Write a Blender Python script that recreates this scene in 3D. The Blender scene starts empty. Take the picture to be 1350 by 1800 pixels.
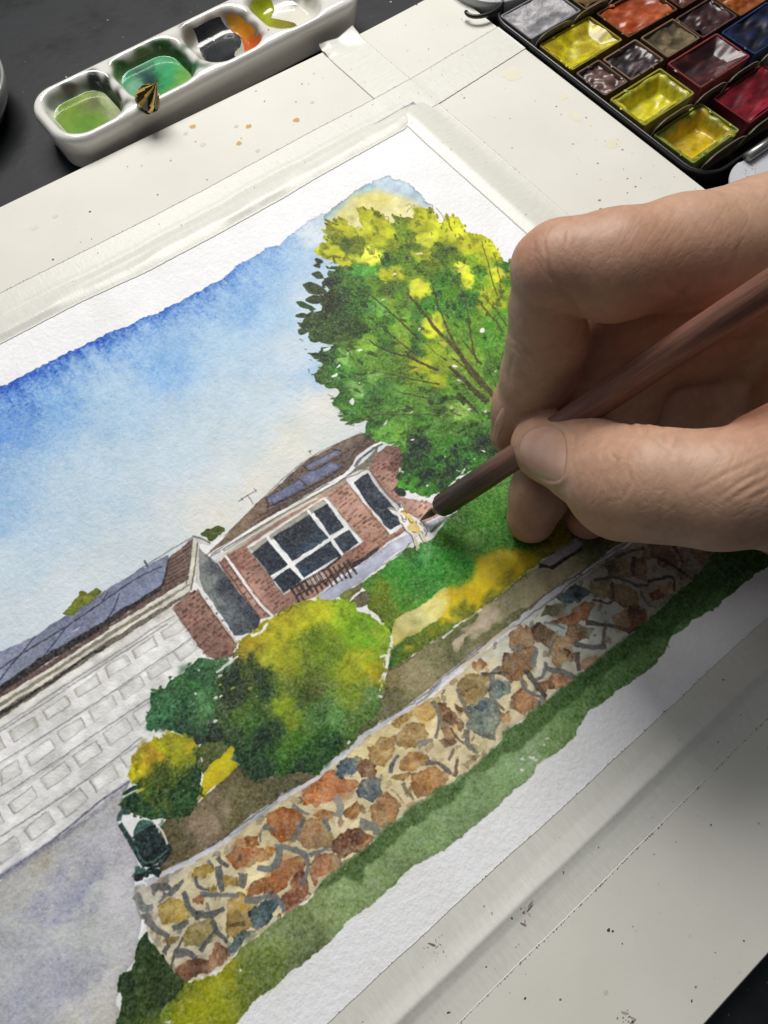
import bpy, math, random
import numpy as np
from mathutils import Matrix, Vector
MM = 0.001                                  # everything below is measured in millimetres
# ---- camera solved from the board's edges: millimetres, X/Y along the board, Z up ----
F_PX, PITCH, ROLL, YAW, CAM_H = 1250.9, math.radians(67.7145), math.radians(.5443), math.radians(39.082), 213.0
def _cam_axes():
    ca, sa = math.cos(PITCH), math.sin(PITCH)
    fw = np.array([0, ca, -sa]); rt = np.array([1., 0, 0]); up = np.array([0, sa, ca])
    r2 = math.cos(ROLL)*rt + math.sin(ROLL)*up
    u2 = -math.sin(ROLL)*rt + math.cos(ROLL)*up
    c, s = math.cos(YAW), math.sin(YAW)
    M = np.array([[c, s, 0], [-s, c, 0], [0, 0, 1]])
    return M@r2, M@u2, M@fw
CR, CU, CF = _cam_axes()
def at(x, y, z=0.0):
    """photo point (x,y) -> point of the place at height z (mm)"""
    q = (x-675)/F_PX*CR - (y-900)/F_PX*CU + CF
    return np.array([0, 0, CAM_H]) + q*((CAM_H-z)/-q[2])
def proj(p):
    d = np.asarray(p, float) - np.array([0, 0, CAM_H])
    w = d@CF
    return np.stack([675+F_PX*(d@CR)/w, 900-F_PX*(d@CU)/w], -1), w
# ------------------------------------------------------------------ camera, world, lamps, exposure
scene = bpy.context.scene
col = scene.collection
cam_d = bpy.data.cameras.new('camera'); cam = bpy.data.objects.new('camera', cam_d); col.objects.link(cam)
cam.matrix_world = Matrix(((CR[0], CU[0], -CF[0], 0), (CR[1], CU[1], -CF[1], 0), (CR[2], CU[2], -CF[2], CAM_H*MM), (0, 0, 0, 1)))
cam_d.sensor_fit = 'HORIZONTAL'; cam_d.sensor_width = 36.0; cam_d.lens = 36.0*F_PX/1350.0
cam_d.clip_start = 0.005; cam_d.clip_end = 20.0
scene.camera = cam
world = bpy.data.worlds.new('World'); scene.world = world; world.use_nodes = True
world.node_tree.nodes['Background'].inputs[0].default_value = (0.80, 0.86, 1.0, 1)
world.node_tree.nodes['Background'].inputs[1].default_value = 0.06
SC = np.array([90.0, 70.0, 0.0])            # middle of the sheet
HR = np.array([CR[0], CR[1], 0]); HR /= np.linalg.norm(HR)       # towards the right of the picture
HB = np.array([CF[0], CF[1], 0]); HB /= np.linalg.norm(HB)       # away from the viewer
def area_lamp(name, right, back, up, sx, sy, power, colour, aim=(0, 0, 0)):
    d = bpy.data.lights.new(name, 'AREA'); d.shape = 'RECTANGLE'; d.size = sx*MM; d.size_y = sy*MM
    d.energy = power; d.color = colour
    o = bpy.data.objects.new(name, d); col.objects.link(o)
    p = SC+HR*right+HB*back+np.array([0, 0, up]); t = SC+np.array(aim, float)
    o.location = Vector(p*MM); o.rotation_euler = Vector((t-p)*MM).to_track_quat('-Z', 'Y').to_euler()
    return o
area_lamp('desk_lamp', -170, 600, 740, 620, 400, 10.4, (1.0, 0.975, 0.94))
area_lamp('overhead_fill', -350, 150, 1500, 1200, 900, 3.6, (0.95, 0.97, 1.0))  # wide soft fill added overhead to lift the shadows, no known fixture
vs = scene.view_settings
vs.view_transform = 'Standard'; vs.look = 'None'; vs.gamma = 1.0; vs.use_curve_mapping = False; vs.exposure = 0.0
scene.render.engine = 'CYCLES'
scene.cycles.max_bounces = 8; scene.cycles.use_denoising = True
scene.render.film_transparent = False
# ------------------------------------------------------------------ helpers
def lin(c):
    c = np.asarray(c, float)/255.0
    return tuple(np.where(c <= .04045, c/12.92, ((c+.055)/1.055)**2.4))
def tag(o, label=None, cat=None, group=None, kind=None):
    if label: o['label'] = label
    if cat: o['category'] = cat
    if group: o['group'] = group
    if kind: o['kind'] = kind
    return o
def empty(name, loc):
    o = bpy.data.objects.new(name, None); col.objects.link(o)
    o.location = Vector(np.asarray(loc, float)*MM); o.empty_display_size = .01
    o['_b'] = [float(x) for x in loc]
    return o
def mesh(name, V, F, mat, parent=None, base=None, smooth=True, cols=None, uv=None, mats=None, fm=None, flat=None):
    """verts in mm, world; the object's origin goes to base (or the parent's base)"""
    V = np.asarray(V, float)
    pb = np.array(parent['_b']) if parent is not None else np.zeros(3)
    b = np.array(base, float) if base is not None else (pb if parent is not None else np.array([V[:, 0].mean(), V[:, 1].mean(), V[:, 2].min()]))
    me = bpy.data.meshes.new(name)
    W = (V-b)*MM
    if isinstance(F, np.ndarray):
        me.vertices.add(len(W)); me.vertices.foreach_set('co', W.astype(np.float32).ravel())
        n = len(F); k = F.shape[1]
        me.loops.add(n*k); me.loops.foreach_set('vertex_index', F.astype(np.int32).ravel())
        me.polygons.add(n); me.polygons.foreach_set('loop_start', np.arange(0, n*k, k, dtype=np.int32)); me.polygons.foreach_set('loop_total', np.full(n, k, np.int32))
        me.update(calc_edges=True)
    else:
        me.from_pydata([tuple(x) for x in W], [], [tuple(int(i) for i in f) for f in F])
    me.validate()
    if cols is not None:
        ca = me.color_attributes.new('Col', 'FLOAT_COLOR', 'POINT')
        c4 = np.ones((len(V), 4), np.float32); c4[:, :3] = cols
        ca.data.foreach_set('color', c4.ravel())
    if uv is not None:
        ul = me.uv_layers.new(name='UVMap')
        li = np.zeros(len(me.loops), np.int32); me.loops.foreach_get('vertex_index', li)
        ul.data.foreach_set('uv', np.asarray(uv, np.float32)[li].ravel())
    if smooth: me.polygons.foreach_set('use_smooth', np.ones(len(me.polygons), bool))
    if flat is not None: me.polygons.foreach_set('use_smooth', ~np.asarray(flat))
    for m in (mats or [mat]): me.materials.append(m)
    if fm is not None: me.polygons.foreach_set('material_index', np.asarray(fm, np.int32))
    o = bpy.data.objects.new(name, me); col.objects.link(o)
    o['_b'] = [float(x) for x in b]
    if parent is not None:
        o.parent = parent; o.location = Vector((b-pb)*MM)
    else: o.location = Vector(b*MM)
    return o
def grid_faces(nu, nv, closed_u=False):
    i, j = np.meshgrid(np.arange(nu if closed_u else nu-1), np.arange(nv-1), indexing='ij')
    a = i*nv+j; b = ((i+1) % nu)*nv+j
    return np.stack([a, b, b+1, a+1], -1).reshape(-1, 4)
def frame_of(d):
    d = np.asarray(d, float); d /= np.linalg.norm(d)
    a = np.array([0, 0, 1.]) if abs(d[2]) < .9 else np.array([1., 0, 0])
    x = np.cross(a, d); x /= np.linalg.norm(x)
    return x, np.cross(d, x), d
def tube(pts, rad, n=12, cap=True):
    """round tube through pts with radii; returns V, F"""
    pts = np.asarray(pts, float); m = len(pts)
    rad = np.broadcast_to(np.asarray(rad, float), (m,))
    V = []; F = []; x = None
    for i in range(m):
        d = pts[min(i+1, m-1)]-pts[max(i-1, 0)]; d /= np.linalg.norm(d)+1e-12
        if x is None: x, y, _ = frame_of(d)
        else:
            x = x-d*(x@d); x /= np.linalg.norm(x); y = np.cross(d, x)
        for k in range(n):
            a = 2*math.pi*k/n; V.append(pts[i]+rad[i]*(x*math.cos(a)+y*math.sin(a)))
    for i in range(m-1):
        for k in range(n): F.append((i*n+k, i*n+(k+1) % n, (i+1)*n+(k+1) % n, (i+1)*n+k))
    if cap:
        F.append(tuple(range(n))[::-1]); F.append(tuple((m-1)*n+k for k in range(n)))
    return np.array(V), F
def box_vf(x0, x1, y0, y1, z0, z1, b=0.0):
    """box with chamfered top and side edges"""
    if b <= 0:
        V = [(x, y, z) for z in (z0, z1) for x, y in ((x0, y0), (x1, y0), (x1, y1), (x0, y1))]
        return np.array(V, float), [(3, 2, 1, 0), (4, 5, 6, 7), (0, 1, 5, 4), (1, 2, 6, 5), (2, 3, 7, 6), (3, 0, 4, 7)]
    def ring(i, z): return [(x0+i+b, y0+i, z), (x1-i-b, y0+i, z), (x1-i, y0+i+b, z), (x1-i, y1-i-b, z), (x1-i-b, y1-i, z), (x0+i+b, y1-i, z), (x0+i, y1-i-b, z), (x0+i, y0+i+b, z)]
    V = ring(0, z0)+ring(0, z1-b)+ring(b*.7, z1)
    F = [tuple(range(8))[::-1], tuple(range(16, 24))]
    for r in (0, 8):
        for k in range(8): F.append((r+k, r+(k+1) % 8, r+8+(k+1) % 8, r+8+k))
    return np.array(V, float), F
def merge(*vf):
    V = []; F = []; o = 0
    for v, f in vf:
        V.append(np.asarray(v, float)); F += [tuple(i+o for i in q) for q in f]; o += len(v)
    return np.vstack(V), F
def mat(name, color, rough=.5, spec=.5, metal=0.0, coat=0.0, coat_rough=.05, var=0.0, vscale=60., bump=0.0, bscale=400., bdetail=4., attr=False, col2=None, stretch=None, sss=0.0, rough_var=0.0, bdist=.0003):
    """procedural Principled material; scales are per metre in object space"""
    m = bpy.data.materials.new(name); m.use_nodes = True
    nt = m.node_tree; N = nt.nodes; L = nt.links; p = N['Principled BSDF']
    p.inputs['Roughness'].default_value = rough; p.inputs['Specular IOR Level'].default_value = spec; p.inputs['Metallic'].default_value = metal
    p.inputs['Coat Weight'].default_value = coat; p.inputs['Coat Roughness'].default_value = coat_rough
    tc = N.new('ShaderNodeTexCoord'); mp = N.new('ShaderNodeMapping'); L.new(tc.outputs['Object'], mp.inputs['Vector'])
    if stretch: mp.inputs['Scale'].default_value = stretch
    src = None
    if attr:
        a = N.new('ShaderNodeVertexColor'); a.layer_name = 'Col'; src = a.outputs['Color']
    else: p.inputs['Base Color'].default_value = tuple(color)+(1,)
    if var > 0:
        nz = N.new('ShaderNodeTexNoise'); nz.inputs['Scale'].default_value = vscale; nz.inputs['Detail'].default_value = 6; nz.inputs['Roughness'].default_value = .62
        L.new(mp.outputs[0], nz.inputs['Vector'])
        rp = N.new('ShaderNodeMapRange'); rp.inputs[1].default_value = .3; rp.inputs[2].default_value = .7
        L.new(nz.outputs['Fac'], rp.inputs[0])
        mx = N.new('ShaderNodeMix'); mx.data_type = 'RGBA'
        L.new(rp.outputs[0], mx.inputs['Factor'])
        if src is not None:
            mu = N.new('ShaderNodeMix'); mu.data_type = 'RGBA'; mu.blend_type = 'MULTIPLY'; mu.inputs['Factor'].default_value = 1.0
            g0, g1 = 1-var, 1+var*.5
            mx.inputs['A'].default_value = (g0, g0, g0, 1); mx.inputs['B'].default_value = (g1, g1, g1, 1)
            L.new(src, mu.inputs['A']); L.new(mx.outputs['Result'], mu.inputs['B']); src = mu.outputs['Result']
        else:
            c2 = col2 if col2 is not None else tuple(np.clip(np.array(color)*(1-var), 0, 1))
            mx.inputs['A'].default_value = tuple(color)+(1,); mx.inputs['B'].default_value = tuple(c2)+(1,)
            src = mx.outputs['Result']
        if rough_var > 0:
            rr = N.new('ShaderNodeMapRange'); rr.inputs[3].default_value = rough-rough_var; rr.inputs[4].default_value = rough+rough_var
            L.new(rp.outputs[0], rr.inputs[0]); L.new(rr.outputs[0], p.inputs['Roughness'])
    if src is not None: L.new(src, p.inputs['Base Color'])
    if bump > 0:
        nb = N.new('ShaderNodeTexNoise'); nb.inputs['Scale'].default_value = bscale; nb.inputs['Detail'].default_value = bdetail; nb.inputs['Roughness'].default_value = .6
        L.new(mp.outputs[0], nb.inputs['Vector'])
        bp = N.new('ShaderNodeBump'); bp.inputs['Strength'].default_value = bump; bp.inputs['Distance'].default_value = bdist
        L.new(nb.outputs['Fac'], bp.inputs['Height']); L.new(bp.outputs['Normal'], p.inputs['Normal'])
    if sss > 0:
        p.inputs['Subsurface Weight'].default_value = sss; p.inputs['Subsurface Radius'].default_value = (1.0, .36, .18); p.inputs['Subsurface Scale'].default_value = .0032
    return m
def surface_nets(f, org, h):
    """zero surface of the sampled field f -> vertices, quads"""
    s = f < 0
    nx, ny, nz = f.shape
    c = [(0, 0, 0), (1, 0, 0), (0, 1, 0), (1, 1, 0), (0, 0, 1), (1, 0, 1), (0, 1, 1), (1, 1, 1)]
    sub = lambda a, o: a[o[0]:nx-1+o[0], o[1]:ny-1+o[1], o[2]:nz-1+o[2]]
    cnt = sum(sub(s, o).astype(np.int8) for o in c)
    act = (cnt > 0) & (cnt < 8)
    idx = np.argwhere(act)
    vid = np.full(act.shape, -1, np.int64); vid[act] = np.arange(len(idx))
    vals = np.stack([f[idx[:, 0]+o[0], idx[:, 1]+o[1], idx[:, 2]+o[2]] for o in c], 1)
    ca = np.array(c, np.float32)
    P = np.zeros((len(idx), 3), np.float32); n = np.zeros(len(idx), np.float32)
    for a, b in ((0, 1), (2, 3), (4, 5), (6, 7), (0, 2), (1, 3), (4, 6), (5, 7), (0, 4), (1, 5), (2, 6), (3, 7)):
        va, vb = vals[:, a], vals[:, b]; x = (va < 0) != (vb < 0)
        t = np.where(x, va/(va-vb+1e-20), 0)
        P += np.where(x[:, None], ca[a]+(ca[b]-ca[a])*t[:, None], 0); n += x
    V = np.asarray(org)+(idx+P/n[:, None])*h
    F = []
    for ax in range(3):
        o1 = [0, 0, 0]; o1[ax] = 1
        A = s[:nx-o1[0], :ny-o1[1], :nz-o1[2]]; B = s[o1[0]:, o1[1]:, o1[2]:]
        e = np.argwhere(A != B)
        u, v = [(1, 2), (2, 0), (0, 1)][ax]
        ok = (e[:, u] > 0) & (e[:, v] > 0) & (e[:, u] < f.shape[u]-1) & (e[:, v] < f.shape[v]-1)
        e = e[ok]
        du = np.zeros(3, int); du[u] = 1; dv = np.zeros(3, int); dv[v] = 1
        q = [vid[tuple((e-x).T)] for x in (du+dv, dv, 0*du, du)]
        Q = np.stack(q, 1); fl = A[tuple(e.T)]
        Q[~fl] = Q[~fl][:, ::-1]
        F.append(Q)
    return V, np.vstack(F)
def smin(a, b, k):
    h = np.clip(k-np.abs(a-b), 0, None)/k
    return np.minimum(a, b)-h*h*k*.25
def smax(a, b, k): return -smin(-a, -b, k)
def round_cone(P, a, b, r1, r2):
    """distance to a capsule with two radii"""
    ba = b-a; l2 = ba@ba; rr = r1-r2; a2 = l2-rr*rr; il2 = 1/l2
    pa = P-a; y = pa@ba; z = y-l2
    xx = pa*l2-y[..., None]*ba; x2 = (xx*xx).sum(-1)
    y2 = y*y*l2; z2 = z*z*l2
    k = np.sign(rr)*rr*rr*x2
    d = (np.sqrt(np.clip(x2*a2*il2, 0, None))+y*rr)*il2-r1
    d = np.where(np.sign(z)*a2*z2 > k, np.sqrt(np.clip(x2+z2, 0, None))*il2-r2, d)
    return np.where(np.sign(y)*a2*y2 < k, np.sqrt(np.clip(x2+y2, 0, None))*il2-r1, d)
# ------------------------------------------------------------------ watercolour engine
KP = 5.0                                   # texels per mm
PU0, PU1, PV0, PV1 = -141.0, 181.0, -42.0, 206.0
PW, PH = int((PU1-PU0)*KP), int((PV1-PV0)*KP)
_q0 = np.array([0, 0, CAM_H])
def pts_tex(pts, org=(0, 0), sc=1.0):
    P = np.asarray(pts, float).reshape(-1, 2)
    x = org[0] + P[:, 0]/sc; y = org[1] + P[:, 1]/sc
    q = ((x-675)/F_PX)[:, None]*CR - ((y-900)/F_PX)[:, None]*CU + CF
    w = _q0 + q*((CAM_H-0.5)/-q[:, 2])[:, None]
    return np.stack([(w[:, 0]-PU0)*KP, (PV1-w[:, 1])*KP], -1)
class Crop:
    def __init__(s, x, y, sc): s.o = (x, y); s.s = sc
    def __call__(s, *p): return pts_tex(p, s.o, s.s)
cA = Crop(340, 740, 2.935); cB = Crop(0, 900, 2.7); cC = Crop(180, 1000, 2.5); cD = Crop(600, 880, 3.0)
cE = Crop(900, 880, 3.0); cF = Crop(180, 1350, 2.7); cG = Crop(560, 1150, 2.7); cI = Crop(0, 1250, 2.7)
cJ = Crop(0, 1090, 3.83); cT = Crop(480, 300, 2.8125); cS = Crop(0, 330, 2.7); cP = Crop(0, 0, 1.0)
cK = Crop(640, 820, 5.192)

def fnoise(h, w, sx, sy, seed, octaves=3, pers=.5):
    """smooth noise, mean 0, std about 1; sx, sy feature size in texels"""
    rng = np.random.default_rng(seed)
    out = np.zeros((h, w), np.float32); amp = 1.0; tot = 0
    for o in range(octaves):
        gx, gy = max(2, int(w/sx)+3), max(2, int(h/sy)+3)
        g = rng.standard_normal((gy, gx)).astype(np.float32)
        xs = np.linspace(0, gx-1.001, w); ys = np.linspace(0, gy-1.001, h)
        x0 = xs.astype(int); y0 = ys.astype(int); fx = (xs-x0).astype(np.float32); fy = (ys-y0).astype(np.float32)
        fx = fx*fx*(3-2*fx); fy = fy*fy*(3-2*fy)
        r = g[:, x0]*(1-fx) + g[:, np.minimum(x0+1, gx-1)]*fx
        out += amp*(r[y0]*(1-fy)[:, None] + r[np.minimum(y0+1, gy-1)]*fy[:, None])
        tot += amp*amp; amp *= pers; sx = max(1.2, sx/2); sy = max(1.2, sy/2)
    return out/float(out.std())
def blur(a, s):
    if s <= 0: return a
    r = max(1, int(round(s*1.0)))
    for ax in (0, 1):
        for _ in range(3):
            pad = [(0, 0)]*a.ndim; pad[ax] = (r+1, r)
            c = np.cumsum(np.pad(a, pad, mode='edge'), axis=ax, dtype=np.float64)
            n = a.shape[ax]
            hi = np.take(c, range(2*r+1, 2*r+1+n), axis=ax); lo = np.take(c, range(0, n), axis=ax)
            a = ((hi-lo)/(2*r+1)).astype(np.float32)
    return a
N1 = fnoise(PH, PW, 4, 4, 1, 2); N2 = fnoise(PH, PW, 12, 12, 2, 3); N3 = fnoise(PH, PW, 45, 45, 3, 4)
N1b = fnoise(PH, PW, 5, 5, 11, 2); N2b = fnoise(PH, PW, 14, 14, 12, 3); N3b = fnoise(PH, PW, 50, 50, 13, 4)
GR = fnoise(PH, PW, 2.6, 2.6, 21, 2)       # granulation in the paper tooth
_pad = {id(a): np.pad(a, ((0, 420), (0, 420)), mode='wrap') for a in (N1, N2, N3, N1b, N2b, N3b)}
def sh(a, r, ax, sl):
    y, x = sl; b = _pad[id(a)]
    return b[y.start:y.stop, x.start+r:x.stop+r] if ax else b[y.start+r:y.stop+r, x]
CV = np.ones((PH, PW, 3), np.float32)*np.array([.930, .932, .935], np.float32)
def rgb(c): return np.array(c, np.float32)/255.0
def spline(p, n=6, closed=True):
    p = np.asarray(p, float); m = len(p)
    if m < 3: return p
    out = []
    for i in range(m if closed else m-1):
        if closed: a, b, c, d = p[(i-1) % m], p[i], p[(i+1) % m], p[(i+2) % m]
        else: a, b, c, d = p[max(i-1, 0)], p[i], p[i+1], p[min(i+2, m-1)]
        for t in np.linspace(0, 1, n, endpoint=False):
            out.append(.5*((2*b)+(-a+c)*t+(2*a-5*b+4*c-d)*t*t+(-a+3*b-3*c+d)*t**3))
    if not closed: out.append(p[-1])
    return np.array(out)
def win(p, pad):
    x0 = max(0, int(p[:, 0].min()-pad)); x1 = min(PW, int(p[:, 0].max()+pad)+1)
    y0 = max(0, int(p[:, 1].min()-pad)); y1 = min(PH, int(p[:, 1].max()+pad)+1)
    return x0, x1, y0, y1
def polymask(p, w, rough=0.0, jitter=0.0, sd=0):
    """antialiased polygon mask on window w; rough: edge wobble in texels"""
    x0, x1, y0, y1 = w
    if x1 <= x0+1 or y1 <= y0+1: return np.zeros((max(0, y1-y0), max(0, x1-x0)), np.float32)
    H_, W_ = y1-y0, x1-x0
    S = 2
    m = np.zeros((H_*S, W_*S+1), np.int32)
    q = (p-[x0, y0])*S
    ys = np.arange(H_*S)+.5
    a = q; b = np.roll(q, -1, 0)
    for (ax, ay), (bx, by) in zip(a, b):
        if ay == by: continue
        lo, hi = (ay, by) if ay < by else (by, ay)
        i0 = max(0, int(math.ceil(lo-.5))); i1 = min(H_*S, int(math.ceil(hi-.5)))
        if i1 <= i0: continue
        yy = ys[i0:i1]; xx = ax+(yy-ay)*(bx-ax)/(by-ay)
        xi = np.clip(np.ceil(xx-.5).astype(int), 0, W_*S)
        np.add.at(m, (np.arange(i0, i1), xi), 1)
    f = (np.cumsum(m, 1)[:, :W_*S] & 1).astype(np.float32)
    f = f.reshape(H_, S, W_, S).mean((1, 3))
    if rough > 0:
        yy, xx = np.mgrid[0:H_, 0:W_]
        sl = (slice(y0, y1), slice(x0, x1))
        r = sd*37 % 200
        A = sh(N3, r, 1, sl)*.5+sh(N2, r, 1, sl)*.5+sh(N1, r, 1, sl)*.16; B = sh(N3b, r, 0, sl)*.5+sh(N2b, r, 0, sl)*.5+sh(N1b, r, 0, sl)*.16
        Y = np.clip(yy+A*rough, 0, H_-1.001); X = np.clip(xx+B*rough, 0, W_-1.001)
        i = Y.astype(int); j = X.astype(int); fy = (Y-i).astype(np.float32); fx = (X-j).astype(np.float32)
        f = (f[i, j]*(1-fx)+f[i, j+1]*fx)*(1-fy)+(f[i+1, j]*(1-fx)+f[i+1, j+1]*fx)*fy
        if rough > 1.5: f = np.clip((f-.5)*1.6+.5, 0, 1)
    return f
_sd = [0]
def field(w, ctrl, warp, power=3.4):
    """colour field interpolated between control points [(texel xy), rgb]"""
    x0, x1, y0, y1 = w
    sl = (slice(y0, y1), slice(x0, x1))
    yy, xx = np.mgrid[y0:y1, x0:x1].astype(np.float32)
    r = (_sd[0]*53) % 300
    X = xx+sh(N2, r, 0, sl)*warp*.4+sh(N3, r, 0, sl)*warp; Y = yy+sh(N2b, r, 1, sl)*warp*.45+sh(N3b, r, 1, sl)*warp
    num = np.zeros(xx.shape+(3,), np.float32); den = np.zeros(xx.shape, np.float32)
    for (cx, cy), col in ctrl:
        wt = 1.0/(((X-cx)**2+(Y-cy)**2)+8.0)**(power/2)
        den += wt; num += wt[..., None]*col
    return num/den[..., None]
def lay(p, col, a=1.0, rough=2.0, soft=0.0, edge=.10, gran=.05, var=.05, smooth=True, warp=14, bloom=0.0, dry=0.0, n=6, pw=3.4):
    """one wash: p polygon in texels, col an rgb triple or a list of (texel, rgb) controls"""
    global CV
    _sd[0] += 1
    if smooth: p = spline(p, n)
    w = win(p, 8+soft*3+rough*3)
    x0, x1, y0, y1 = w
    if x1 <= x0+2 or y1 <= y0+2: return
    sl = (slice(y0, y1), slice(x0, x1))
    m = polymask(p, w, rough, sd=_sd[0])
    if soft > 0: m = blur(m, soft)
    if dry > 0: m = m*np.clip(1-dry*np.clip(N1[sl]+.3, 0, 1.3), 0, 1)
    C = field(w, col, warp, pw) if isinstance(col, list) else np.broadcast_to(rgb(col), m.shape+(3,)).copy()
    r = (_sd[0]*91) % 400
    t = 1.0+var*sh(N3, r, 1, sl)+.6*var*sh(N2, r, 0, sl)
    if edge > 0 and soft <= 1:
        ring = np.clip(m-blur(m, 3.0), 0, 1)*2.0
        t = t-edge*ring
    dens = (1-C)
    C = np.clip(1-dens*(1+gran*.55*GR[sl])[..., None], 0, 1)*t[..., None]
    aa = np.clip(m*a*(1+bloom*sh(N2b, r, 1, sl)), 0, 1)[..., None]
    CV[sl] = CV[sl]*(1-aa)+np.clip(C, 0, 1)*aa
def stroke(p, wd, col, a=1.0, taper=(1., 1.), rough=.6, smooth=True, dry=0.0):
    """brush or pen line: p texels, wd width in texels"""
    p = spline(p, 6, False) if smooth and len(p) > 2 else np.asarray(p, float)
    d = np.gradient(p, axis=0); nn = np.stack([-d[:, 1], d[:, 0]], -1); nn /= np.linalg.norm(nn, axis=1, keepdims=True)+1e-9
    t = np.linspace(0, 1, len(p)); ww = wd/2*(taper[0]*(1-t)+taper[1]*t)
    q = np.vstack([p+nn*ww[:, None], (p-nn*ww[:, None])[::-1]])
    if dry > 0:
        lay(q, col, a, rough, 0, 0, .03, .03, False, dry=dry)
    else: lay(q, col, a, rough, 0, 0, .03, .04, False)
def ctl(crop, *items): return [(crop((x, y))[0], rgb(c)) for x, y, c in items]
def blob(c, rx, ry, ang, rng, n=9, jit=.25):
    th = np.linspace(0, 2*np.pi, n, endpoint=False)+rng.uniform(0, 1)
    r = 1+rng.uniform(-jit, jit, n)
    x = np.cos(th)*rx*r; y = np.sin(th)*ry*r
    return np.stack([c[0]+x*np.cos(ang)-y*np.sin(ang), c[1]+x*np.sin(ang)+y*np.cos(ang)], -1)
def inpoly(p, poly):
    x, y = p; c = False; n = len(poly)
    for i in range(n):
        (ax, ay), (bx, by) = poly[i], poly[(i+1) % n]
        if (ay > y) != (by > y) and x < (bx-ax)*(y-ay)/(by-ay)+ax: c = not c
    return c
def paint_sky():
    global CV
    e = np.vstack([cP((-420, 880), (-250, 790), (-120, 735)), cS((0, 945), (60, 915), (120, 885), (150, 872), (185, 850), (260, 812), (330, 775), (440, 730), (540, 680), (620, 648), (710, 605), (850, 545), (920, 498), (1030, 445), (1080, 410), (1160, 350), (1270, 285), (1330, 275), (1350, 255)),
                   cT((60, 345), (110, 310), (170, 250), (240, 218), (270, 205), (330, 175), (450, 120), (560, 110), (680, 130), (760, 190))])
    xs = np.arange(PW); ev = np.interp(xs, e[:, 0], e[:, 1]).astype(np.float32)
    ev = ev+np.interp(xs/4.0, np.arange(PW), np.random.default_rng(5).standard_normal(PW))*1.0+np.interp(xs/22.0, np.arange(PW), np.random.default_rng(6).standard_normal(PW))*2.2
    yy = np.arange(PH, dtype=np.float32)[:, None]
    d = (yy-ev[None, :])
    xr = cT((700, 300))[0][0]
    m = np.clip(d+.5, 0, 1)*np.clip((xr-xs[None, :])/120., 0, 1)
    yb = cB((0, 700), (165, 600), (480, 395), (780, 220), (920, 120), (990, 150), (1350, -90)); yb2 = cT((600, 1400), (900, 1300))
    base = np.vstack([cP((-420, 1300),), yb, yb2]); bv = np.interp(xs, base[:, 0], base[:, 1])
    m = m*np.clip((bv[None, :]+6-yy)/6, 0, 1)
    C = field((0, PW, 0, PH), ctl(cP, (-300, 900, (120, 165, 218)), (-200, 1000, (150, 190, 222)), (0, 760, (112, 160, 220)), (0, 880, (158, 192, 224)), (0, 1000, (202, 219, 229)), (100, 720, (135, 178, 222)), (200, 700, (176, 205, 228)), (150, 850, (190, 212, 227)),
        (300, 640, (142, 184, 226)), (420, 530, (138, 180, 222)), (400, 600, (178, 207, 229)), (300, 800, (198, 216, 228)), (480, 470, (150, 188, 226)), (520, 440, (172, 200, 224)), (480, 560, (172, 203, 229)), (520, 620, (203, 217, 227)), (450, 720, (202, 219, 230)),
        (400, 850, (216, 224, 226)), (300, 950, (214, 222, 225)), (150, 1040, (213, 223, 227)), (50, 1080, (211, 222, 228)), (565, 720, (229, 229, 222)), (560, 400, (216, 224, 226)), (545, 660, (178, 206, 230)), (510, 790, (228, 227, 215)), (380, 910, (228, 227, 218)), (450, 860, (229, 227, 217)), (540, 540, (205, 219, 228)), (-300, 1200, (195, 210, 220))), 9, 2.4)
    SN = fnoise(PH, PW, 4, 26, 31, 3, .7)*.8+.5*N1; SN2 = fnoise(PH, PW, 20, 50, 32, 3)
    amp = np.interp(xs, [cP((-300, 900))[0][0], cP((0, 690))[0][0], cP((250, 590))[0][0], cP((430, 500))[0][0], cP((520, 420))[0][0], cP((600, 360))[0][0]], [1.0, 1.05, .95, .62, .25, .12])
    wl = np.interp(xs, [cP((0, 690))[0][0], cP((300, 580))[0][0], cP((480, 450))[0][0]], [30, 19, 17])
    b = np.exp(-np.clip(d, 0, None)/(wl[None, :]*np.clip(1+.15*SN+.34*SN2+.12*N2, .4, 2.2)))*amp[None, :]
    b = np.clip(b*(1+.10*SN+.10*N1), 0, 1)
    b = np.maximum(b, .5*amp[None, :]*np.exp(-np.clip(d, 0, None)/3.0))
    deep = rgb((44, 98, 188)); C = C*(1-b[..., None])+deep*b[..., None]
    sp = np.clip(np.exp(-np.clip(d, 0, None)/50.)*.13, 0, 1)*amp[None, :]
    C = C*(1-sp[..., None]*np.array([1.0, .55, .1], np.float32))
    C = np.clip(1-(1-C)*(1+.045*GR+.03*N2)[..., None], 0, 1)
    CV = CV*(1-m[..., None])+C*m[..., None]
    # yellow bloom over the crown, blue-grey back-run round it
    lay(cT((255, 230), (360, 135), (440, 78), (560, 40), (620, 45), (690, 82), (745, 135), (775, 185), (740, 230), (600, 260), (400, 280)), ctl(cT, (300, 210, (165, 195, 205)), (450, 90, (150, 180, 195)), (560, 60, (188, 208, 220)), (680, 100, (185, 208, 222)), (740, 180, (190, 208, 215)), (500, 200, (225, 220, 180))), .95, 3, edge=.22)
    lay(cT((262, 250), (330, 180), (400, 130), (480, 105), (570, 115), (680, 150), (760, 200), (830, 290), (700, 330), (300, 310)), ctl(cT, (300, 260, (218, 214, 165)), (400, 170, (218, 208, 130)), (500, 150, (222, 210, 120)), (600, 160, (226, 218, 150)), (700, 200, (228, 222, 170)), (500, 250, (228, 222, 160))), .92, 3, soft=5)

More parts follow.
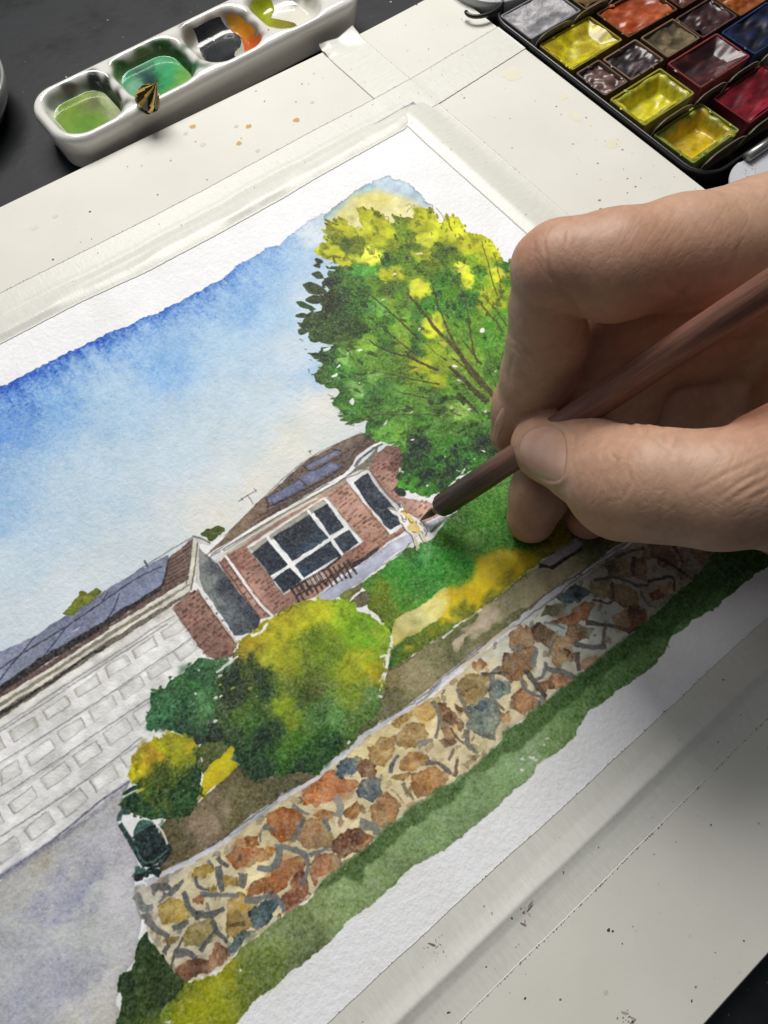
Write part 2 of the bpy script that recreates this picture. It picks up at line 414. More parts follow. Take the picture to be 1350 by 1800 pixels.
def bricks(poly, base_dir, n_dir, step, colr, seed, dens=.75, w=(8, 4)):
    rng = np.random.default_rng(seed)
    d = np.asarray(base_dir, float); d /= np.linalg.norm(d); nn = np.asarray(n_dir, float); nn /= np.linalg.norm(nn)
    c = poly.mean(0); R = np.abs(poly-c).max()*1.5
    k = 0
    for j in np.arange(-R, R, step[1]):
        k += 1
        for i in np.arange(-R, R, step[0]):
            p = c+d*(i+(k % 2)*step[0]*.5+rng.uniform(-1, 1))+nn*(j+rng.uniform(-.6, .6))
            if rng.random() > dens or not inpoly(p, poly): continue
            L = w[0]*rng.uniform(.6, 1.25); T = w[1]*rng.uniform(.7, 1.2)
            q = np.array([p-d*L/2-nn*T/2, p+d*L/2-nn*T/2+d*rng.uniform(-1, 1), p+d*L/2+nn*T/2, p-d*L/2+nn*T/2+d*rng.uniform(-1, 1)])
            f = rng.uniform(.82, 1.15)
            lay(q, tuple(np.array(colr)*f), rng.uniform(.6, .95), .8, edge=0, smooth=False, var=.03)

def paint_garage():
    G = lambda *p: cB(*p)
    # door, pale, slightly warm
    door = np.vstack([cB((-560, 1420), (0, 1035), (810, 470), (990, 690)), cJ((870, 1090), (0, 1735)), cP((-260, 1740))])
    lay(door, ctl(cP, (50, 1300, (232, 231, 228)), (250, 1150, (233, 232, 228)), (200, 1350, (231, 230, 228)), (50, 1450, (228, 228, 226))), .9, 1.2, edge=.05)
    lay(cJ((0, 740), (640, 330), (1200, -20), (1200, -50), (600, 300), (0, 690)), (190, 189, 184), .45, 2, edge=0)
    pen = (96, 94, 96)
    rows = [
        [((-150, 860), (-10, 770), (40, 855), (-110, 950)), ((60, 745), (235, 650), (265, 715), (95, 825)), ((290, 610), (440, 510), (480, 560), (320, 670)), ((500, 470), (650, 360), (685, 430), (535, 520)), ((705, 320), (840, 235), (880, 285), (735, 390)), ((890, 205), (1030, 110), (1060, 170), (915, 260)), ((1080, 85), (1215, -8), (1260, 50), (1110, 135))],
        [((-160, 1090), (-20, 1000), (20, 1070), (-120, 1180)), ((0, 1020), (115, 945), (155, 1025), (10, 1115)), ((170, 915), (335, 795), (375, 865), (205, 985)), ((385, 755), (545, 655), (585, 720), (430, 830)), ((595, 610), (750, 505), (785, 575), (635, 685)), ((795, 465), (940, 370), (980, 440), (835, 540)), ((985, 345), (1120, 250), (1160, 320), (1015, 410)), ((1170, 215), (1290, 130), (1330, 190), (1210, 280))],
        [((-130, 1380), (0, 1290), (30, 1360), (-100, 1460)), ((60, 1240), (215, 1120), (255, 1195), (100, 1310)), ((275, 1070), (435, 955), (480, 1025), (320, 1145)), ((490, 915), (650, 815), (690, 885), (540, 990)), ((695, 765), (850, 660), (895, 735), (740, 845)), ((895, 630), (1010, 545), (1050, 620), (940, 710))],
        [((-60, 1570), (100, 1455), (140, 1540), (10, 1650)), ((165, 1410), (320, 1285), (375, 1370), (215, 1485)), ((390, 1250), (540, 1130), (595, 1200), (445, 1330)), ((605, 1080), (755, 965), (805, 1050), (650, 1160)), ((810, 930), (930, 850), (965, 920), (860, 1000))]]
    rng = np.random.default_rng(77)
    for ri, row in enumerate(rows):
        for qd in row:
            q = cJ(*qd)
            lay(q, (228, 227, 223), .7, 1.2, edge=.05, smooth=False)
            for i in range(4):
                a, b = q[i], q[(i+1) % 4]
                mid = (a+b)/2+rng.uniform(-.6, .6, 2)
                al = rng.uniform(.3, .75)
                stroke(np.array([a+rng.uniform(-1, 1, 2), mid, b+rng.uniform(-1, 1, 2)]), rng.uniform(.8, 1.3) if i in (0, 2) else rng.uniform(1.0, 1.9), (104, 102, 100) if ri else (112, 106, 96), al)
            # small grey return at one end
            a, b = q[3], q[0]
            lay(np.array([a, b, b+(q[1]-q[0])*.10, a+(q[2]-q[3])*.10]), (176, 174, 168) if ri else (170, 164, 146), .34, 1.0, edge=0, smooth=False)
            if ri == 0:
                a, b = q[1], q[2]; lay(np.array([a, b, b-(q[2]-q[3])*.10, a-(q[1]-q[0])*.10]), (172, 166, 148), .5, 1, edge=0, smooth=False)
    for pts, wd, al in ((((-300, 950), (0, 752), (600, 365), (1130, 25)), 2.2, .6), (((-300, 1160), (0, 962), (640, 560), (1290, 120)), 1.5, .75), (((0, 975), (600, 590), (900, 395)), 1.0, .4), (((-300, 1390), (0, 1195), (560, 828), (1030, 505)), 1.6, .75), (((0, 1212), (500, 885)), 1.0, .4),
                        (((-300, 1660), (0, 1455), (480, 1150), (960, 790)), 1.6, .75), (((100, 1400), (640, 1030), (990, 800)), 1.0, .45), (((-300, 1940), (0, 1728), (330, 1500), (620, 1265), (870, 1085)), 2.6, .85), (((0, 1745), (250, 1572), (500, 1390)), 2.4, .6)):
        stroke(cJ(*pts), wd, pen if wd < 2.5 else (74, 76, 92), al, dry=.25)
    # roof with solar panels
    lay(G((-600, 1010), (0, 668), (165, 590), (300, 500), (480, 390), (640, 290), (780, 212), (802, 222), (780, 335), (750, 372), (500, 525), (250, 668), (0, 835), (-600, 1200)), ctl(cB, (0, 760, (126, 132, 152)), (250, 600, (124, 132, 154)), (550, 430, (130, 138, 162)), (700, 330, (124, 132, 158)), (740, 250, (138, 146, 168)), (450, 520, (116, 122, 144))), 1, 1.3)
    dk = (52, 54, 70)
    for p_, w_ in ((((-200, 860), (0, 742), (120, 665), (350, 520), (490, 425), (640, 320), (770, 262)), 2.2), (((0, 800), (60, 720), (120, 650), (170, 590)), 2.2), (((190, 712), (260, 620), (318, 545)), 2.2), (((480, 435), (500, 400), (512, 375)), 2.2), (((500, 525), (545, 450), (568, 385)), 2.4)):
        stroke(G(*p_), w_, dk, .85)
    lay(G((335, 575), (385, 540), (370, 558)), (225, 228, 238), .9, .5, edge=0, smooth=False)
    lay(G((215, 690), (285, 650), (330, 618), (270, 665)), (215, 215, 222), .8, .5, edge=0, smooth=False)
    # dark shade under the panels, brown fascia, gutters
    def band(up, lo, col, a=1., r=1.2): lay(np.vstack([G(*up), G(*lo)[::-1]]), col, a, r, edge=.05, smooth=False)
    band(((-600, 1195), (0, 822), (250, 662), (500, 515), (745, 362), (776, 345)), ((-600, 1240), (0, 866), (250, 706), (500, 550), (745, 390), (790, 375)), (44, 40, 42))
    band(((-600, 1240), (0, 864), (250, 704), (500, 548), (745, 388), (900, 300)), ((-600, 1270), (0, 892), (250, 735), (500, 572), (745, 415), (905, 318)), (96, 74, 66), .95)
    band(((-600, 1270), (0, 890), (250, 735), (500, 572), (745, 415), (905, 316)), ((-600, 1290), (0, 912), (250, 752), (500, 588), (745, 436), (905, 335)), (232, 228, 218))
    band(((-600, 1290), (0, 908), (250, 750), (500, 585), (745, 434), (905, 336)), ((-600, 1310), (0, 930), (250, 772), (500, 607), (745, 455), (905, 350)), (142, 136, 116))
    band(((-600, 1308), (0, 928), (250, 770), (500, 606), (745, 453), (900, 350)), ((-600, 1325), (0, 944), (250, 790), (500, 624), (745, 470), (900, 378)), (226, 222, 210))
    band(((-600, 1323), (0, 944), (250, 788), (500, 622), (745, 470), (905, 372)), ((-600, 1370), (0, 985), (250, 818), (500, 655), (745, 497), (905, 388)), (104, 98, 84), .95)
    band(((-600, 1345), (0, 950), (250, 796), (400, 690), (500, 632)), ((-600, 1360), (0, 968), (250, 808), (400, 702), (500, 645)), (44, 42, 38), .9)
    band(((-600, 1370), (0, 983), (250, 817), (500, 653), (745, 495), (815, 452)), ((-600, 1410), (0, 1022), (250, 855), (500, 690), (745, 532), (830, 475)), (235, 233, 226))
    stroke(G((-300, 1225), (0, 1030), (250, 862), (500, 702), (745, 545), (830, 490)), 1.6, (120, 118, 112), .7)
    stroke(G((520, 552), (580, 520), (620, 495)), 3, (235, 232, 225), .9)
    # brown tiles at the gable
    lay(G((800, 220), (860, 172), (918, 128), (912, 210), (900, 300), (780, 372), (770, 345), (785, 290)), (112, 88, 78), 1, 1.2)
    for i in range(7):
        f = i/6
        stroke(G((808-f*25, 228+f*120), (850-f*10, 205+f*112), (908-f*10, 160+f*130)), 2.6, (66, 50, 46), .75, dry=.2)
    stroke(G((802, 222), (790, 300), (772, 355)), 3.5, (50, 44, 46), .9)
    stroke(G((600, 320), (700, 250), (830, 170), (922, 114)), 1.8, (90, 90, 96), .7)
    lay(G((915, 118), (935, 128), (925, 230), (905, 372), (892, 340), (905, 230)), (228, 224, 206), 1, .8, smooth=False)
    stroke(G((914, 118), (903, 250), (888, 345)), 1.6, (84, 78, 70), .8)
    stroke(G((938, 132), (930, 250), (908, 372)), 2.8, (98, 90, 70), .85)
    lay(G((918, 112), (960, 122), (1005, 148), (985, 160), (940, 140)), (214, 214, 210), 1, .8)
    stroke(G((918, 112), (960, 128), (1000, 150)), 1.8, (60, 58, 58), .85)
    lay(G((942, 150), (965, 290), (972, 368), (945, 358), (925, 330)), (206, 206, 196), 1, .8, smooth=False)
    # brick pier
    pier = G((818, 452), (935, 362), (985, 420), (1050, 515), (1125, 622), (1095, 690), (1040, 705), (985, 690), (900, 570))
    lay(pier, ctl(cB, (880, 440, (156, 118, 106)), (1000, 560, (166, 128, 114)), (1060, 660, (152, 114, 102)), (940, 520, (168, 130, 116))), 1, 1.2, smooth=False)
    bricks(pier, G((100, 0))[0]-G((0, 68))[0], G((100, 140))[0]-G((0, 0))[0], (12.5, 7.2), (110, 76, 66), 3, .8, (10, 4.4))
    stroke(G((940, 368), (1020, 480), (1122, 622)), 2.2, (226, 220, 214), .9)
    stroke(G((935, 366), (1010, 478), (1112, 622)), 1.2, (70, 50, 46), .8)
    stroke(G((820, 455), (890, 555), (985, 690)), 1.4, (90, 66, 60), .7)
    # grey fence between garage and house
    fen = np.vstack([cA((28, 655), (80, 690), (130, 728), (230, 860), (345, 1020), (330, 1065), (290, 1100), (213, 1112), (120, 970), (55, 868), (38, 760))])
    lay(fen, ctl(cA, (50, 700, (150, 152, 148)), (80, 850, (140, 146, 142)), (130, 950, (128, 136, 134)), (110, 760, (86, 90, 98)), (200, 880, (66, 70, 80)), (300, 1010, (58, 62, 72)), (190, 1040, (104, 112, 116)), (240, 1090, (76, 84, 90))), 1, 1.4, warp=5, smooth=False)
    for i in range(7): stroke(cA((45+i*22, 742+i*58), (75+i*24, 735+i*55), (110+i*26, 725+i*50)), 1.0, (78, 82, 84), .6)
    for i in range(3): stroke(cA((60+i*22, 690+i*14), (75+i*30, 850+i*10), (170+i*28, 1020+i*10)), .9, (84, 88, 90), .5)
    # little bushes behind the ridge
    lay(G((305, 485), (320, 450), (345, 420), (375, 395), (375, 378), (400, 372), (425, 380), (470, 358), (482, 372), (490, 385), (440, 425), (380, 460), (330, 488)), ctl(cB, (330, 460, (52, 96, 40)), (390, 390, (30, 66, 36)), (400, 430, (130, 140, 36)), (470, 375, (110, 110, 30)), (440, 410, (150, 150, 44))), 1, 2.4)
    lay(G((962, 110), (985, 80), (1020, 68), (1060, 72), (1066, 95), (1035, 118), (1010, 138), (980, 122)), ctl(cB, (980, 105, (96, 104, 24)), (1030, 85, (74, 88, 22)), (1010, 125, (60, 78, 24))), 1, 2.6)
    stroke(G((684, 228), (692, 240), (704, 262)), 3, (60, 60, 66), .85); stroke(G((672, 262), (704, 256)), 1.2, (70, 70, 74), .8)

def paint_house():
    A = cA
    wall = A((120, 718), (250, 635), (460, 500), (680, 365), (780, 318), (900, 245), (950, 165), (1000, 130), (1100, 130), (1140, 190), (1100, 290), (1075, 400), (1300, 430), (1310, 470), (1200, 520), (1080, 575), (960, 662), (820, 762), (720, 830), (640, 905), (520, 945), (400, 1012), (345, 1022))
    lay(wall, ctl(cA, (170, 720, (140, 102, 88)), (230, 700, (152, 114, 100)), (300, 850, (176, 138, 122)), (430, 960, (162, 124, 110)), (760, 400, (182, 144, 126)), (850, 530, (176, 138, 120)), (950, 620, (152, 116, 100)), (980, 220, (172, 132, 114)), (1060, 200, (126, 92, 82)), (1050, 290, (178, 138, 122)), (1180, 420, (184, 148, 132)), (880, 700, (142, 104, 90)), (700, 820, (172, 134, 118))), 1, 1.4, smooth=False, warp=8)
    d1 = A((100, 0))[0]-A((0, 66))[0]; d2 = A((100, 138))[0]-A((0, 0))[0]
    for pl, sd, col in ((((140, 725), (175, 705), (400, 1000), (350, 1015)), 5, (110, 68, 56)), (((180, 690), (258, 640), (300, 680), (470, 900), (520, 940), (410, 990)), 6, (122, 78, 66)), (((690, 375), (790, 325), (850, 420), (1010, 580), (1080, 570), (960, 660), (900, 640), (870, 620)), 7, (132, 88, 74)),
                        (((790, 680), (880, 630), (950, 665), (830, 750)), 8, (116, 74, 62)), (((900, 240), (950, 170), (1055, 290), (1060, 400), (1000, 340)), 9, (128, 84, 70)), (((990, 150), (1100, 135), (1060, 260), (1010, 230)), 10, (100, 62, 54)), (((1080, 400), (1300, 430), (1190, 515), (1110, 480)), 11, (140, 94, 80))):
        bricks(A(*pl), d1, d2, (11, 6.6), tuple(np.array(col)*np.array((.96, 1.02, 1.02))), sd, .8, (8.5, 3.8))
    # roof
    roof = A((72, 688), (160, 600), (240, 520), (330, 430), (410, 355), (490, 280), (590, 200), (720, 130), (870, 62), (905, 72), (962, 92), (950, 125), (850, 182), (800, 250), (700, 320), (600, 378), (380, 505), (240, 590), (82, 690))
    lay(roof, ctl(cA, (150, 630, (132, 112, 90)), (300, 480, (120, 100, 84)), (450, 340, (112, 96, 84)), (560, 240, (110, 94, 82)), (700, 160, (124, 106, 92)), (830, 110, (120, 102, 90)), (920, 100, (96, 78, 70)), (780, 230, (104, 90, 82)), (500, 400, (100, 86, 78))), 1, 1.3, smooth=False)
    rng = np.random.default_rng(9)
    for i in range(46):
        t = rng.uniform(0, 1); s = rng.uniform(.05, .95); L = rng.uniform(50, 150)
        top = np.array([72+800*t, 688-626*t]); bot = np.array([90+760*t, 695-515*t]); c0 = top*(1-s)+bot*s
        stroke(A(tuple(c0), tuple(c0+np.array([L*.5, -L*.31+3])), tuple(c0+np.array([L, -L*.6]))), rng.uniform(1.0, 2.6), tuple(np.array((64, 52, 46))*rng.uniform(.8, 1.5)), rng.uniform(.3, .75), dry=.4)
    stroke(A((160, 598), (330, 428), (490, 278), (590, 198), (720, 128), (870, 62)), 1.3, (70, 58, 46), .7)
    stroke(A((930, 75), (870, 120), (800, 200)), 3.0, (60, 50, 48), .7)
    pan = ctl(cA, (450, 380, (110, 116, 148)), (650, 270, (116, 122, 154)), (670, 190, (122, 128, 158)))
    for p_ in (((372, 402), (550, 302), (582, 338), (402, 434)), ((540, 300), (700, 213), (770, 232), (592, 332)), ((578, 236), (738, 150), (766, 162), (602, 252))):
        lay(A(*p_), pan, 1, .8, smooth=False)
    for p_, w_ in ((((374, 402), (385, 430), (400, 440), (600, 345), (772, 240)), 3.2), (((550, 300), (582, 340)), 2.4), (((566, 232), (610, 258), (700, 212)), 2.2), (((720, 150), (766, 164), (740, 205)), 2.0), (((372, 400), (550, 302)), 1.2), (((578, 234), (738, 148)), 1.2)):
        stroke(A(*p_), w_, (48, 44, 56), .85)
    stroke(A((380, 470), (500, 420), (620, 350), (760, 270)), 4.5, (84, 72, 68), .8)
    # eaves: soffit, white gutters, dark gap
    lay(np.vstack([A((95, 705), (250, 605), (460, 475), (640, 365), (800, 275), (880, 215), (960, 130)), A((950, 165), (900, 248), (800, 310), (680, 375), (470, 500), (262, 640), (120, 720))]), ctl(cA, (200, 660, (176, 172, 158)), (470, 490, (186, 182, 166)), (700, 350, (180, 176, 160)), (860, 250, (150, 140, 124))), 1, 1.0, smooth=False)
    stroke(A((72, 700), (250, 592), (420, 490), (600, 392), (760, 298), (820, 245), (850, 190), (900, 150), (965, 108)), 4.6, (238, 236, 232), 1)
    stroke(A((75, 712), (250, 604), (420, 503), (600, 403), (760, 312), (830, 255), (865, 200), (960, 125)), 1.4, (58, 52, 48), .85)
    stroke(A((830, 235), (870, 190), (940, 140), (975, 120)), 3.0, (66, 66, 74), .85)
    stroke(A((120, 705), (260, 618), (430, 515), (640, 400)), 2.0, (232, 230, 222), .9)
    stroke(A((95, 690), (250, 582), (420, 478), (600, 380), (700, 325)), 1.4, (66, 54, 48), .8)
    stroke(A((70, 690), (76, 706)), 2.5, (70, 66, 62), .8)
    stroke(A((940, 105), (985, 60), (1010, 10)), 3.2, (240, 240, 238), 1)
    # downpipe
    stroke(A((145, 668), (170, 700), (260, 830), (345, 945), (408, 1004)), 4.6, (234, 232, 228), 1); stroke(A((162, 708), (250, 836), (335, 950), (395, 1010)), 1.3, (70, 54, 48), .8)
    stroke(A((178, 690), (270, 822), (355, 935), (420, 1000)), 1.0, (120, 96, 86), .8)
    lay(A((95, 706), (150, 676), (165, 690), (130, 735)), (232, 230, 226), 1, .8)
    stroke(A((132, 724), (230, 858), (345, 1018)), 1.6, (60, 50, 48), .8)
    # windows
    lay(A((276, 650), (470, 520), (668, 398), (692, 396), (780, 510), (874, 622), (770, 695), (640, 790), (465, 898), (380, 780)), (236, 236, 234), 1, .9, smooth=False)
    lay(A((290, 655), (470, 538), (672, 405), (700, 432), (480, 562), (312, 682)), (178, 176, 160), 1, 1, smooth=False)
    gl = ctl(cA, (390, 720, (42, 50, 62)), (560, 580, (36, 40, 48)), (520, 620, (44, 54, 68)), (640, 640, (40, 54, 66)), (700, 500, (44, 52, 62)), (480, 830, (30, 42, 52)), (600, 740, (40, 62, 78)), (790, 620, (44, 54, 66)))
    for q in (((304, 682), (388, 622), (492, 740), (402, 800)), ((410, 602), (602, 484), (700, 604), (514, 726)), ((618, 470), (690, 430), (782, 550), (708, 592)), ((410, 820), (500, 758), (562, 822), (466, 886)), ((524, 744), (712, 618), (766, 692), (568, 812)), ((722, 612), (800, 562), (852, 626), (774, 686))):
        lay(A(*q), gl, 1, .9, smooth=False, var=.10, edge=.05)
    for p_, w_ in ((((380, 588), (400, 625), (500, 745), (570, 820)), 4.4), (((588, 460), (640, 530), (705, 605), (768, 692)), 4.0), (((400, 806), (510, 742), (710, 608), (800, 556)), 3.8)):
        stroke(A(*p_), w_, (240, 240, 238), 1)
    stroke(A((282, 655), (380, 785), (462, 895)), 1.2, (90, 82, 74), .7); stroke(A((690, 396), (780, 510), (876, 625)), 1.4, (96, 86, 78), .7)
    lay(A((778, 300), (850, 258), (905, 246), (960, 340), (1060, 440), (1092, 540), (1012, 588), (920, 470)), (228, 228, 226), 1, .9, smooth=False)
    stroke(A((780, 302), (905, 248)), 2.0, (120, 112, 100), .8); stroke(A((905, 250), (1000, 380), (1062, 440)), 1.6, (80, 74, 70), .8); stroke(A((778, 300), (900, 462), (1008, 585)), 1.4, (84, 74, 68), .7)
    lay(A((824, 320), (900, 268), (960, 360), (1040, 450), (1076, 532), (1014, 566), (915, 448)), ctl(cA, (880, 330, (40, 46, 56)), (960, 430, (46, 52, 62)), (1040, 530, (34, 40, 48))), 1, .9, smooth=False, var=.12)
    lay(A((1040, 360), (1060, 330), (1100, 370), (1090, 395), (1060, 390)), (44, 46, 48), .95, 1.2)
    stroke(A((1065, 245), (1060, 275)), 3, (236, 236, 234), 1); stroke(A((1110, 370), (1150, 400), (1190, 445)), 1.8, (232, 226, 220), .9)
    # path
    lay(A((640, 905), (760, 822), (860, 745), (955, 672), (1050, 610), (1115, 585), (1140, 605), (1110, 645), (1000, 715), (900, 800), (860, 835), (780, 885), (720, 940), (680, 930), (650, 925)), ctl(cA, (700, 900, (184, 186, 208)), (850, 790, (190, 193, 212)), (1080, 620, (196, 198, 212))), 1, 1.2)
    lay(A((1190, 535), (1250, 508), (1305, 488), (1290, 515), (1230, 565), (1195, 570)), (182, 186, 194), 1, 1.2)
    stroke(A((690, 940), (780, 893), (870, 838)), 2.6, (236, 236, 236), .9); stroke(A((930, 780), (1050, 690), (1130, 640)), 1.2, (120, 130, 100), .6)
    lay(A((815, 745), (880, 700), (940, 652), (950, 668), (890, 715), (830, 762)), (52, 46, 44), .95, 1)
    # garden table and chairs
    rng = np.random.default_rng(4)
    for i in range(13):
        x = 500+i*24.5; y = 868-i*11.5
        stroke(A((x, y-12), (x+22, y+26), (x+48, y+64+rng.uniform(-14, 8))), rng.uniform(2.2, 4.6), (48, 38, 34), .92)
        if i % 2: stroke(A((x+44, y-8), (x+26, y+28), (x+12, y+52)), rng.uniform(1.8, 3.2), (52, 42, 38), .9)
    stroke(A((500, 872), (620, 802), (720, 735), (760, 700)), 4.0, (44, 36, 34), .95); stroke(A((530, 905), (640, 845), (740, 785), (800, 735)), 2.8, (46, 38, 34), .9)
    for i in range(9): stroke(A((585+i*9, 815-i*5), (600+i*11, 850-i*4)), 1.3, (226, 222, 216), .75)
    # antenna, finial
    for p_ in (((232, 418), (280, 385), (328, 355)), ((280, 388), (300, 410), (312, 432)), ((312, 352), (325, 370)), ((248, 398), (258, 412)), ((600, 152), (604, 172)), ((592, 160), (612, 154))):
        stroke(A(*p_), 1.2, (74, 72, 76), .85)
    # rock beside the path
    lay(A((760, 900), (820, 860), (880, 835), (890, 850), (850, 880), (800, 930), (770, 925)), ctl(cA, (790, 895, (120, 124, 60)), (850, 865, (96, 100, 52))), 1, 1.4)
    lay(A((805, 955), (830, 910), (880, 880), (940, 862), (978, 872), (945, 915), (900, 950), (850, 966)), ctl(cA, (850, 930, (104, 98, 72)), (930, 890, (128, 118, 90)), (890, 920, (112, 110, 78))), 1, 1.4)
    stroke(A((870, 880), (910, 862), (950, 856), (970, 868)), 2.8, (240, 238, 234), 1); stroke(A((800, 940), (815, 968)), 2.6, (240, 240, 238), 1)

def paint_grounds():
    # lawn
    D = cD
    lay(D((110, 445), (200, 370), (300, 290), (390, 235), (470, 205), (520, 140), (600, 50), (650, 0), (690, -90), (780, -200), (1000, -260), (1350, -400), (1750, -500), (1800, -100), (1450, 100), (1300, 170), (1180, 250), (1050, 320), (960, 395), (860, 480), (700, 600), (560, 695), (340, 850), (255, 905), (248, 850), (285, 770), (240, 720), (200, 610), (140, 560), (150, 480)),
        ctl(cD, (160, 420, (84, 124, 40)), (210, 380, (66, 132, 46)), (280, 330, (92, 164, 88)), (260, 420, (62, 142, 40)), (380, 290, (66, 114, 40)), (420, 340, (48, 124, 44)), (350, 420, (60, 146, 40)), (480, 300, (92, 166, 90)), (560, 240, (66, 112, 32)), (640, 120, (72, 124, 42)), (600, 320, (48, 134, 36)), (640, 400, (74, 146, 42)), (720, 200, (100, 144, 62)), (760, 60, (70, 130, 36)), (820, 160, (70, 124, 42)), (500, 400, (58, 140, 44)), (450, 460, (70, 142, 50)), (200, 560, (112, 128, 18)), (250, 520, (112, 136, 24)), (240, 620, (100, 124, 20)), (330, 500, (84, 150, 44)), (900, 100, (60, 116, 36)), (1100, 40, (60, 90, 26)), (1280, 100, (70, 74, 20)), (1150, 180, (130, 112, 20)), (300, 800, (80, 106, 28)), (700, 560, (100, 112, 26))), 1, 2.2, warp=8, gran=.10)
    lay(D((550, 458), (620, 452), (680, 400), (705, 330), (740, 290), (820, 262), (920, 258), (1010, 262), (1060, 300), (1040, 330), (960, 392), (860, 478), (760, 548), (690, 596), (600, 640), (540, 650), (500, 600)), ctl(cD, (760, 320, (216, 190, 44)), (850, 330, (206, 178, 30)), (820, 290, (208, 184, 50)), (950, 310, (184, 158, 20)), (900, 390, (170, 150, 24)), (620, 500, (230, 198, 22)), (700, 470, (228, 200, 28)), (660, 560, (226, 192, 18)), (580, 600, (222, 196, 40)), (1040, 300, (150, 132, 16))), .96, 3, soft=3.2, warp=7)
    lay(D((250, 735), (282, 640), (320, 604), (400, 568), (470, 516), (548, 458), (572, 490), (590, 520), (566, 560), (530, 610), (480, 645), (420, 695), (330, 745), (288, 792)), ctl(cD, (540, 490, (226, 216, 110)), (470, 560, (228, 218, 132)), (380, 620, (226, 218, 146)), (320, 680, (224, 216, 140)), (300, 740, (220, 208, 110)), (560, 540, (228, 204, 60))), 1, 1.6, warp=6)
    lay(D((255, 905), (250, 850), (285, 780), (350, 732), (420, 700), (500, 650), (560, 632), (590, 650), (540, 705), (400, 805), (310, 868)), ctl(cD, (275, 870, (44, 86, 26)), (300, 800, (76, 106, 28)), (350, 760, (96, 112, 28)), (420, 740, (100, 112, 30)), (500, 680, (110, 118, 30)), (560, 650, (170, 156, 30))), .92, 3, soft=1.0)
    rng = np.random.default_rng(12)
    for (x, y, c, rx, ry) in ((410, 650, (110, 122, 40), 14, 6), (450, 628, (150, 150, 64), 10, 4), (360, 790, (206, 186, 34), 8, 26), (400, 700, (190, 178, 60), 8, 14), (640, 575, (96, 112, 24), 52, 24), (600, 600, (110, 122, 26), 30, 20), (780, 515, (110, 116, 30), 44, 20), (880, 410, (130, 124, 30), 50, 18), (690, 590, (92, 108, 28), 38, 16), (470, 690, (196, 176, 40), 22, 8)):
        lay(blob(D((x, y))[0], rx*.32, ry*.32, -.55, rng), c, .75, 3, soft=1.6)
    # brown-green bed along the stone wall
    lay(np.vstack([cF((262, 500), (270, 280), (300, 240)), cC((440, 1005), (600, 862), (700, 905), (940, 800), (1190, 620)), cD((200, 1020), (240, 905), (340, 852), (560, 700), (700, 606), (980, 384), (1050, 340), (1240, 200), (1350, 120)), cE((640, 120), (640, 205), (350, 400)), cD((1090, 520), (940, 640), (800, 742), (620, 885), (520, 945)), cG((300, 345), (150, 450)), cF((1020, 45), (840, 152), (700, 252), (560, 362), (400, 450))]),
        ctl(cP, (290, 1500, (92, 82, 54)), (320, 1440, (98, 90, 60)), (360, 1440, (140, 124, 100)), (420, 1400, (104, 98, 66)), (480, 1370, (84, 82, 54)), (550, 1340, (96, 92, 62)), (600, 1290, (84, 90, 56)), (690, 1200, (140, 128, 88)), (740, 1170, (150, 140, 104)), (700, 1230, (108, 106, 72)), (770, 1120, (120, 122, 78)), (800, 1130, (112, 116, 78)), (850, 1080, (196, 180, 148)), (830, 1110, (198, 184, 152)), (900, 1060, (148, 142, 108)), (870, 1100, (112, 116, 76)), (950, 1030, (178, 166, 130)), (970, 1050, (140, 138, 96)), (1000, 1000, (170, 162, 130)), (1060, 970, (96, 100, 66))), 1, 1.6, warp=8, smooth=False)
    lay(D((590, 700), (640, 650), (720, 600), (700, 640), (620, 690), (600, 720)), (104, 112, 66), .9, 2)
    lay(D((590, 750), (650, 700), (720, 650), (740, 600), (830, 570), (820, 610), (770, 690), (680, 700), (610, 800)), (202, 186, 158), .9, 2)
    lay(D((620, 800), (720, 720), (850, 640), (950, 570), (1060, 560), (900, 670), (760, 740)), (122, 122, 82), .8, 2.4)
    stroke(D((250, 900), (340, 850), (480, 752), (580, 682)), 2, (92, 80, 56), .7); stroke(D((780, 540), (900, 450), (980, 385)), 1.3, (70, 62, 46), .8); stroke(D((965, 398), (985, 405)), 1.5, (60, 56, 50), .8)
    stroke(D((530, 730), (590, 680)), 3.0, (232, 228, 220), .8)
    lay(D((1050, 322), (1130, 268), (1240, 208), (1275, 232), (1190, 290), (1100, 345)), (164, 162, 166), 1, 1, smooth=False)
    lay(D((1045, 325), (1100, 348), (1190, 292), (1270, 238), (1262, 262), (1120, 360), (1050, 352)), (52, 50, 52), 1, 1, smooth=False)
    stroke(D((1080, 300), (1160, 255), (1240, 212)), 1.2, (90, 86, 86), .8)
    # driveway
    lay(np.vstack([cP((-260, 1745), (-100, 1630)), cI((0, 800), (250, 630), (480, 455), (600, 350), (585, 400), (590, 460), (562, 500), (575, 560), (655, 720), (648, 820), (655, 880), (676, 985), (655, 1100), (615, 1210), (562, 1290), (555, 1370), (570, 1440), (545, 1500)), cP((200, 1950), (-60, 2300), (-420, 2000))]),
        ctl(cI, (560, 420, (181, 179, 181)), (400, 520, (177, 177, 175)), (200, 680, (175, 173, 165)), (80, 760, (179, 175, 163)), (600, 640, (199, 197, 205)), (500, 650, (187, 187, 193)), (400, 820, (169, 171, 183)), (330, 900, (171, 173, 187)), (250, 760, (189, 189, 187)), (100, 900, (191, 191, 189)), (600, 900, (207, 205, 209)), (500, 950, (195, 199, 197)), (400, 1050, (197, 201, 197)), (150, 1050, (185, 187, 193)), (60, 1100, (193, 195, 197)), (550, 1100, (201, 201, 203)), (300, 1250, (177, 179, 189)), (450, 1250, (203, 203, 201)), (150, 1350, (179, 181, 189)), (450, 1420, (205, 203, 193)), (50, 1450, (177, 179, 185)), (550, 1200, (195, 195, 197))), 1, 1.8, warp=16, gran=.12, var=.02)
    rng = np.random.default_rng(31)
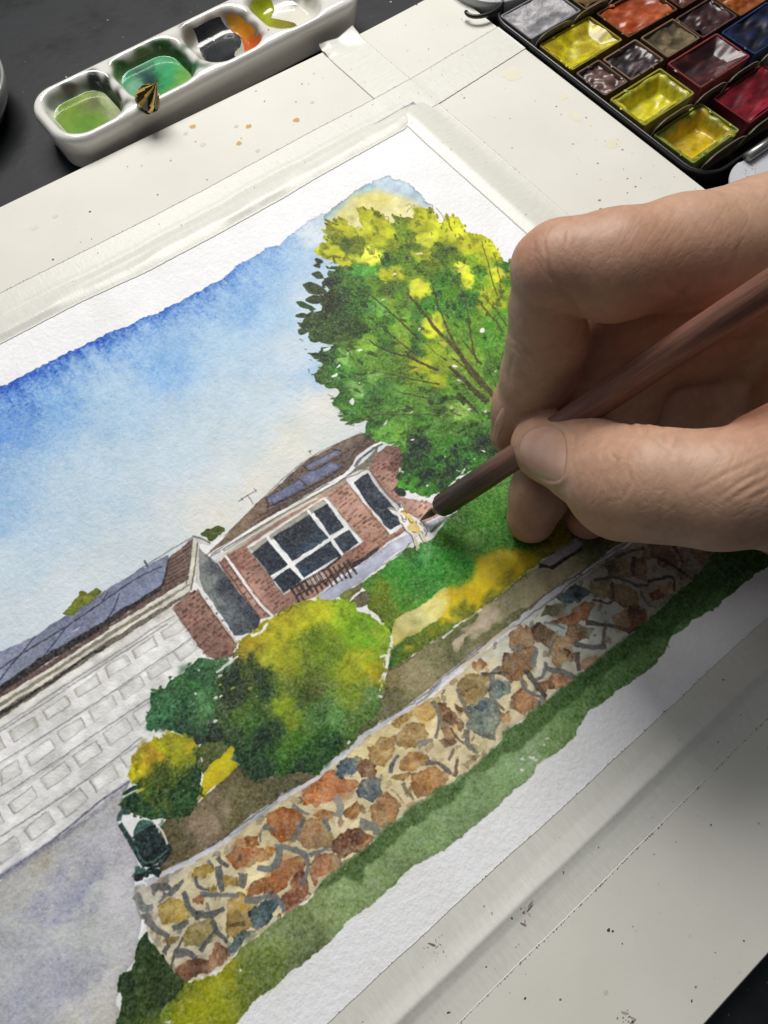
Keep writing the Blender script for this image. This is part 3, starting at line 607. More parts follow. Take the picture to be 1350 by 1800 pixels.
    for (x, y, rx, ry, a) in ((390, 830, 26, 9, .35), (330, 940, 20, 8, .25), (80, 1350, 26, 14, .18), (280, 1280, 30, 12, .2), (60, 760, 20, 12, .2), (480, 700, 12, 4, .3)):
        lay(blob(cI((x, y))[0], rx, ry, -.9, rng), (140, 144, 178), a, 3, soft=6)
    lay(cI((0, 778), (250, 610), (420, 490), (600, 335), (606, 352), (430, 512), (260, 632), (0, 806)), (128, 130, 150), .55, 1.6, soft=.8)

def paint_wall():
    poly = np.vstack([cF((160, 560), (205, 552), (400, 456), (560, 365), (700, 258), (850, 152), (1030, 42)), cG((150, 462), (300, 345), (540, 205), (760, 10)), cE((0, 690), (220, 510), (350, 410), (640, 205), (900, 120), (1130, 200), (1100, 240), (1000, 370), (850, 500), (650, 690), (500, 800), (360, 912), (180, 1062)), cG((900, 360), (830, 450), (720, 550), (500, 690), (330, 815), (270, 880), (160, 970), (0, 1082)),
                      cF((1290, 345), (1160, 440), (1040, 540), (980, 622), (850, 704), (640, 872), (560, 962), (470, 1004), (370, 1006), (320, 964), (250, 870), (190, 722), (165, 622))])
    lay(poly, ctl(cP, (270, 1560, (196, 190, 172)), (320, 1570, (222, 210, 172)), (420, 1560, (224, 212, 168)), (500, 1450, (222, 208, 164)), (600, 1400, (222, 208, 168)), (700, 1280, (226, 210, 160)), (760, 1230, (224, 208, 160)), (820, 1200, (216, 204, 168)), (900, 1150, (206, 204, 186)), (1000, 1080, (196, 202, 190)), (640, 1320, (228, 212, 158)), (860, 1270, (220, 206, 166)), (720, 1350, (222, 206, 168)), (1100, 1000, (170, 164, 150)), (1200, 950, (140, 130, 118)), (330, 1690, (216, 208, 180)), (450, 1650, (220, 208, 168))), 1, 1.4, smooth=False)
    rust, org, och, br, blu, gry, mar, tan = (176, 92, 54), (192, 110, 56), (196, 148, 72), (130, 76, 52), (70, 86, 112), (128, 132, 132), (110, 58, 46), (190, 142, 100)
    dgr = (104, 106, 108)
    rng = np.random.default_rng(55)
    done = []
    def stone(cr, pts, c1, c2=None, a=.95):
        p = cr(*pts); c = p.mean(0)
        mute = lambda k: tuple((np.array(k)*.72+np.array((136, 118, 98))*.28)*np.array((.97, 1.07, 1.0)))
        p = c+(p-c)*1.25; done.append((c, np.abs(p-c).max()))
        c1 = mute(c1); c2 = mute(c2) if c2 else None
        col = [(p[0], rgb(c1)), (p[len(p)//2], rgb(c2 or tuple(np.clip(np.array(c1)*1.12+8, 0, 255)))), (c, rgb(tuple(np.array(c1)*1.05)))]
        lay(p, col, a*.97, 2.8, edge=.18, var=.10, warp=5, gran=.12, smooth=False, bloom=.14)
        for _ in range(2):
            o = p[rng.integers(len(p))]*.45+c*.55; s_ = np.abs(p-c).max()*rng.uniform(.25, .5)
            lay(blob(o, s_, s_*.7, rng.uniform(0, 3), rng, 8, .4), tuple(np.clip(np.array(c1)*rng.choice([.72, .86, 1.14]), 0, 255)), rng.uniform(.35, .7), 2.4, soft=float(rng.choice([0, .8, 1.5])), edge=.08)
    F, Gc, E = cF, cG, cE
    # left end, then along the wall
    for args in (
        (F, ((270, 670), (330, 620), (390, 640), (415, 690), (360, 725), (290, 735)), och, (206, 166, 98)), (F, ((390, 800), (430, 745), (500, 718), (525, 770), (470, 820), (410, 835)), (192, 156, 98), (208, 180, 124)), (F, ((615, 640), (660, 610), (732, 650), (715, 740), (650, 780), (605, 790)), (192, 138, 68), (206, 158, 92)), (F, ((450, 480), (520, 455), (530, 480), (475, 520), (445, 520)), (200, 146, 62)), (F, ((580, 520), (640, 512), (645, 555), (590, 560)), (198, 146, 66)), (F, ((500, 560), (545, 540), (540, 570), (510, 578)), och),
        (F, ((680, 590), (720, 540), (775, 520), (760, 575), (700, 600)), rust, org), (F, ((820, 470), (880, 430), (945, 415), (920, 490), (850, 560), (790, 590), (805, 520)), rust, (188, 104, 62)), (F, ((890, 570), (950, 495), (975, 590), (930, 630), (870, 670), (862, 620)), (164, 82, 62), (150, 76, 60)), (F, ((600, 410), (660, 375), (740, 390), (808, 375), (770, 430), (700, 465), (650, 465)), rust, org), (F, ((670, 330), (735, 315), (740, 350), (690, 362)), org), (F, ((785, 230), (850, 200), (920, 205), (952, 240), (920, 310), (850, 335), (800, 270)), (178, 86, 44), org), (F, ((945, 300), (980, 245), (1040, 240), (1080, 290), (1090, 350), (1020, 365), (950, 340)), (178, 112, 76), tan),
        (F, ((970, 110), (1010, 60), (1080, 28), (1150, 60), (1200, 90), (1120, 130), (1060, 165), (980, 160)), (186, 96, 58), (200, 118, 76)), (F, ((1000, 200), (1060, 190), (1100, 230), (1050, 238)), org), (F, ((1140, 220), (1200, 165), (1245, 190), (1200, 235)), (192, 122, 80)), (F, ((1100, 350), (1160, 300), (1230, 310), (1270, 340), (1240, 400), (1160, 410), (1115, 385)), (118, 62, 48), (176, 108, 72)), (F, ((1000, 460), (1060, 415), (1110, 425), (1130, 465), (1060, 500), (1020, 530), (1000, 500)), (182, 106, 76), (192, 128, 96)),
        (F, ((720, 700), (760, 640), (815, 620), (820, 660), (780, 730), (730, 760), (715, 740)), (62, 84, 108), (74, 96, 118)), (F, ((590, 850), (640, 800), (720, 770), (700, 810), (640, 850), (600, 865)), (80, 96, 114)), (F, ((350, 960), (420, 910), (490, 905), (500, 960), (430, 990), (370, 1000)), (170, 96, 72), (182, 112, 84)), (F, ((500, 880), (540, 830), (590, 860), (585, 900), (520, 945), (490, 955)), (172, 100, 74), (120, 66, 56)), (F, ((290, 810), (345, 800), (340, 825), (300, 835)), tan), (F, ((435, 620), (480, 605), (470, 640), (430, 640)), rust),
        (Gc, ((90, 560), (130, 500), (180, 490), (215, 520), (160, 560), (110, 580)), (60, 76, 108), (92, 96, 112)), (Gc, ((195, 545), (220, 505), (275, 530), (270, 580), (220, 585)), (136, 84, 62), (150, 100, 80)), (Gc, ((185, 640), (215, 600), (280, 595), (290, 650), (250, 685), (205, 670)), (72, 82, 112), (130, 130, 132)), (Gc, ((255, 450), (290, 410), (345, 400), (350, 450), (310, 520), (260, 510)), (196, 136, 84), (206, 152, 110)), (Gc, ((370, 330), (440, 270), (545, 215), (555, 260), (520, 310), (450, 300), (400, 340)), (196, 136, 74), (206, 156, 104)), (Gc, ((375, 390), (420, 340), (500, 340), (510, 380), (460, 440), (400, 430)), (158, 112, 68), (176, 128, 82)),
        (Gc, ((395, 510), (430, 475), (500, 480), (515, 510), (450, 545), (400, 540)), (190, 124, 72), (198, 140, 92)), (Gc, ((450, 640), (450, 590), (520, 555), (590, 570), (600, 610), (550, 660), (480, 680)), (182, 112, 66), (192, 128, 86)), (Gc, ((345, 580), (400, 560), (440, 560), (400, 600)), (176, 122, 84)), (Gc, ((580, 240), (610, 240), (680, 330), (670, 360), (600, 310)), (130, 72, 50), (188, 150, 116)), (Gc, ((650, 240), (700, 270), (715, 300), (660, 270)), (120, 70, 50)), (Gc, ((730, 260), (770, 215), (840, 240), (850, 320), (820, 390), (760, 370), (722, 330)), (110, 116, 122), (126, 124, 118)), (Gc, ((735, 250), (765, 220), (800, 235), (780, 260)), (74, 92, 122), None), (Gc, ((665, 140), (700, 110), (800, 110), (805, 160), (740, 225), (700, 215)), (190, 140, 88), (200, 160, 120)),
        (Gc, ((820, 170), (850, 140), (910, 140), (905, 190), (860, 210), (825, 200)), (104, 110, 122), (130, 134, 134)), (Gc, ((920, 200), (960, 175), (1020, 210), (1030, 240), (980, 280), (925, 255)), (182, 116, 84), (190, 130, 100)), (Gc, ((855, 290), (905, 275), (900, 320), (870, 330)), (186, 128, 96)), (Gc, ((570, 410), (620, 390), (650, 420), (600, 440)), (120, 76, 56)), (Gc, ((265, 720), (320, 660), (370, 700), (380, 750), (310, 810), (275, 790)), (178, 110, 76), (188, 126, 96)), (Gc, ((590, 360), (640, 340), (660, 390), (610, 400)), (190, 136, 106)), (Gc, ((680, 520), (740, 480), (760, 490), (700, 540)), (196, 148, 118)), (Gc, ((735, 430), (800, 430), (790, 455), (740, 460)), (206, 180, 140)),
        (Gc, ((860, 80), (900, 10), (980, -40), (1010, -20), (1000, 60), (920, 120)), (172, 110, 78), (182, 124, 94)), (Gc, ((735, 50), (770, 30), (800, 60), (760, 90)), (186, 120, 88)), (Gc, ((1065, 130), (1130, 95), (1210, 120), (1150, 155), (1080, 165)), (180, 112, 84), (188, 124, 98)),
        (E, ((240, 510), (320, 445), (390, 480), (350, 530), (280, 535)), (82, 96, 120), (120, 128, 140)), (E, ((165, 610), (200, 560), (290, 555), (230, 610)), (150, 136, 108)), (E, ((240, 640), (310, 600), (370, 540), (420, 560), (400, 620), (330, 650)), (176, 98, 66), (186, 112, 84)), (E, ((-10, 720), (40, 670), (130, 700), (100, 760), (30, 780)), (178, 122, 92), None), (E, ((100, 690), (150, 655), (220, 700), (190, 775), (130, 750)), (130, 86, 62), (170, 122, 92)), (E, ((300, 730), (310, 670), (380, 680), (420, 690), (400, 740), (330, 755)), (132, 88, 66), (196, 186, 160)),
        (E, ((200, 800), (240, 720), (300, 740), (310, 830), (240, 870)), (176, 128, 100), None), (E, ((410, 430), (460, 405), (530, 430), (520, 500), (440, 510)), (150, 126, 100), (176, 150, 124)), (E, ((540, 470), (590, 445), (650, 490), (670, 560), (590, 560), (545, 530)), (176, 132, 104), (190, 150, 120)), (E, ((600, 590), (650, 560), (710, 580), (690, 650), (620, 690)), (116, 62, 46), (140, 84, 64)), (E, ((500, 340), (560, 310), (630, 330), (620, 400), (540, 400)), (140, 110, 92), None), (E, ((640, 330), (690, 310), (720, 370), (700, 410), (640, 400)), (130, 92, 78), None), (E, ((780, 450), (840, 430), (850, 480), (790, 500)), (176, 130, 104), None), (E, ((540, 610), (600, 580), (620, 650), (570, 680)), (186, 140, 112), None),
        (E, ((780, 330), (800, 240), (900, 220), (900, 300), (830, 350)), (130, 84, 68), None), (E, ((940, 260), (1000, 220), (1100, 220), (1070, 300), (990, 320)), (120, 80, 66), None), (E, ((880, 370), (920, 320), (980, 340), (960, 400), (890, 400)), (110, 96, 84), None), (E, ((350, 880), (400, 840), (480, 800), (470, 830), (390, 890)), (176, 124, 98), None), (E, ((10, 1050), (60, 1010), (120, 1050), (100, 1110), (30, 1110)), (178, 112, 82), None), (E, ((680, 240), (760, 220), (760, 300), (700, 300)), (120, 80, 66), None), (E, ((730, 490), (770, 470), (790, 510), (740, 515)), (106, 52, 40), None)):
        stone(*args)
    Pp = poly; lo, hi = Pp.min(0), Pp.max(0); k = 0
    for _ in range(900):                     # small stones and washes between the big ones
        q = rng.uniform(lo, hi)
        if not inpoly(q, Pp) or any(((q-c)@(q-c)) < (r*.95)**2 for c, r in done): continue
        cc = [(150, 140, 122), (172, 140, 104), (140, 112, 88), (132, 132, 126), (186, 162, 124)][rng.integers(5)]
        r_ = rng.uniform(2.4, 5.5); done.append((q, r_*1.3))
        lay(blob(q, r_*1.25, r_*.8, rng.uniform(-1.2, .2), rng, 8, .4), cc, rng.uniform(.35, .75), 2.4, edge=.12, gran=.1)
    # grey mortar joints
    for cr, p_, w_, c_ in (
        (F, ((165, 600), (200, 660), (250, 660)), 16, gry), (F, ((200, 690), (240, 760), (315, 805)), 14, (120, 120, 118)), (F, ((235, 590), (280, 560), (330, 590), (290, 600)), 16, dgr), (F, ((340, 575), (385, 530)), 10, dgr), (F, ((380, 590), (420, 660), (460, 710)), 10, dgr), (F, ((270, 640), (355, 595)), 6, gry), (F, ((440, 700), (520, 690), (580, 660)), 14, dgr), (F, ((330, 770), (380, 740), (410, 720)), 12, dgr), (F, ((520, 720), (540, 770), (590, 830)), 12, dgr), (F, ((470, 870), (510, 810), (550, 760)), 9, dgr), (F, ((350, 880), (400, 880), (440, 900)), 16, dgr), (F, ((290, 890), (320, 850)), 8, dgr), (F, ((310, 950), (340, 880), (380, 800)), 6, (90, 88, 84)),
        (F, ((440, 510), (455, 560), (510, 575)), 8, dgr), (F, ((550, 460), (560, 520), (575, 590)), 14, dgr), (F, ((470, 600), (560, 605), (640, 600)), 10, gry), (F, ((545, 430), (580, 460), (600, 465)), 9, (92, 94, 98)), (F, ((665, 490), (660, 570)), 18, (132, 132, 122)), (F, ((680, 620), (740, 630), (830, 600)), 12, gry), (F, ((830, 350), (835, 420), (800, 470), (740, 470)), 15, gry), (F, ((860, 365), (920, 385), (970, 420), (975, 480), (950, 560)), 11, gry), (F, ((815, 600), (850, 640), (865, 680)), 11, gry), (F, ((960, 240), (930, 310), (910, 350)), 12, gry), (F, ((770, 265), (820, 300)), 10, gry), (F, ((620, 400), (640, 350)), 6, gry), (F, ((745, 350), (752, 300)), 5, gry), (F, ((990, 410), (1080, 385)), 8, gry), (F, ((1050, 235), (1085, 290)), 10, gry), (F, ((1110, 130), (1130, 190), (1110, 230)), 16, (160, 162, 156)), (F, ((1220, 260), (1290, 280), (1300, 320)), 20, (146, 148, 140)), (F, ((900, 170), (950, 210), (980, 220)), 7, gry), (F, ((500, 440), (520, 450)), 8, gry), (F, ((650, 440), (660, 400)), 8, (120, 106, 90)), (F, ((600, 745), (680, 735)), 7, (110, 88, 56)),
        (Gc, ((340, 565), (355, 510), (380, 480)), 8, (96, 102, 114)), (Gc, ((470, 430), (550, 405)), 11, (160, 156, 140)), (Gc, ((505, 520), (570, 525), (625, 575)), 10, (120, 116, 108)), (Gc, ((545, 225), (570, 300), (560, 400)), 9, (128, 128, 118)), (Gc, ((665, 160), (690, 260), (720, 300)), 10, (138, 132, 116)), (Gc, ((700, 360), (710, 430), (760, 470)), 11, (136, 134, 122)), (Gc, ((780, 380), (840, 400)), 11, (138, 132, 120)), (Gc, ((630, 350), (660, 390), (690, 420)), 5, (110, 98, 84)), (Gc, ((830, 220), (880, 270)), 7, (140, 130, 112)), (Gc, ((820, 150), (830, 90), (850, 60)), 10, (136, 138, 134)), (Gc, ((960, 110), (980, 170), (1080, 215)), 9, (140, 142, 138)), (Gc, ((985, 80), (1020, 130), (1075, 205)), 13, (88, 78, 68)), (Gc, ((1010, 130), (1060, 110), (1080, 40)), 9, (130, 126, 118)), (Gc, ((770, 90), (840, 90), (910, 98)), 5, (100, 96, 92)), (Gc, ((620, 500), (640, 440)), 7, (140, 132, 116)), (Gc, ((400, 610), (450, 690)), 8, (150, 136, 106)), (Gc, ((640, 580), (670, 500)), 9, (130, 104, 84)), (Gc, ((340, 640), (400, 700)), 4, (180, 166, 130)),
        (E, ((160, 640), (220, 650), (285, 680)), 7, (150, 156, 150)), (E, ((0, 800), (60, 770)), 10, (140, 140, 138)), (E, ((105, 880), (125, 780)), 12, (140, 144, 140)), (E, ((180, 890), (250, 900), (330, 930)), 12, (130, 134, 130)), (E, ((190, 830), (230, 740)), 7, (140, 140, 136)), (E, ((340, 760), (420, 780), (500, 770)), 12, (126, 124, 120)), (E, ((480, 780), (500, 660)), 9, (136, 120, 108)), (E, ((400, 640), (480, 650), (600, 680)), 12, (120, 104, 96)), (E, ((340, 800), (350, 900)), 12, (110, 92, 82)), (E, ((530, 430), (520, 540), (420, 520)), 8, (100, 92, 86)), (E, ((430, 420), (540, 400), (640, 440), (720, 440)), 8, (104, 98, 94)), (E, ((680, 480), (720, 540), (760, 560)), 8, (130, 126, 118)), (E, ((720, 430), (840, 410), (860, 480)), 7, (80, 70, 64)), (E, ((640, 300), (640, 400)), 9, (92, 80, 74)), (E, ((760, 300), (840, 340), (930, 400)), 9, (80, 68, 62)), (E, ((850, 240), (900, 330)), 8, (86, 76, 70)), (E, ((540, 300), (700, 250)), 8, (96, 88, 84)), (E, ((270, 790), (300, 800), (290, 830)), 6, (96, 70, 58))):
        stroke(cr(*p_), w_*.72, tuple(np.array(c_)*.86), .88, (1.0, .65), 1.6)
    for cr, p_ in ((F, ((835, 710), (845, 690), (850, 740), (835, 750))), (F, ((930, 140), (950, 150), (940, 165))), (F, ((585, 865), (605, 895)))):
        stroke(cr(*p_), 2.0, (90, 60, 44), .8)
    # coping stones on top: pale ledge with a pen line
    for pts in (np.vstack([cF((175, 560), (400, 446), (560, 356), (700, 246), (850, 142), (1030, 30)), cG((300, 330), (420, 262), (520, 188), (600, 112))]), np.vstack([cG((520, 190), (600, 112), (760, 0)), cD((620, 878), (800, 738), (940, 640), (1090, 508), (1250, 385)), cE((350, 395), (640, 195), (760, 110))])):
        stroke(pts, 7.5, (206, 206, 212), .95, rough=1.6)
    for pts in (cF((260, 498), (400, 432), (520, 370), (600, 312), (760, 196), (850, 130), (1010, 34)), np.vstack([cG((290, 330), (420, 250), (520, 178), (600, 104), (760, -10))]), np.vstack([cD((620, 868), (800, 720)), cE((0, 640), (120, 540), (350, 385), (640, 190))]), cE((20, 668), (130, 580), (360, 400), (600, 230))):
        stroke(pts, 1.5, (84, 78, 70), .8, rough=1)
    stroke(cG((460, 240), (520, 196), (580, 128)), 3, (120, 118, 122), .6); stroke(cF((600, 330), (700, 262), (830, 160)), 2.4, (150, 150, 160), .7)
    stroke(np.vstack([cD((630, 880), (740, 800)), cD((800, 730), (920, 655))]), 4, (214, 196, 158), .9)
    stroke(cF((165, 560), (158, 600), (168, 660), (190, 720)), 3, (150, 148, 140), .7); stroke(cF((195, 720), (185, 770), (175, 810)), 3.0, (240, 240, 240), 1)
    # grass below the wall
    lay(np.vstack([cF((370, 1010), (470, 1006), (560, 965), (640, 874), (850, 706), (980, 624), (1040, 542), (1160, 442), (1290, 348)), cG((160, 972), (270, 882), (330, 817), (500, 692), (720, 552), (830, 452), (900, 362)), cE((180, 1064), (360, 914), (500, 802), (650, 692), (850, 502), (1000, 372), (1100, 235), (1240, 235), (1350, 285), (1500, 200), (1560, 260), (1350, 345), (1230, 432), (1120, 532), (950, 642), (840, 715), (800, 800), (740, 880), (560, 1002), (410, 1112)), cG((1210, 385), (1165, 440), (1130, 475), (1040, 520), (1030, 572), (700, 842), (600, 920), (520, 972), (450, 1002), (350, 1102)), cF((1350, 592), (1140, 752), (1000, 880), (900, 962), (760, 1080), (640, 1215), (560, 1330), (300, 1600), (-60, 1560), (60, 1230), (100, 1120), (160, 1060))]),
        ctl(cP, (240, 1760, (52, 80, 40)), (300, 1740, (96, 114, 30)), (340, 1760, (150, 152, 20)), (400, 1720, (160, 160, 34)), (380, 1780, (140, 146, 28)), (430, 1750, (116, 128, 50)), (480, 1640, (130, 144, 80)), (540, 1600, (126, 144, 92)), (600, 1560, (134, 156, 106)), (640, 1480, (138, 160, 110)), (520, 1650, (132, 148, 100)), (460, 1720, (112, 130, 66)), (700, 1440, (132, 158, 106)), (800, 1380, (134, 162, 110)), (880, 1310, (138, 166, 116)), (930, 1300, (146, 172, 126)), (960, 1270, (120, 150, 90)), (1000, 1230, (112, 146, 86)), (1080, 1160, (100, 138, 78)), (1160, 1110, (98, 136, 78)), (1240, 1040, (84, 122, 66)), (1320, 1000, (70, 104, 56)), (900, 1220, (74, 110, 50)), (1000, 1150, (70, 106, 50)), (1100, 1070, (64, 100, 46)), (1200, 1000, (58, 92, 44)), (1300, 980, (54, 86, 40))), 1, 1.8, smooth=False, warp=10, gran=.10)
    dkg = ctl(cP, (580, 1530, (70, 94, 46)), (680, 1440, (66, 92, 44)), (760, 1380, (72, 98, 48)), (830, 1330, (70, 98, 48)), (900, 1260, (66, 98, 46)), (1000, 1170, (62, 96, 46)), (1100, 1080, (58, 92, 44)), (1250, 980, (54, 84, 42)))
    lay(np.vstack([cG((20, 1085), (160, 972), (300, 835), (500, 692), (690, 572), (695, 620), (640, 690), (520, 770), (400, 860), (290, 960), (230, 1010), (210, 1080), (100, 1040)),]), dkg, .72, 3.2, smooth=False, soft=.9)
    lay(np.vstack([cF((1030, 560), (1160, 448), (1290, 350), (1260, 430), (1220, 530), (1150, 505), (1060, 580))]), dkg, .72, 3, smooth=False, soft=.9)
    lay(np.vstack([cG((690, 575), (830, 455), (900, 365), (1085, 215), (1350, 10), (1350, 130), (1200, 240), (1080, 330), (990, 430), (880, 480), (800, 560), (720, 580)),]), dkg, .72, 3.2, smooth=False, soft=.9)
    lay(cE((180, 1064), (360, 914), (500, 802), (650, 692), (850, 502), (1000, 372), (1100, 240), (1240, 240), (1350, 285), (1330, 320), (1150, 430), (1000, 560), (830, 700), (640, 800), (470, 930), (330, 1040), (200, 1130)), dkg, .72, 3.2, smooth=False, soft=.9)
    lay(cF((188, 790), (215, 815), (255, 880), (320, 962), (382, 1020), (368, 1070), (300, 1110), (250, 1180), (230, 1230), (60, 1300), (72, 1215), (95, 1100), (65, 1068), (80, 1010), (140, 950), (160, 870)), ctl(cF, (190, 840, (44, 66, 34)), (200, 950, (54, 78, 34)), (280, 1000, (52, 74, 34)), (320, 1050, (48, 66, 32)), (120, 1060, (40, 62, 34)), (180, 1130, (74, 96, 38)), (250, 1090, (56, 76, 34)), (110, 1190, (50, 74, 34)), (220, 1180, (86, 104, 40))), 1, 3, warp=8)
    for x, y in ((1085, 400), (1065, 428), (970, 495), (1010, 490), (1030, 505), (965, 550)): lay(blob(cG((x, y))[0], 3.0, 1.6, .7, rng, 7, .5), (238, 240, 240), .95, 1.2, edge=0)
    for pts in (((290, 1205), (330, 1195), (325, 1215)), ((520, 975), (550, 965), (535, 990)), ((455, 995), (480, 985), (470, 1010)), ((650, 960), (665, 965), (652, 980))): lay(cF(*pts), (232, 232, 230), .95, 1, edge=0, smooth=False)

def paint_bushes():
    rng = np.random.default_rng(100)
    C = cC
    def leafy(poly, ctrl, crop_ctr, nd, size, seed, dark=.8, warp=10):
        r = np.random.default_rng(seed)
        lay(poly, ctrl, 1, 3.2, warp=warp, gran=.10, var=.07)
        P = spline(poly, 5); lo, hi = P.min(0), P.max(0)
        fx = [c[0] for c in ctrl]; fc = [c[1] for c in ctrl]
        k = 0
        while k < nd:
            p = r.uniform(lo, hi)
            if not inpoly(p, poly): continue
            k += 1
            wts = np.array([1/((p-f)@(p-f)+15)**1.4 for f in fx]); col = (np.array(fc)*wts[:, None]).sum(0)/wts.sum()*255
            f = r.choice([dark, .92, 1.10])
            lay(blob(p, size*r.uniform(.5, 1.4), size*r.uniform(.35, .8), r.uniform(-1.4, -.2), r, 8, .4), tuple(np.clip(col*f, 0, 255)), r.uniform(.25, .7), 3.0, soft=r.choice([0, 1, 2]), edge=.05)
        # ragged rim
        for q in P[::2]:
            if r.random() < .55:
                wts = np.array([1/((q-f)@(q-f)+15)**1.4 for f in fx]); col = (np.array(fc)*wts[:, None]).sum(0)/wts.sum()*255
                lay(blob(q+r.uniform(-1.5, 1.5, 2), size*.45, size*.3, r.uniform(0, 3), r, 7, .45), tuple(col*r.uniform(.85, 1.05)), .9, 1.4, edge=.05)
    main = C((600, 322), (680, 265), (760, 212), (830, 170), (900, 142), (960, 135), (1000, 142), (1060, 135), (1100, 150), (1130, 190), (1215, 232), (1260, 282), (1245, 360), (1246, 430), (1232, 500), (1228, 590), (1150, 700), (1050, 800), (960, 890), (900, 880), (830, 882), (760, 912), (660, 908), (600, 862), (560, 800), (500, 760), (470, 680), (480, 600), (500, 520), (510, 460), (560, 420))
    leafy(main, ctl(cC, (850, 250, (188, 188, 18)), (800, 220, (196, 184, 30)), (950, 180, (180, 182, 20)), (1060, 180, (150, 184, 26)), (1150, 270, (126, 176, 24)), (1180, 330, (112, 164, 30)), (1110, 260, (130, 176, 20)), (1220, 300, (146, 178, 36)), (940, 310, (100, 128, 26)), (900, 330, (110, 132, 26)), (650, 350, (180, 158, 40)), (700, 300, (196, 184, 28)), (750, 380, (184, 184, 24)), (750, 420, (166, 170, 30)), (1180, 450, (164, 160, 20)), (1200, 480, (160, 150, 26)), (1000, 400, (110, 138, 30)), (1080, 400, (160, 168, 24)), (1080, 500, (150, 160, 26)),
        (880, 570, (84, 108, 36)), (900, 520, (104, 118, 40)), (960, 530, (100, 112, 50)), (1000, 560, (104, 136, 56)), (1100, 590, (120, 146, 40)), (1000, 680, (84, 130, 66)), (960, 640, (90, 130, 66)), (820, 690, (132, 152, 30)), (780, 620, (140, 158, 28)), (700, 740, (28, 58, 34)), (720, 700, (38, 70, 34)), (660, 690, (60, 100, 36)), (600, 640, (92, 124, 44)), (560, 560, (58, 76, 42)), (520, 620, (62, 84, 46)), (700, 540, (52, 78, 36)), (720, 460, (70, 92, 34)), (670, 430, (60, 80, 34)), (560, 470, (42, 64, 40)), (900, 830, (48, 100, 34)), (850, 760, (80, 130, 34)), (780, 810, (70, 124, 36)), (700, 860, (34, 64, 36)), (1000, 800, (34, 78, 30)), (900, 860, (32, 66, 30)), (580, 820, (30, 62, 36)), (560, 740, (60, 84, 46)), (1100, 700, (86, 118, 50)), (1180, 620, (92, 124, 56)), (1200, 560, (110, 150, 80))), None, 120, 9, 201, .78, 5)
    for x, y, rx, ry, c in ((650, 385, 9, 4, (38, 54, 34)), (580, 480, 16, 8, (34, 52, 38)), (690, 480, 13, 9, (40, 58, 36)), (700, 740, 16, 13, (26, 54, 34)), (880, 585, 11, 9, (70, 94, 36)), (940, 315, 15, 10, (98, 124, 26)), (600, 830, 12, 9, (28, 58, 34)), (690, 880, 14, 9, (30, 58, 36)), (990, 805, 13, 7, (32, 70, 30)), (880, 850, 12, 8, (30, 62, 30)), (720, 540, 11, 9, (34, 58, 34)), (560, 560, 12, 16, (50, 60, 42))):
        lay(blob(C((x, y))[0], rx, ry, -.5, rng, 10, .3), c, .8, 3.5, soft=2)
    dk = C((300, 480), (370, 432), (410, 405), (480, 398), (545, 400), (552, 420), (505, 462), (500, 520), (515, 540), (490, 600), (500, 680), (540, 740), (480, 770), (430, 770), (370, 740), (290, 702), (210, 712), (192, 650), (208, 600), (215, 540), (282, 522))
    leafy(dk, ctl(cC, (250, 590, (66, 118, 76)), (230, 660, (58, 106, 70)), (350, 500, (64, 116, 60)), (330, 590, (36, 78, 46)), (300, 540, (48, 92, 50)), (420, 570, (80, 130, 72)), (460, 620, (84, 126, 84)), (420, 450, (64, 116, 74)), (500, 415, (66, 112, 66)), (380, 470, (34, 80, 46)), (330, 690, (36, 70, 48)), (420, 660, (62, 98, 62)), (480, 700, (44, 66, 46)), (440, 740, (34, 54, 42)), (220, 600, (36, 84, 50)), (400, 520, (40, 84, 46))), None, 60, 8, 202, .75)
    for x, y in ((500, 565), (520, 562), (408, 545), (500, 665), (520, 470), (560, 410), (420, 440)): lay(blob(C((x, y))[0], 3.2 if x > 490 else 1.2, 1.8, .2, rng, 7, .4), (236, 236, 232), .95, 1, edge=0)
    for x, y in ((570, 520), (650, 528), (520, 508)): lay(blob(C((x, y))[0], 3.8, 1.4, .2, rng, 7, .4), (176, 180, 60), .95, 1, edge=0)
    # bed shade between the bushes, yellow patch, small bush
    lay(C((440, 770), (520, 760), (560, 800), (520, 850), (440, 900), (430, 830)), (86, 98, 50), 1, 2)
    lay(C((428, 1005), (440, 940), (455, 885), (520, 820), (562, 778), (582, 790), (560, 830), (600, 850), (560, 900), (490, 960), (445, 1008)), ctl(cC, (450, 960, (190, 170, 30)), (520, 860, (204, 192, 18)), (560, 800, (176, 180, 30))), 1, 1.6)
    sm = C((145, 830), (200, 765), (240, 738), (300, 724), (350, 735), (400, 752), (432, 800), (440, 900), (432, 1000), (372, 1092), (300, 1105), (240, 1114), (150, 1075), (88, 1045), (100, 1010), (165, 962), (118, 930), (130, 880))
    leafy(sm, ctl(cC, (250, 760, (178, 176, 18)), (240, 810, (194, 148, 40)), (220, 840, (190, 160, 36)), (360, 780, (186, 168, 28)), (330, 760, (176, 178, 22)), (180, 860, (190, 176, 22)), (150, 910, (198, 188, 22)), (300, 870, (72, 92, 30)), (340, 830, (140, 150, 26)), (250, 960, (70, 102, 26)), (230, 900, (84, 100, 30)), (330, 940, (40, 66, 34)), (400, 920, (24, 54, 36)), (400, 860, (60, 80, 32)), (130, 1040, (24, 64, 36)), (180, 1000, (36, 66, 34)), (350, 1050, (34, 70, 32)), (280, 1010, (88, 108, 26)), (240, 1090, (36, 70, 40)), (380, 1000, (38, 74, 34))), None, 70, 8, 203, .72)
    lay(C((88, 985), (130, 955), (175, 945), (150, 975), (105, 992)), (26, 62, 36), 1, 1.5)
    stroke(C((150, 985), (180, 965)), 3, (190, 190, 40), .9)
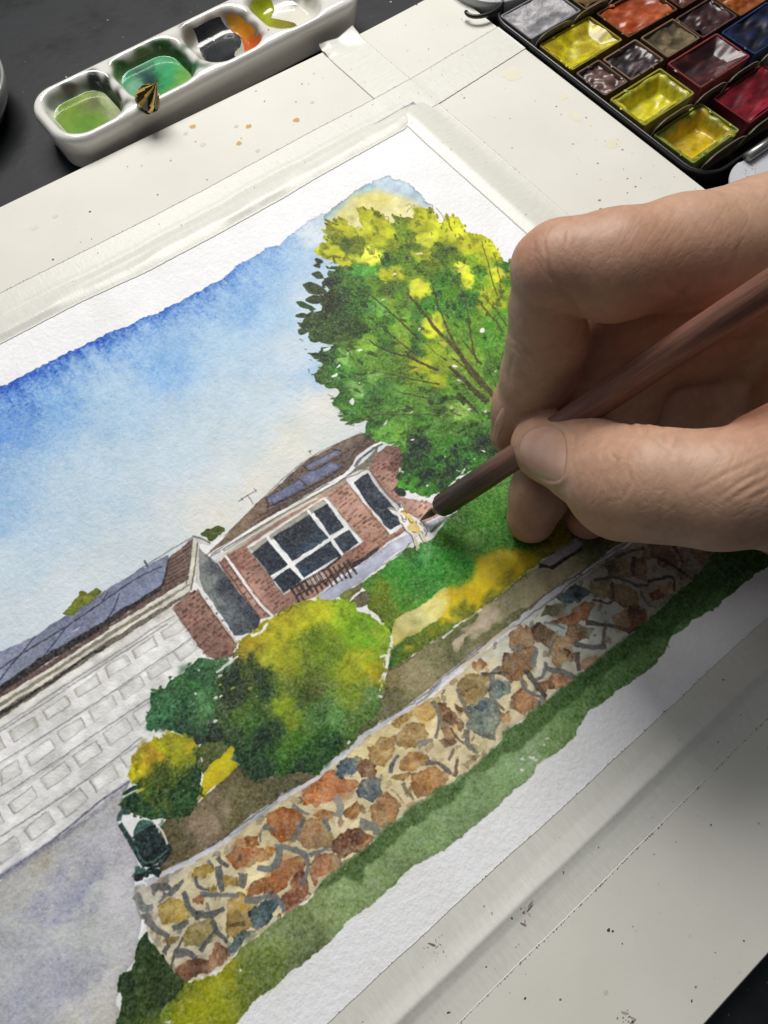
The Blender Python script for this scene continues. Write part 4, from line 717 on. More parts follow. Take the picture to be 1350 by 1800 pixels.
    for pts in (((90, 1000), (160, 970)), ((420, 1025), (440, 1005)), ((432, 830), (436, 850))): stroke(C(*pts), 2.4, (236, 236, 236), .9)
    # white rims and pen ticks right of the big bush
    for pts in (((1170, 182), (1215, 222), (1240, 240)), ((1262, 290), (1270, 330)), ((1220, 385), (1250, 380), (1246, 440)), ((590, 385), (555, 415), (500, 455)), ((720, 235), (690, 275), (650, 300)), ((1210, 555), (1232, 560)), ((1090, 755), (1080, 765))): stroke(C(*pts), 4.0, (238, 238, 236), .95, rough=1.6)
    for pts in (((1255, 345), (1272, 350), (1265, 370)), ((1262, 250), (1275, 285)), ((1235, 505), (1250, 540), (1230, 575)), ((770, 205), (790, 180), (815, 190), (835, 165), (860, 175))): stroke(C(*pts), 1.2, (50, 44, 36), .8)
    # green lamp box at the corner
    J = cI
    lay(J((640, 560), (665, 520), (715, 518), (730, 540), (690, 570), (640, 605)), ctl(cI, (660, 560, (66, 100, 90)), (710, 530, (60, 92, 80))), 1, 1.4)
    lay(J((632, 612), (720, 540), (745, 545), (800, 635), (810, 665), (735, 735), (690, 740), (660, 690)), ctl(cI, (680, 640, (32, 56, 56)), (740, 600, (28, 48, 48)), (740, 690, (22, 34, 36)), (700, 700, (30, 50, 50))), 1, 1.3)
    for pts, w_, c_ in ((((570, 535), (610, 600), (660, 690), (690, 740)), 6.5, (28, 52, 48)), (((565, 520), (575, 485), (610, 478)), 6, (48, 78, 72)), (((630, 605), (720, 545)), 2.6, (18, 32, 34)), (((640, 640), (690, 720), (760, 690), (800, 650)), 2.6, (66, 104, 92)), (((705, 600), (745, 670)), 1.6, (18, 30, 32)), (((790, 640), (810, 660), (760, 730), (715, 740)), 4, (20, 34, 36))):
        stroke(J(*pts), w_, c_, .95)
    for x, y, rx, c in ((665, 770, 8, (62, 96, 86)), (690, 780, 5, (24, 44, 44)), (742, 772, 6.5, (26, 40, 42)), (655, 790, 5.5, (18, 32, 32)), (655, 745, 4, (70, 108, 98)), (712, 760, 5, (26, 48, 46))): lay(blob(J((x, y))[0], rx, rx*.8, .5, rng, 9, .25), c, 1, 1.2)
    for pts in (((748, 540), (775, 580), (797, 632)), ((645, 820), (690, 815), (700, 830)), ((615, 530), (640, 560))): stroke(J(*pts), 2.6, (238, 238, 236), .95)

def paint_tree():
    T = cT
    rng = np.random.default_rng(300)
    crown = T((205, 405), (235, 378), (265, 345), (262, 265), (300, 250), (350, 240), (375, 278), (440, 288), (418, 195), (470, 192), (520, 203), (560, 240), (590, 262), (610, 225), (690, 238), (696, 195), (760, 195), (800, 215), (830, 270), (850, 225), (890, 228), (945, 262), (950, 300), (1040, 330), (1110, 390), (1145, 450), (1250, 470), (1400, 560), (1520, 760), (1560, 1000), (1450, 1200), (1300, 1330), (1120, 1440), (950, 1510), (870, 1580), (800, 1600), (740, 1612), (680, 1590), (620, 1560), (635, 1480), (650, 1400), (610, 1355), (520, 1340), (460, 1290), (455, 1270), (480, 1220), (400, 1252), (350, 1222), (345, 1190), (285, 1150), (335, 1085), (250, 1060), (205, 1010), (240, 960), (190, 910), (300, 870), (180, 850), (165, 790), (140, 760), (180, 705), (240, 690), (230, 640), (280, 600), (240, 560), (300, 500), (265, 480), (330, 470))
    K = ctl(cT, (320, 270, (168, 158, 14)), (300, 280, (110, 116, 24)), (470, 220, (190, 172, 22)), (500, 250, (176, 160, 20)), (440, 290, (206, 196, 60)), (380, 300, (178, 168, 20)), (560, 290, (190, 186, 20)), (620, 270, (96, 120, 28)), (660, 310, (84, 116, 24)), (740, 220, (186, 180, 20)), (720, 270, (160, 160, 18)), (780, 260, (192, 186, 24)), (900, 260, (182, 180, 24)), (900, 310, (196, 200, 60)), (870, 340, (182, 190, 30)), (240, 400, (192, 178, 20)), (300, 420, (190, 176, 24)), (360, 360, (72, 92, 34)), (420, 370, (98, 112, 20)), (500, 340, (150, 156, 16)), (600, 370, (110, 126, 16)), (680, 380, (84, 112, 20)), (760, 330, (205, 206, 70)), (860, 380, (56, 84, 36)), (830, 420, (64, 94, 34)), (960, 360, (172, 178, 18)), (1040, 370, (186, 190, 30)), (1090, 420, (186, 190, 30)), (1060, 450, (150, 164, 20)),
        (350, 440, (200, 190, 40)), (470, 440, (206, 206, 90)), (560, 450, (54, 92, 34)), (640, 440, (70, 102, 24)), (740, 440, (196, 170, 30)), (760, 480, (84, 108, 16)), (700, 500, (70, 98, 18)), (900, 440, (92, 122, 18)), (990, 450, (104, 136, 16)), (930, 490, (206, 206, 70)), (960, 530, (214, 210, 50)), (1030, 500, (60, 108, 26)), (1130, 480, (40, 92, 38)), (1120, 510, (190, 194, 40)), (1170, 560, (70, 116, 26)), (310, 500, (38, 78, 44)), (420, 500, (60, 128, 62)), (470, 500, (76, 140, 74)), (400, 560, (56, 96, 32)), (300, 560, (36, 58, 36)), (220, 580, (50, 64, 34)), (270, 610, (48, 60, 34)), (340, 620, (34, 56, 36)), (450, 590, (44, 84, 34)), (500, 560, (80, 120, 30)), (560, 520, (170, 170, 30)), (590, 590, (56, 84, 30)), (640, 600, (70, 120, 36)), (700, 590, (204, 200, 80)), (740, 600, (190, 196, 60)), (820, 540, (50, 100, 28)), (880, 520, (50, 92, 32)), (800, 600, (42, 94, 34)), (880, 600, (70, 120, 26)), (960, 620, (40, 96, 40)), (1010, 560, (84, 128, 22)), (1060, 600, (150, 164, 24)), (1120, 600, (120, 146, 24)), (1080, 670, (150, 166, 20)), (1150, 680, (90, 126, 22)),
        (280, 680, (40, 60, 40)), (220, 740, (46, 66, 44)), (200, 800, (40, 62, 40)), (330, 700, (40, 66, 38)), (390, 680, (44, 80, 36)), (460, 680, (50, 98, 48)), (540, 670, (90, 150, 84)), (600, 660, (110, 140, 50)), (660, 680, (80, 120, 40)), (740, 680, (50, 108, 40)), (860, 680, (60, 120, 40)), (960, 700, (50, 106, 36)), (1010, 730, (90, 136, 40)), (1100, 740, (70, 126, 36)), (300, 780, (42, 66, 36)), (400, 780, (46, 76, 30)), (480, 760, (70, 112, 40)), (560, 760, (64, 112, 44)), (640, 780, (110, 150, 60)), (740, 800, (60, 108, 36)), (800, 780, (196, 190, 50)), (860, 860, (100, 136, 40)), (940, 820, (84, 130, 40)), (1060, 840, (70, 126, 44)), (360, 850, (60, 90, 36)), (460, 850, (110, 150, 70)), (560, 860, (56, 96, 36)), (640, 860, (110, 140, 56)), (720, 860, (46, 86, 40)), (800, 900, (120, 146, 26)), (300, 940, (46, 86, 46)), (360, 930, (110, 156, 110)), (440, 940, (76, 118, 50)), (540, 940, (80, 120, 56)), (640, 940, (84, 120, 40)), (720, 960, (150, 160, 30)), (820, 960, (110, 130, 26)), (920, 960, (130, 150, 70)), (1020, 980, (110, 156, 60)), (1080, 1000, (70, 120, 50)),
        (250, 990, (44, 76, 42)), (330, 1020, (60, 116, 60)), (420, 1020, (66, 116, 60)), (500, 1030, (110, 156, 100)), (600, 1030, (70, 106, 40)), (700, 1040, (90, 120, 40)), (800, 1050, (150, 164, 30)), (900, 1060, (80, 120, 40)), (980, 1060, (90, 126, 40)), (1060, 1080, (80, 110, 40)), (330, 1120, (52, 98, 44)), (400, 1090, (110, 160, 120)), (480, 1100, (46, 100, 52)), (540, 1080, (60, 106, 60)), (600, 1100, (96, 146, 84)), (700, 1110, (80, 120, 50)), (800, 1130, (50, 84, 36)), (860, 1120, (74, 116, 44)), (950, 1130, (60, 96, 40)), (400, 1180, (54, 104, 46)), (500, 1180, (60, 108, 46)), (600, 1160, (70, 116, 60)), (700, 1180, (80, 126, 60)), (830, 1200, (70, 106, 50)), (930, 1200, (130, 166, 120)), (1020, 1200, (80, 126, 70)), (500, 1260, (46, 96, 40)), (580, 1290, (90, 142, 74)), (640, 1280, (96, 146, 76)), (720, 1240, (60, 112, 44)), (800, 1280, (70, 120, 60)), (900, 1260, (64, 110, 50)), (1000, 1280, (56, 104, 44)), (560, 1330, (90, 146, 80)), (740, 1340, (26, 46, 38)), (830, 1350, (50, 104, 40)), (940, 1340, (48, 104, 40)), (1030, 1350, (26, 48, 38)), (720, 1400, (30, 66, 40)), (800, 1430, (36, 88, 38)), (900, 1440, (30, 66, 36)), (980, 1420, (50, 106, 44)), (680, 1480, (34, 84, 38)), (760, 1500, (24, 56, 34)), (840, 1500, (30, 60, 36)), (680, 1560, (56, 120, 44)), (780, 1570, (50, 106, 40)), (850, 1540, (30, 76, 36)))
    K = [(p, np.clip(np.array([min(c[0]*1.10, c[1]*1.06), c[1]*1.09, c[2]*.74], np.float32)+np.array([.015, .015, 0], np.float32), 0, 1)) for p, c in K]
    lay(crown, K, 1, 3.0, warp=4.5, gran=.10, var=.06, n=3, pw=6.5)
    fx = np.array([c[0] for c in K]); fc = np.array([c[1] for c in K])*255
    P = spline(crown, 3); lo, hi = P.min(0), P.max(0); base = T((1120, 1180))[0]
    yl = lambda p: (fc*(1/(((p-fx)**2).sum(1)+12)**1.5)[:, None]).sum(0)/(1/(((p-fx)**2).sum(1)+12)**1.5).sum()
    k = 0
    while k < 900:
        p = rng.uniform(lo, hi)
        if not inpoly(p, P): continue
        k += 1
        d = p-base; ang = math.atan2(d[1], d[0])+rng.uniform(-.5, .5)
        s = rng.uniform(3.5, 12); f = rng.choice([.58, .78, .92, 1.10, 1.22], p=[.2, .24, .18, .22, .16])
        q = p+rng.uniform(-7, 7, 2)
        col = np.clip(yl(q)*f, 0, 255)
        lay(blob(p, s, s*rng.uniform(.35, .65), ang, rng, 9, .38), tuple(col), rng.uniform(.5, .95), 2.8, soft=float(rng.choice([0, 0, 0, .8, 1.6])), edge=.10, gran=.10)
    for _ in range(260):                     # leaf strokes: random mix of dark and lime
        p = rng.uniform(lo, hi)
        if not inpoly(p, P): continue
        d = p-base; L = np.linalg.norm(d); d = d/L; a = math.atan2(d[1], d[0])+rng.uniform(-.6, .6); s = rng.uniform(3, 8)
        b = yl(p); dark = rng.random() < .62
        lay(blob(p, s, s*rng.uniform(.3, .5), a, rng, 8, .4), tuple(np.clip(b*(.52 if dark else 1.28), 0, 255)), rng.uniform(.55, .9), 2.0, edge=.1)
    # pointed leaves around the rim
    for q in P[::2]:
        r = rng.random()
        if r < .62:
            d = q-base; L = np.linalg.norm(d); d = d/L; nn = np.array([-d[1], d[0]])
            s = rng.uniform(3.5, 8); c = yl(q-d*6)*rng.uniform(.7, 1.0)
            o = q+d*rng.uniform(-2, 4)
            lay(np.array([o-d*s, o-d*s*.2+nn*s*.42, o+d*s, o-d*s*.1-nn*s*.36]), tuple(np.clip(c, 0, 255)), .95, 1.2, edge=.1)
    # separate dark leaves on the left rim
    for pts, c in ((((205, 440), (225, 437), (245, 455), (220, 460)), (44, 50, 28)), (((196, 470), (225, 458), (230, 485)), (52, 58, 26)), (((190, 510), (230, 500), (248, 530), (215, 535)), (56, 72, 34)), (((148, 565), (200, 555), (262, 590), (262, 612), (190, 612)), (54, 66, 34)), (((112, 655), (150, 650), (215, 690), (150, 680)), (34, 74, 38)), (((160, 640), (200, 618), (280, 640), (200, 662)), (48, 60, 34)), (((108, 718), (150, 705), (180, 722), (130, 732)), (50, 66, 40)), (((122, 795), (150, 785), (175, 800), (140, 820)), (50, 72, 36)), (((240, 555), (290, 540), (320, 560), (280, 575)), (40, 44, 40)), (((135, 760), (170, 745), (200, 770), (150, 780)), (44, 66, 42)), (((188, 905), (240, 905), (280, 925), (210, 920)), (40, 54, 42))):
        lay(T(*pts), c, .97, 1.1, edge=.1)
    # paper-white and pale gaps
    for x, y, rx, ry, a, c in ((720, 415, 5.5, 2.4, .4, (232, 228, 190)), (600, 515, 5, 1.6, .3, (236, 236, 226)), (545, 640, 4, 2, .6, (224, 220, 130)), (730, 560, 7, 3, .4, (226, 214, 130)), (930, 488, 9, 3.4, -.1, (226, 214, 110)), (970, 580, 5, 2, .9, (226, 220, 120)), (1035, 790, 4.5, 3.5, .8, (240, 240, 238)), (720, 790, 5, 2, 0, (236, 236, 230)), (840, 860, 5.5, 7, .3, (204, 196, 70)), (430, 890, 4, 4.5, 1, (238, 240, 240)), (370, 908, 3.5, 1.6, 0, (238, 240, 240)), (390, 1140, 7, 3.6, -.4, (236, 238, 240)), (310, 1015, 6, 3.4, .5, (236, 238, 242)), (325, 970, 4.5, 2, -.4, (236, 238, 242)), (260, 880, 9, 2.6, .1, (232, 236, 242)), (480, 800, 2.5, 1, 0, (236, 238, 236)), (900, 970, 5, 2.5, .7, (240, 240, 240)), (915, 1040, 6, 2.2, .5, (240, 240, 240)), (700, 985, 5, 2.2, .2, (214, 204, 70)), (1045, 1195, 5, 2.4, .2, (240, 240, 240)), (680, 1195, 4, 1.6, 0, (240, 240, 240)), (970, 1180, 3, 2, 0, (236, 238, 236)), (695, 1330, 4.5, 1.8, -.2, (238, 240, 240)), (560, 1250, 7, 1.5, -.6, (236, 238, 240)), (630, 1490, 1.8, 4, -.2, (240, 240, 240)), (770, 1560, 2.4, 1.8, 0, (238, 240, 240)), (950, 1490, 7, 1.6, -.5, (236, 238, 240)), (1040, 1390, 1.2, 5, -.4, (238, 240, 240)), (1000, 1430, 2, 2, 0, (236, 240, 240)), (915, 1490, 1, 4, -.5, (238, 240, 240)), (440, 1110, 3, 1, 0, (236, 238, 240)), (425, 1050, 2, 1.4, 0, (236, 238, 240)), (855, 1420, 2, 1.5, 0, (220, 234, 222)), (1100, 990, 2.5, 1.5, 0, (240, 240, 240)), (1125, 500, 2.4, 8, .05, (206, 204, 90)), (470, 445, 10, 3, .1, (214, 206, 90)), (770, 345, 8, 3.6, .5, (222, 214, 110))):
        lay(blob(T((x, y))[0], rx*1.0, ry*1.0, a, rng, 9, .45), c, .95, 1.6, edge=.04)
    # limbs and twigs
    brown = (72, 62, 34)
    for pts, w_, tp, c in ((((660, 605), (740, 700), (800, 780), (850, 830), (900, 880), (960, 960), (1040, 1060), (1110, 1140)), 6.0, (.55, 1.5), brown), (((780, 545), (810, 640), (850, 760), (900, 860), (950, 950)), 3.4, (.5, 1.2), (66, 66, 36)), (((910, 540), (950, 650), (970, 760), (985, 880), (1010, 950)), 2.8, (.5, 1.2), (72, 70, 36)), (((870, 970), (930, 1020), (1000, 1090), (1065, 1150)), 7.0, (.7, 1.3), (60, 54, 36)), (((470, 840), (560, 890), (680, 930), (820, 988)), 3.8, (.4, 1.2), (52, 50, 34)), (((440, 700), (540, 780), (640, 860), (720, 920)), 2.0, (.6, 1.2), (50, 54, 34)), (((430, 590), (520, 650), (600, 720), (720, 830)), 2.4, (.7, 1.1), (54, 56, 34)), (((1030, 350), (1060, 450), (1085, 550), (1110, 620)), 2.2, (.6, 1.1), (84, 78, 24)), (((1095, 405), (1115, 500), (1130, 630)), 1.8, (.6, 1.1), (84, 80, 24)), (((1010, 630), (1060, 700), (1140, 800)), 3.2, (.5, 1.3), (78, 72, 30)), (((1050, 630), (1110, 700), (1160, 770)), 2.2, (.5, 1.2), (78, 72, 30)),
        (((460, 985), (560, 1010), (700, 1035), (820, 1060)), 2.2, (.4, 1.2), (60, 66, 36)), (((540, 1060), (650, 1100), (800, 1140)), 1.8, (.4, 1.2), (60, 66, 36)), (((360, 1255), (460, 1225), (600, 1190), (710, 1168)), 2.2, (1, .6), (62, 56, 36)), (((500, 1205), (700, 1208), (880, 1215)), 1.4, (.6, 1), (56, 66, 36)), (((830, 1165), (880, 1195), (930, 1222)), 2.2, (.5, 1), (64, 66, 40)), (((910, 1100), (960, 1150), (1015, 1195)), 4.6, (1, .9), (56, 50, 34)), (((880, 920), (940, 970), (1020, 1060)), 3, (.5, 1.2), (70, 62, 34)), (((940, 840), (980, 900), (1030, 960)), 2.8, (.5, 1.2), (70, 66, 34)), (((860, 235), (868, 270), (885, 300)), 2.6, (.8, .7), (110, 92, 20)), (((720, 820), (800, 900), (860, 940)), 1.6, (.4, 1), (60, 64, 36)), (((560, 690), (650, 770), (720, 840)), 1.8, (.4, 1.), (56, 62, 36))):
        stroke(T(*pts), w_*1.25, c, .92, tp, 1.2, dry=.15)
    # dark blots in the lower crown
    for x, y, rx, ry in ((745, 1345, 12, 8), (1035, 1345, 7, 12), (700, 1400, 7, 5), (900, 1380, 7, 10), (890, 1470, 14, 6), (760, 1500, 14, 6), (680, 1450, 6, 5), (820, 1420, 8, 5), (720, 1560, 9, 4), (960, 1440, 7, 5), (830, 1145, 9, 5), (830, 1560, 8, 4), (660, 1530, 5, 4), (950, 1380, 5, 6), (640, 1590, 6, 5)):
        lay(blob(T((x, y))[0], rx, ry, rng.uniform(-.6, .6), rng, 10, .45), (24, 44, 36), .85, 2.6, soft=.6)
    # pen squiggles
    for pts in (((655, 180), (672, 165), (685, 180), (668, 195), (660, 210)), ((690, 170), (700, 172), (695, 180)), ((740, 155), (765, 165), (780, 180), (795, 195)), ((805, 185), (830, 215), (850, 250)), ((820, 265), (838, 262), (838, 280)), ((545, 235), (570, 230), (568, 260)), ((415, 285), (430, 282), (442, 300)), ((270, 435), (290, 425), (300, 450), (280, 465)), ((205, 470), (215, 478)), ((130, 835), (150, 845)), ((155, 885), (170, 886)), ((178, 935), (190, 940)), ((270, 1108), (300, 1120)), ((360, 1252), (400, 1262), (385, 1240)), ((210, 1030), (235, 1035)), ((175, 980), (180, 1005)), ((870, 1255), (890, 1268), (905, 1255)), ((600, 220), (610, 240)), ((255, 245), (258, 252)), ((770, 165), (790, 175), (785, 190)), ((490, 185), (495, 195)), ((1060, 370), (1085, 375)), ((935, 650), (945, 640), (942, 665))):
        stroke(T(*pts), 1.1, (62, 58, 52), .8, rough=.3)

def paint_dog():
    Kc = cK
    lay(Kc((215, 385), (240, 378), (300, 410), (318, 370), (330, 325), (352, 340), (362, 385), (420, 430), (480, 470), (540, 520), (575, 570), (560, 640), (545, 650), (590, 712), (560, 700), (510, 630), (470, 660), (500, 745), (470, 770), (465, 690), (430, 630), (390, 600), (330, 520), (310, 460), (260, 440)), (240, 238, 230), 1, .8, smooth=False)
    lay(Kc((330, 410), (370, 395), (410, 440), (440, 470), (470, 520), (510, 570), (505, 610), (470, 615), (400, 590), (380, 550), (400, 520), (380, 470), (340, 440)), ctl(cK, (360, 420, (232, 204, 120)), (430, 510, (238, 212, 128)), (480, 590, (236, 206, 126)), (400, 560, (234, 204, 118))), .95, 1.2)
    for pts in (((465, 670), (490, 730)), ((520, 630), (560, 690))): stroke(Kc(*pts), 4, (226, 204, 140), .9)
    for pts in (((330, 330), (322, 375), (312, 400)), ((340, 330), (360, 380), (420, 435), (500, 480)), ((218, 385), (260, 440), (305, 460)), ((222, 380), (300, 412)), ((335, 445), (360, 480), (385, 490), (380, 460)), ((345, 470), (355, 500), (380, 505)), ((400, 480), (430, 520), (445, 505)), ((470, 500), (478, 525)), ((505, 515), (525, 545)), ((340, 520), (380, 590), (430, 630), (455, 700), (470, 770)), ((540, 530), (575, 580), (560, 640)), ((500, 620), (540, 690), (595, 715)), ((435, 600), (470, 608)), ((545, 570), (560, 600)), ((330, 420), (345, 410)), ((520, 590), (540, 620)), ((350, 415), (372, 408), (390, 430))):
        stroke(Kc(*pts), 1.15, (46, 36, 30), .9, rough=.3)
    stroke(Kc((330, 345), (325, 370), (345, 380)), 3, (60, 56, 58), .8)
    stroke(Kc((600, 600), (680, 540), (760, 480), (870, 415)), 5, (60, 84, 50), .75); stroke(Kc((600, 560), (660, 520)), 6, (160, 166, 176), .7)
    stroke(Kc((640, 560), (700, 505)), 7, (66, 84, 62), .7); stroke(Kc((295, 820), (370, 765), (420, 700)), 2, (52, 80, 36), .7)

def paint_finish():
    global CV
    # tooth and slight warm unevenness of the sheet
    CV = np.clip(1-(1-CV)*(1+(.042*GR+.02*N1)[..., None]), 0, 1)
    CV = np.clip(CV*(1+.012*N3[..., None]*np.array([.6, .6, .8], np.float32)+.010*GR[..., None]), 0, 1)
    rng = np.random.default_rng(800)
    for (x, y, r) in ((1176, 1138, 1.2), (750, 300, .8), (640, 250, .6), (930, 380, .7), (760, 1500, .7), (900, 1420, .6), (30, 640, .6), (1000, 1290, .6)):
        lay(blob(cP((x, y))[0], r, r, 0, rng, 7, .3), (90, 86, 82), .7, 0, edge=0)

def paint_all():
    paint_sky(); paint_garage(); paint_house(); paint_grounds(); paint_wall(); paint_bushes(); paint_tree(); paint_dog(); paint_finish()
    return CV
# ------------------------------------------------------------------ desk, board, tape, painted sheet
ZD = -8.0                                   # desk top; the board's face is z = 0
rng = np.random.default_rng(42)
m_desk = mat('desk_surface', lin((17, 19, 22)), .5, .3, var=.5, vscale=38, col2=lin((27, 30, 34)), bump=.25, bscale=260, rough_var=.12)
V, F = box_vf(-700, 900, -600, 1000, ZD-30, ZD, 0)
tag(mesh('desk', V, F, m_desk, smooth=False), kind='structure')
def specks(n, region, z, rmin, rmax, colours, seed, elong=.4):
    """little irregular flecks lying on a surface: one mesh of many small discs"""
    r = np.random.default_rng(seed); V = []; F = []; C = []
    for i in range(n):
        u, v = region(r); s = rmin+(rmax-rmin)*r.random()**3; k = 7
        a = r.uniform(0, 6.3); st = 1+r.random()*elong*2; b = len(V)
        cc = colours[r.integers(len(colours))]
        for j in range(k):
            t = 2*math.pi*j/k; rr = s*r.uniform(.7, 1.25)
            x, y = math.cos(t)*rr*st, math.sin(t)*rr/st**.5
            V.append((u+x*math.cos(a)-y*math.sin(a), v+x*math.sin(a)+y*math.cos(a), z)); C.append(cc)
        F.append(tuple(range(b, b+k)))
    return np.array(V), F, np.array(C)
m_fleck = mat('fleck', (1, 1, 1), .6, .3, attr=True)
V, F, C = specks(230, lambda r: (r.uniform(-60, 250), r.uniform(262, 420)), ZD+.05, .08, .55, [lin((120, 124, 128)), lin((78, 82, 88)), lin((150, 152, 150)), lin((60, 64, 70))], 5)
V2, F2, C2 = specks(120, lambda r: (r.uniform(20, 130), r.uniform(-150, -92)), ZD+.05, .08, .5, [lin((70, 74, 80)), lin((110, 112, 116)), lin((54, 56, 62))], 6, 1.6)
V3, F3 = merge((V, F), (V2, F2))
tag(mesh('dust', V3, F3, m_fleck, cols=np.vstack([C, C2]), smooth=False), 'pale dust flecks scattered on the black desk top', 'dust', kind='stuff')

m_board = mat('board_card', lin((220, 218, 208)), .55, .35, var=.05, vscale=22, col2=lin((211, 209, 198)), bump=.10, bscale=900)
BU0, BU1, BV0, BV1 = -205.0, 242.0, -90.5, 257.0
board = empty('drawing_board', (18, 83, ZD)); tag(board, 'ivory drawing board with paint specks under the taped painting', 'board')
# the far edge bows a little, as the card does
n = 40; us = np.linspace(BU0, BU1, n)
top = np.interp(us, [-205, 18, 58, 170, 189, 227, 242], [270, 262.4, 260.6, 255.6, 254.9, 254.9, 255.0])
rim = [(u, BV0) for u in us]+[(BU1, v) for v in np.linspace(BV0, 255, 12)[1:-1]]+[(u, t) for u, t in zip(us[::-1], top[::-1])]
rim = np.array(rim); k = len(rim); c = rim.mean(0)
ins = rim+(c-rim)/np.linalg.norm(c-rim, axis=1, keepdims=True)*.4
V = np.vstack([np.c_[rim, np.full(k, ZD+.02)], np.c_[rim, np.full(k, -.4)], np.c_[ins, np.zeros(k)]])
F = [tuple(range(k))[::-1], tuple(range(2*k, 3*k))]+[(r+i, r+(i+1) % k, r+k+(i+1) % k, r+k+i) for r in (0, k) for i in range(k)]
mesh('card', V, F, m_board, board, smooth=False)
# stains the photograph shows, then stray dots
def stain(cx, cy, rpx, c, seed, st=1.0):
    p = at(cx, cy, .05)[:2]; r = np.random.default_rng(seed); s = rpx/4.2; k = 12; out = []
    for j in range(k):
        t = 2*math.pi*j/k; rr = s*r.uniform(.78, 1.2); out.append((p[0]+math.cos(t)*rr*st, p[1]+math.sin(t)*rr, .06))
    return out, c
och, gy, dk = lin((196, 158, 88)), lin((196, 195, 190)), lin((70, 66, 60))
lst = [(339, 222, 6, och), (437, 222, 6, och), (521, 211, 7, och), (420, 252, 6, och), (415, 222, 6, gy), (326, 235, 7, gy), (357, 254, 8, lin((206, 203, 192))), (453, 265, 6, gy), (549, 180, 6, gy), (552, 129, 4, gy), (277, 342, 3, lin((150, 150, 150))), (224, 293, 2, lin((150, 100, 80))), (249, 291, 3, lin((190, 186, 176))), (300, 282, 3, lin((170, 165, 158))),
       (465, 178, 2, dk), (520, 179, 2, dk), (450, 160, 2, dk), (97, 380, 7, lin((208, 206, 198))), (60, 400, 9, lin((214, 211, 200))), (158, 372, 3, dk), (93, 456, 3, dk), (40, 520, 3, lin((140, 136, 128))), (733, 8, 2.5, dk), (713, 44, 2, lin((140, 138, 130))), (820, 38, 2, dk), (816, 172, 2.5, dk), (1054, 352, 4, lin((160, 130, 70))), (1056, 367, 4, lin((170, 140, 90))), (1150, 360, 4, lin((190, 110, 110))), (1117, 328, 3, lin((120, 116, 108))), (1103, 339, 2, dk), (1094, 263, 3, lin((140, 130, 116))), (1051, 287, 3, lin((150, 146, 138))), (1014, 306, 1.5, dk), (978, 187, 2, dk), (1007, 253, 2, dk), (934, 333, 2, dk), (900, 260, 2, lin((90, 86, 80))), (1225, 341, 2, dk), (1103, 314, 2, dk),
       (1070, 1635, 3, dk), (1077, 1637, 2, dk), (923, 1755, 2, dk), (985, 1757, 2, lin((120, 114, 104))), (1300, 1707, 4, lin((206, 206, 200))), (1223, 1735, 2, lin((150, 142, 126))), (1213, 1645, 3, lin((206, 206, 200))), (1065, 1745, 4, lin((196, 192, 178))), (1250, 1450, 2, lin((120, 114, 108)))]
V = []; F = []; C = []
for i, (x, y, r, c) in enumerate(lst):
    o, c = stain(x, y, r*.55 if c is not och else r*.75, c, i, 1.25)
    F.append(tuple(range(len(V), len(V)+len(o)))); V += o; C += [c]*len(o)
sv, sf, sc_ = specks(260, lambda r: (r.uniform(-130, 240), r.uniform(222, 252)) if r.random() < .3 else ((r.uniform(192, 240), r.uniform(60, 250)) if r.random() < .6 else (r.uniform(-40, 150), r.uniform(-88, -54))), .06, .06, .34, [lin((110, 106, 98)), lin((170, 166, 156)), lin((150, 140, 120)), lin((84, 80, 76))], 9)
sm, smf, smc = specks(16, lambda r: (at(1100+r.normal(0, 12), 1790+r.normal(0, 6), 0)[:2]), .06, .12, .55, [lin((140, 134, 124)), lin((165, 160, 150))], 19, 1.0)
Vs, Fs = merge((np.array(V), F), (sv, sf), (sm, smf))
tag(mesh('paint_speck', Vs, Fs, m_fleck, board, cols=np.vstack([np.array(C), sc_, smc]), smooth=False), kind='stuff')
# big faint washes on the board
m_wash = mat('dried_wash', lin((222, 219, 194)), .55, .35, var=.05, vscale=200)
r_ = np.random.default_rng(3)
for px, py, rx, ry in ((900, 130, 20, 14), (990, 170, 9, 6), (1012, 205, 8, 12), (1078, 252, 14, 9)):
    p = at(px, py, .04)[:2]; t = np.linspace(0, 2*math.pi, 18, endpoint=False); q = 1+r_.uniform(-.3, .3, 18)
    mesh('dried_wash', np.c_[p[0]+np.cos(t)*rx*q/4.4, p[1]+np.sin(t)*ry*q/3.6, np.full(18, .04)], [tuple(range(18))], m_wash, board, smooth=False)

# paper
Z_P = .7
def paper_z(u, v):
    return Z_P+.35*np.exp(-((v-203)/16)**2)*(.6+.4*np.sin(u/26.))+.12*np.sin(u/31.+.6)*np.sin(v/44.)
img = bpy.data.images.new('watercolour', PW, PH, alpha=False, float_buffer=False)
px4 = np.ones((PH, PW, 4), np.float32); px4[..., :3] = paint_all()[::-1]
img.pixels.foreach_set(px4.ravel()); img.update(); img.pack()
m_pap = bpy.data.materials.new('painted_paper'); m_pap.use_nodes = True
nt = m_pap.node_tree; N = nt.nodes; L = nt.links; p = N['Principled BSDF']
ti = N.new('ShaderNodeTexImage'); ti.image = img; ti.extension = 'EXTEND'; ti.interpolation = 'Cubic'
L.new(ti.outputs['Color'], p.inputs['Base Color']); p.inputs['Roughness'].default_value = .62; p.inputs['Specular IOR Level'].default_value = .28
tc = N.new('ShaderNodeTexCoord'); nz = N.new('ShaderNodeTexNoise'); nz.inputs['Scale'].default_value = 620; nz.inputs['Detail'].default_value = 3.5; nz.inputs['Roughness'].default_value = .55
L.new(tc.outputs['Object'], nz.inputs['Vector']); bp = N.new('ShaderNodeBump'); bp.inputs['Strength'].default_value = .8; bp.inputs['Distance'].default_value = .0004
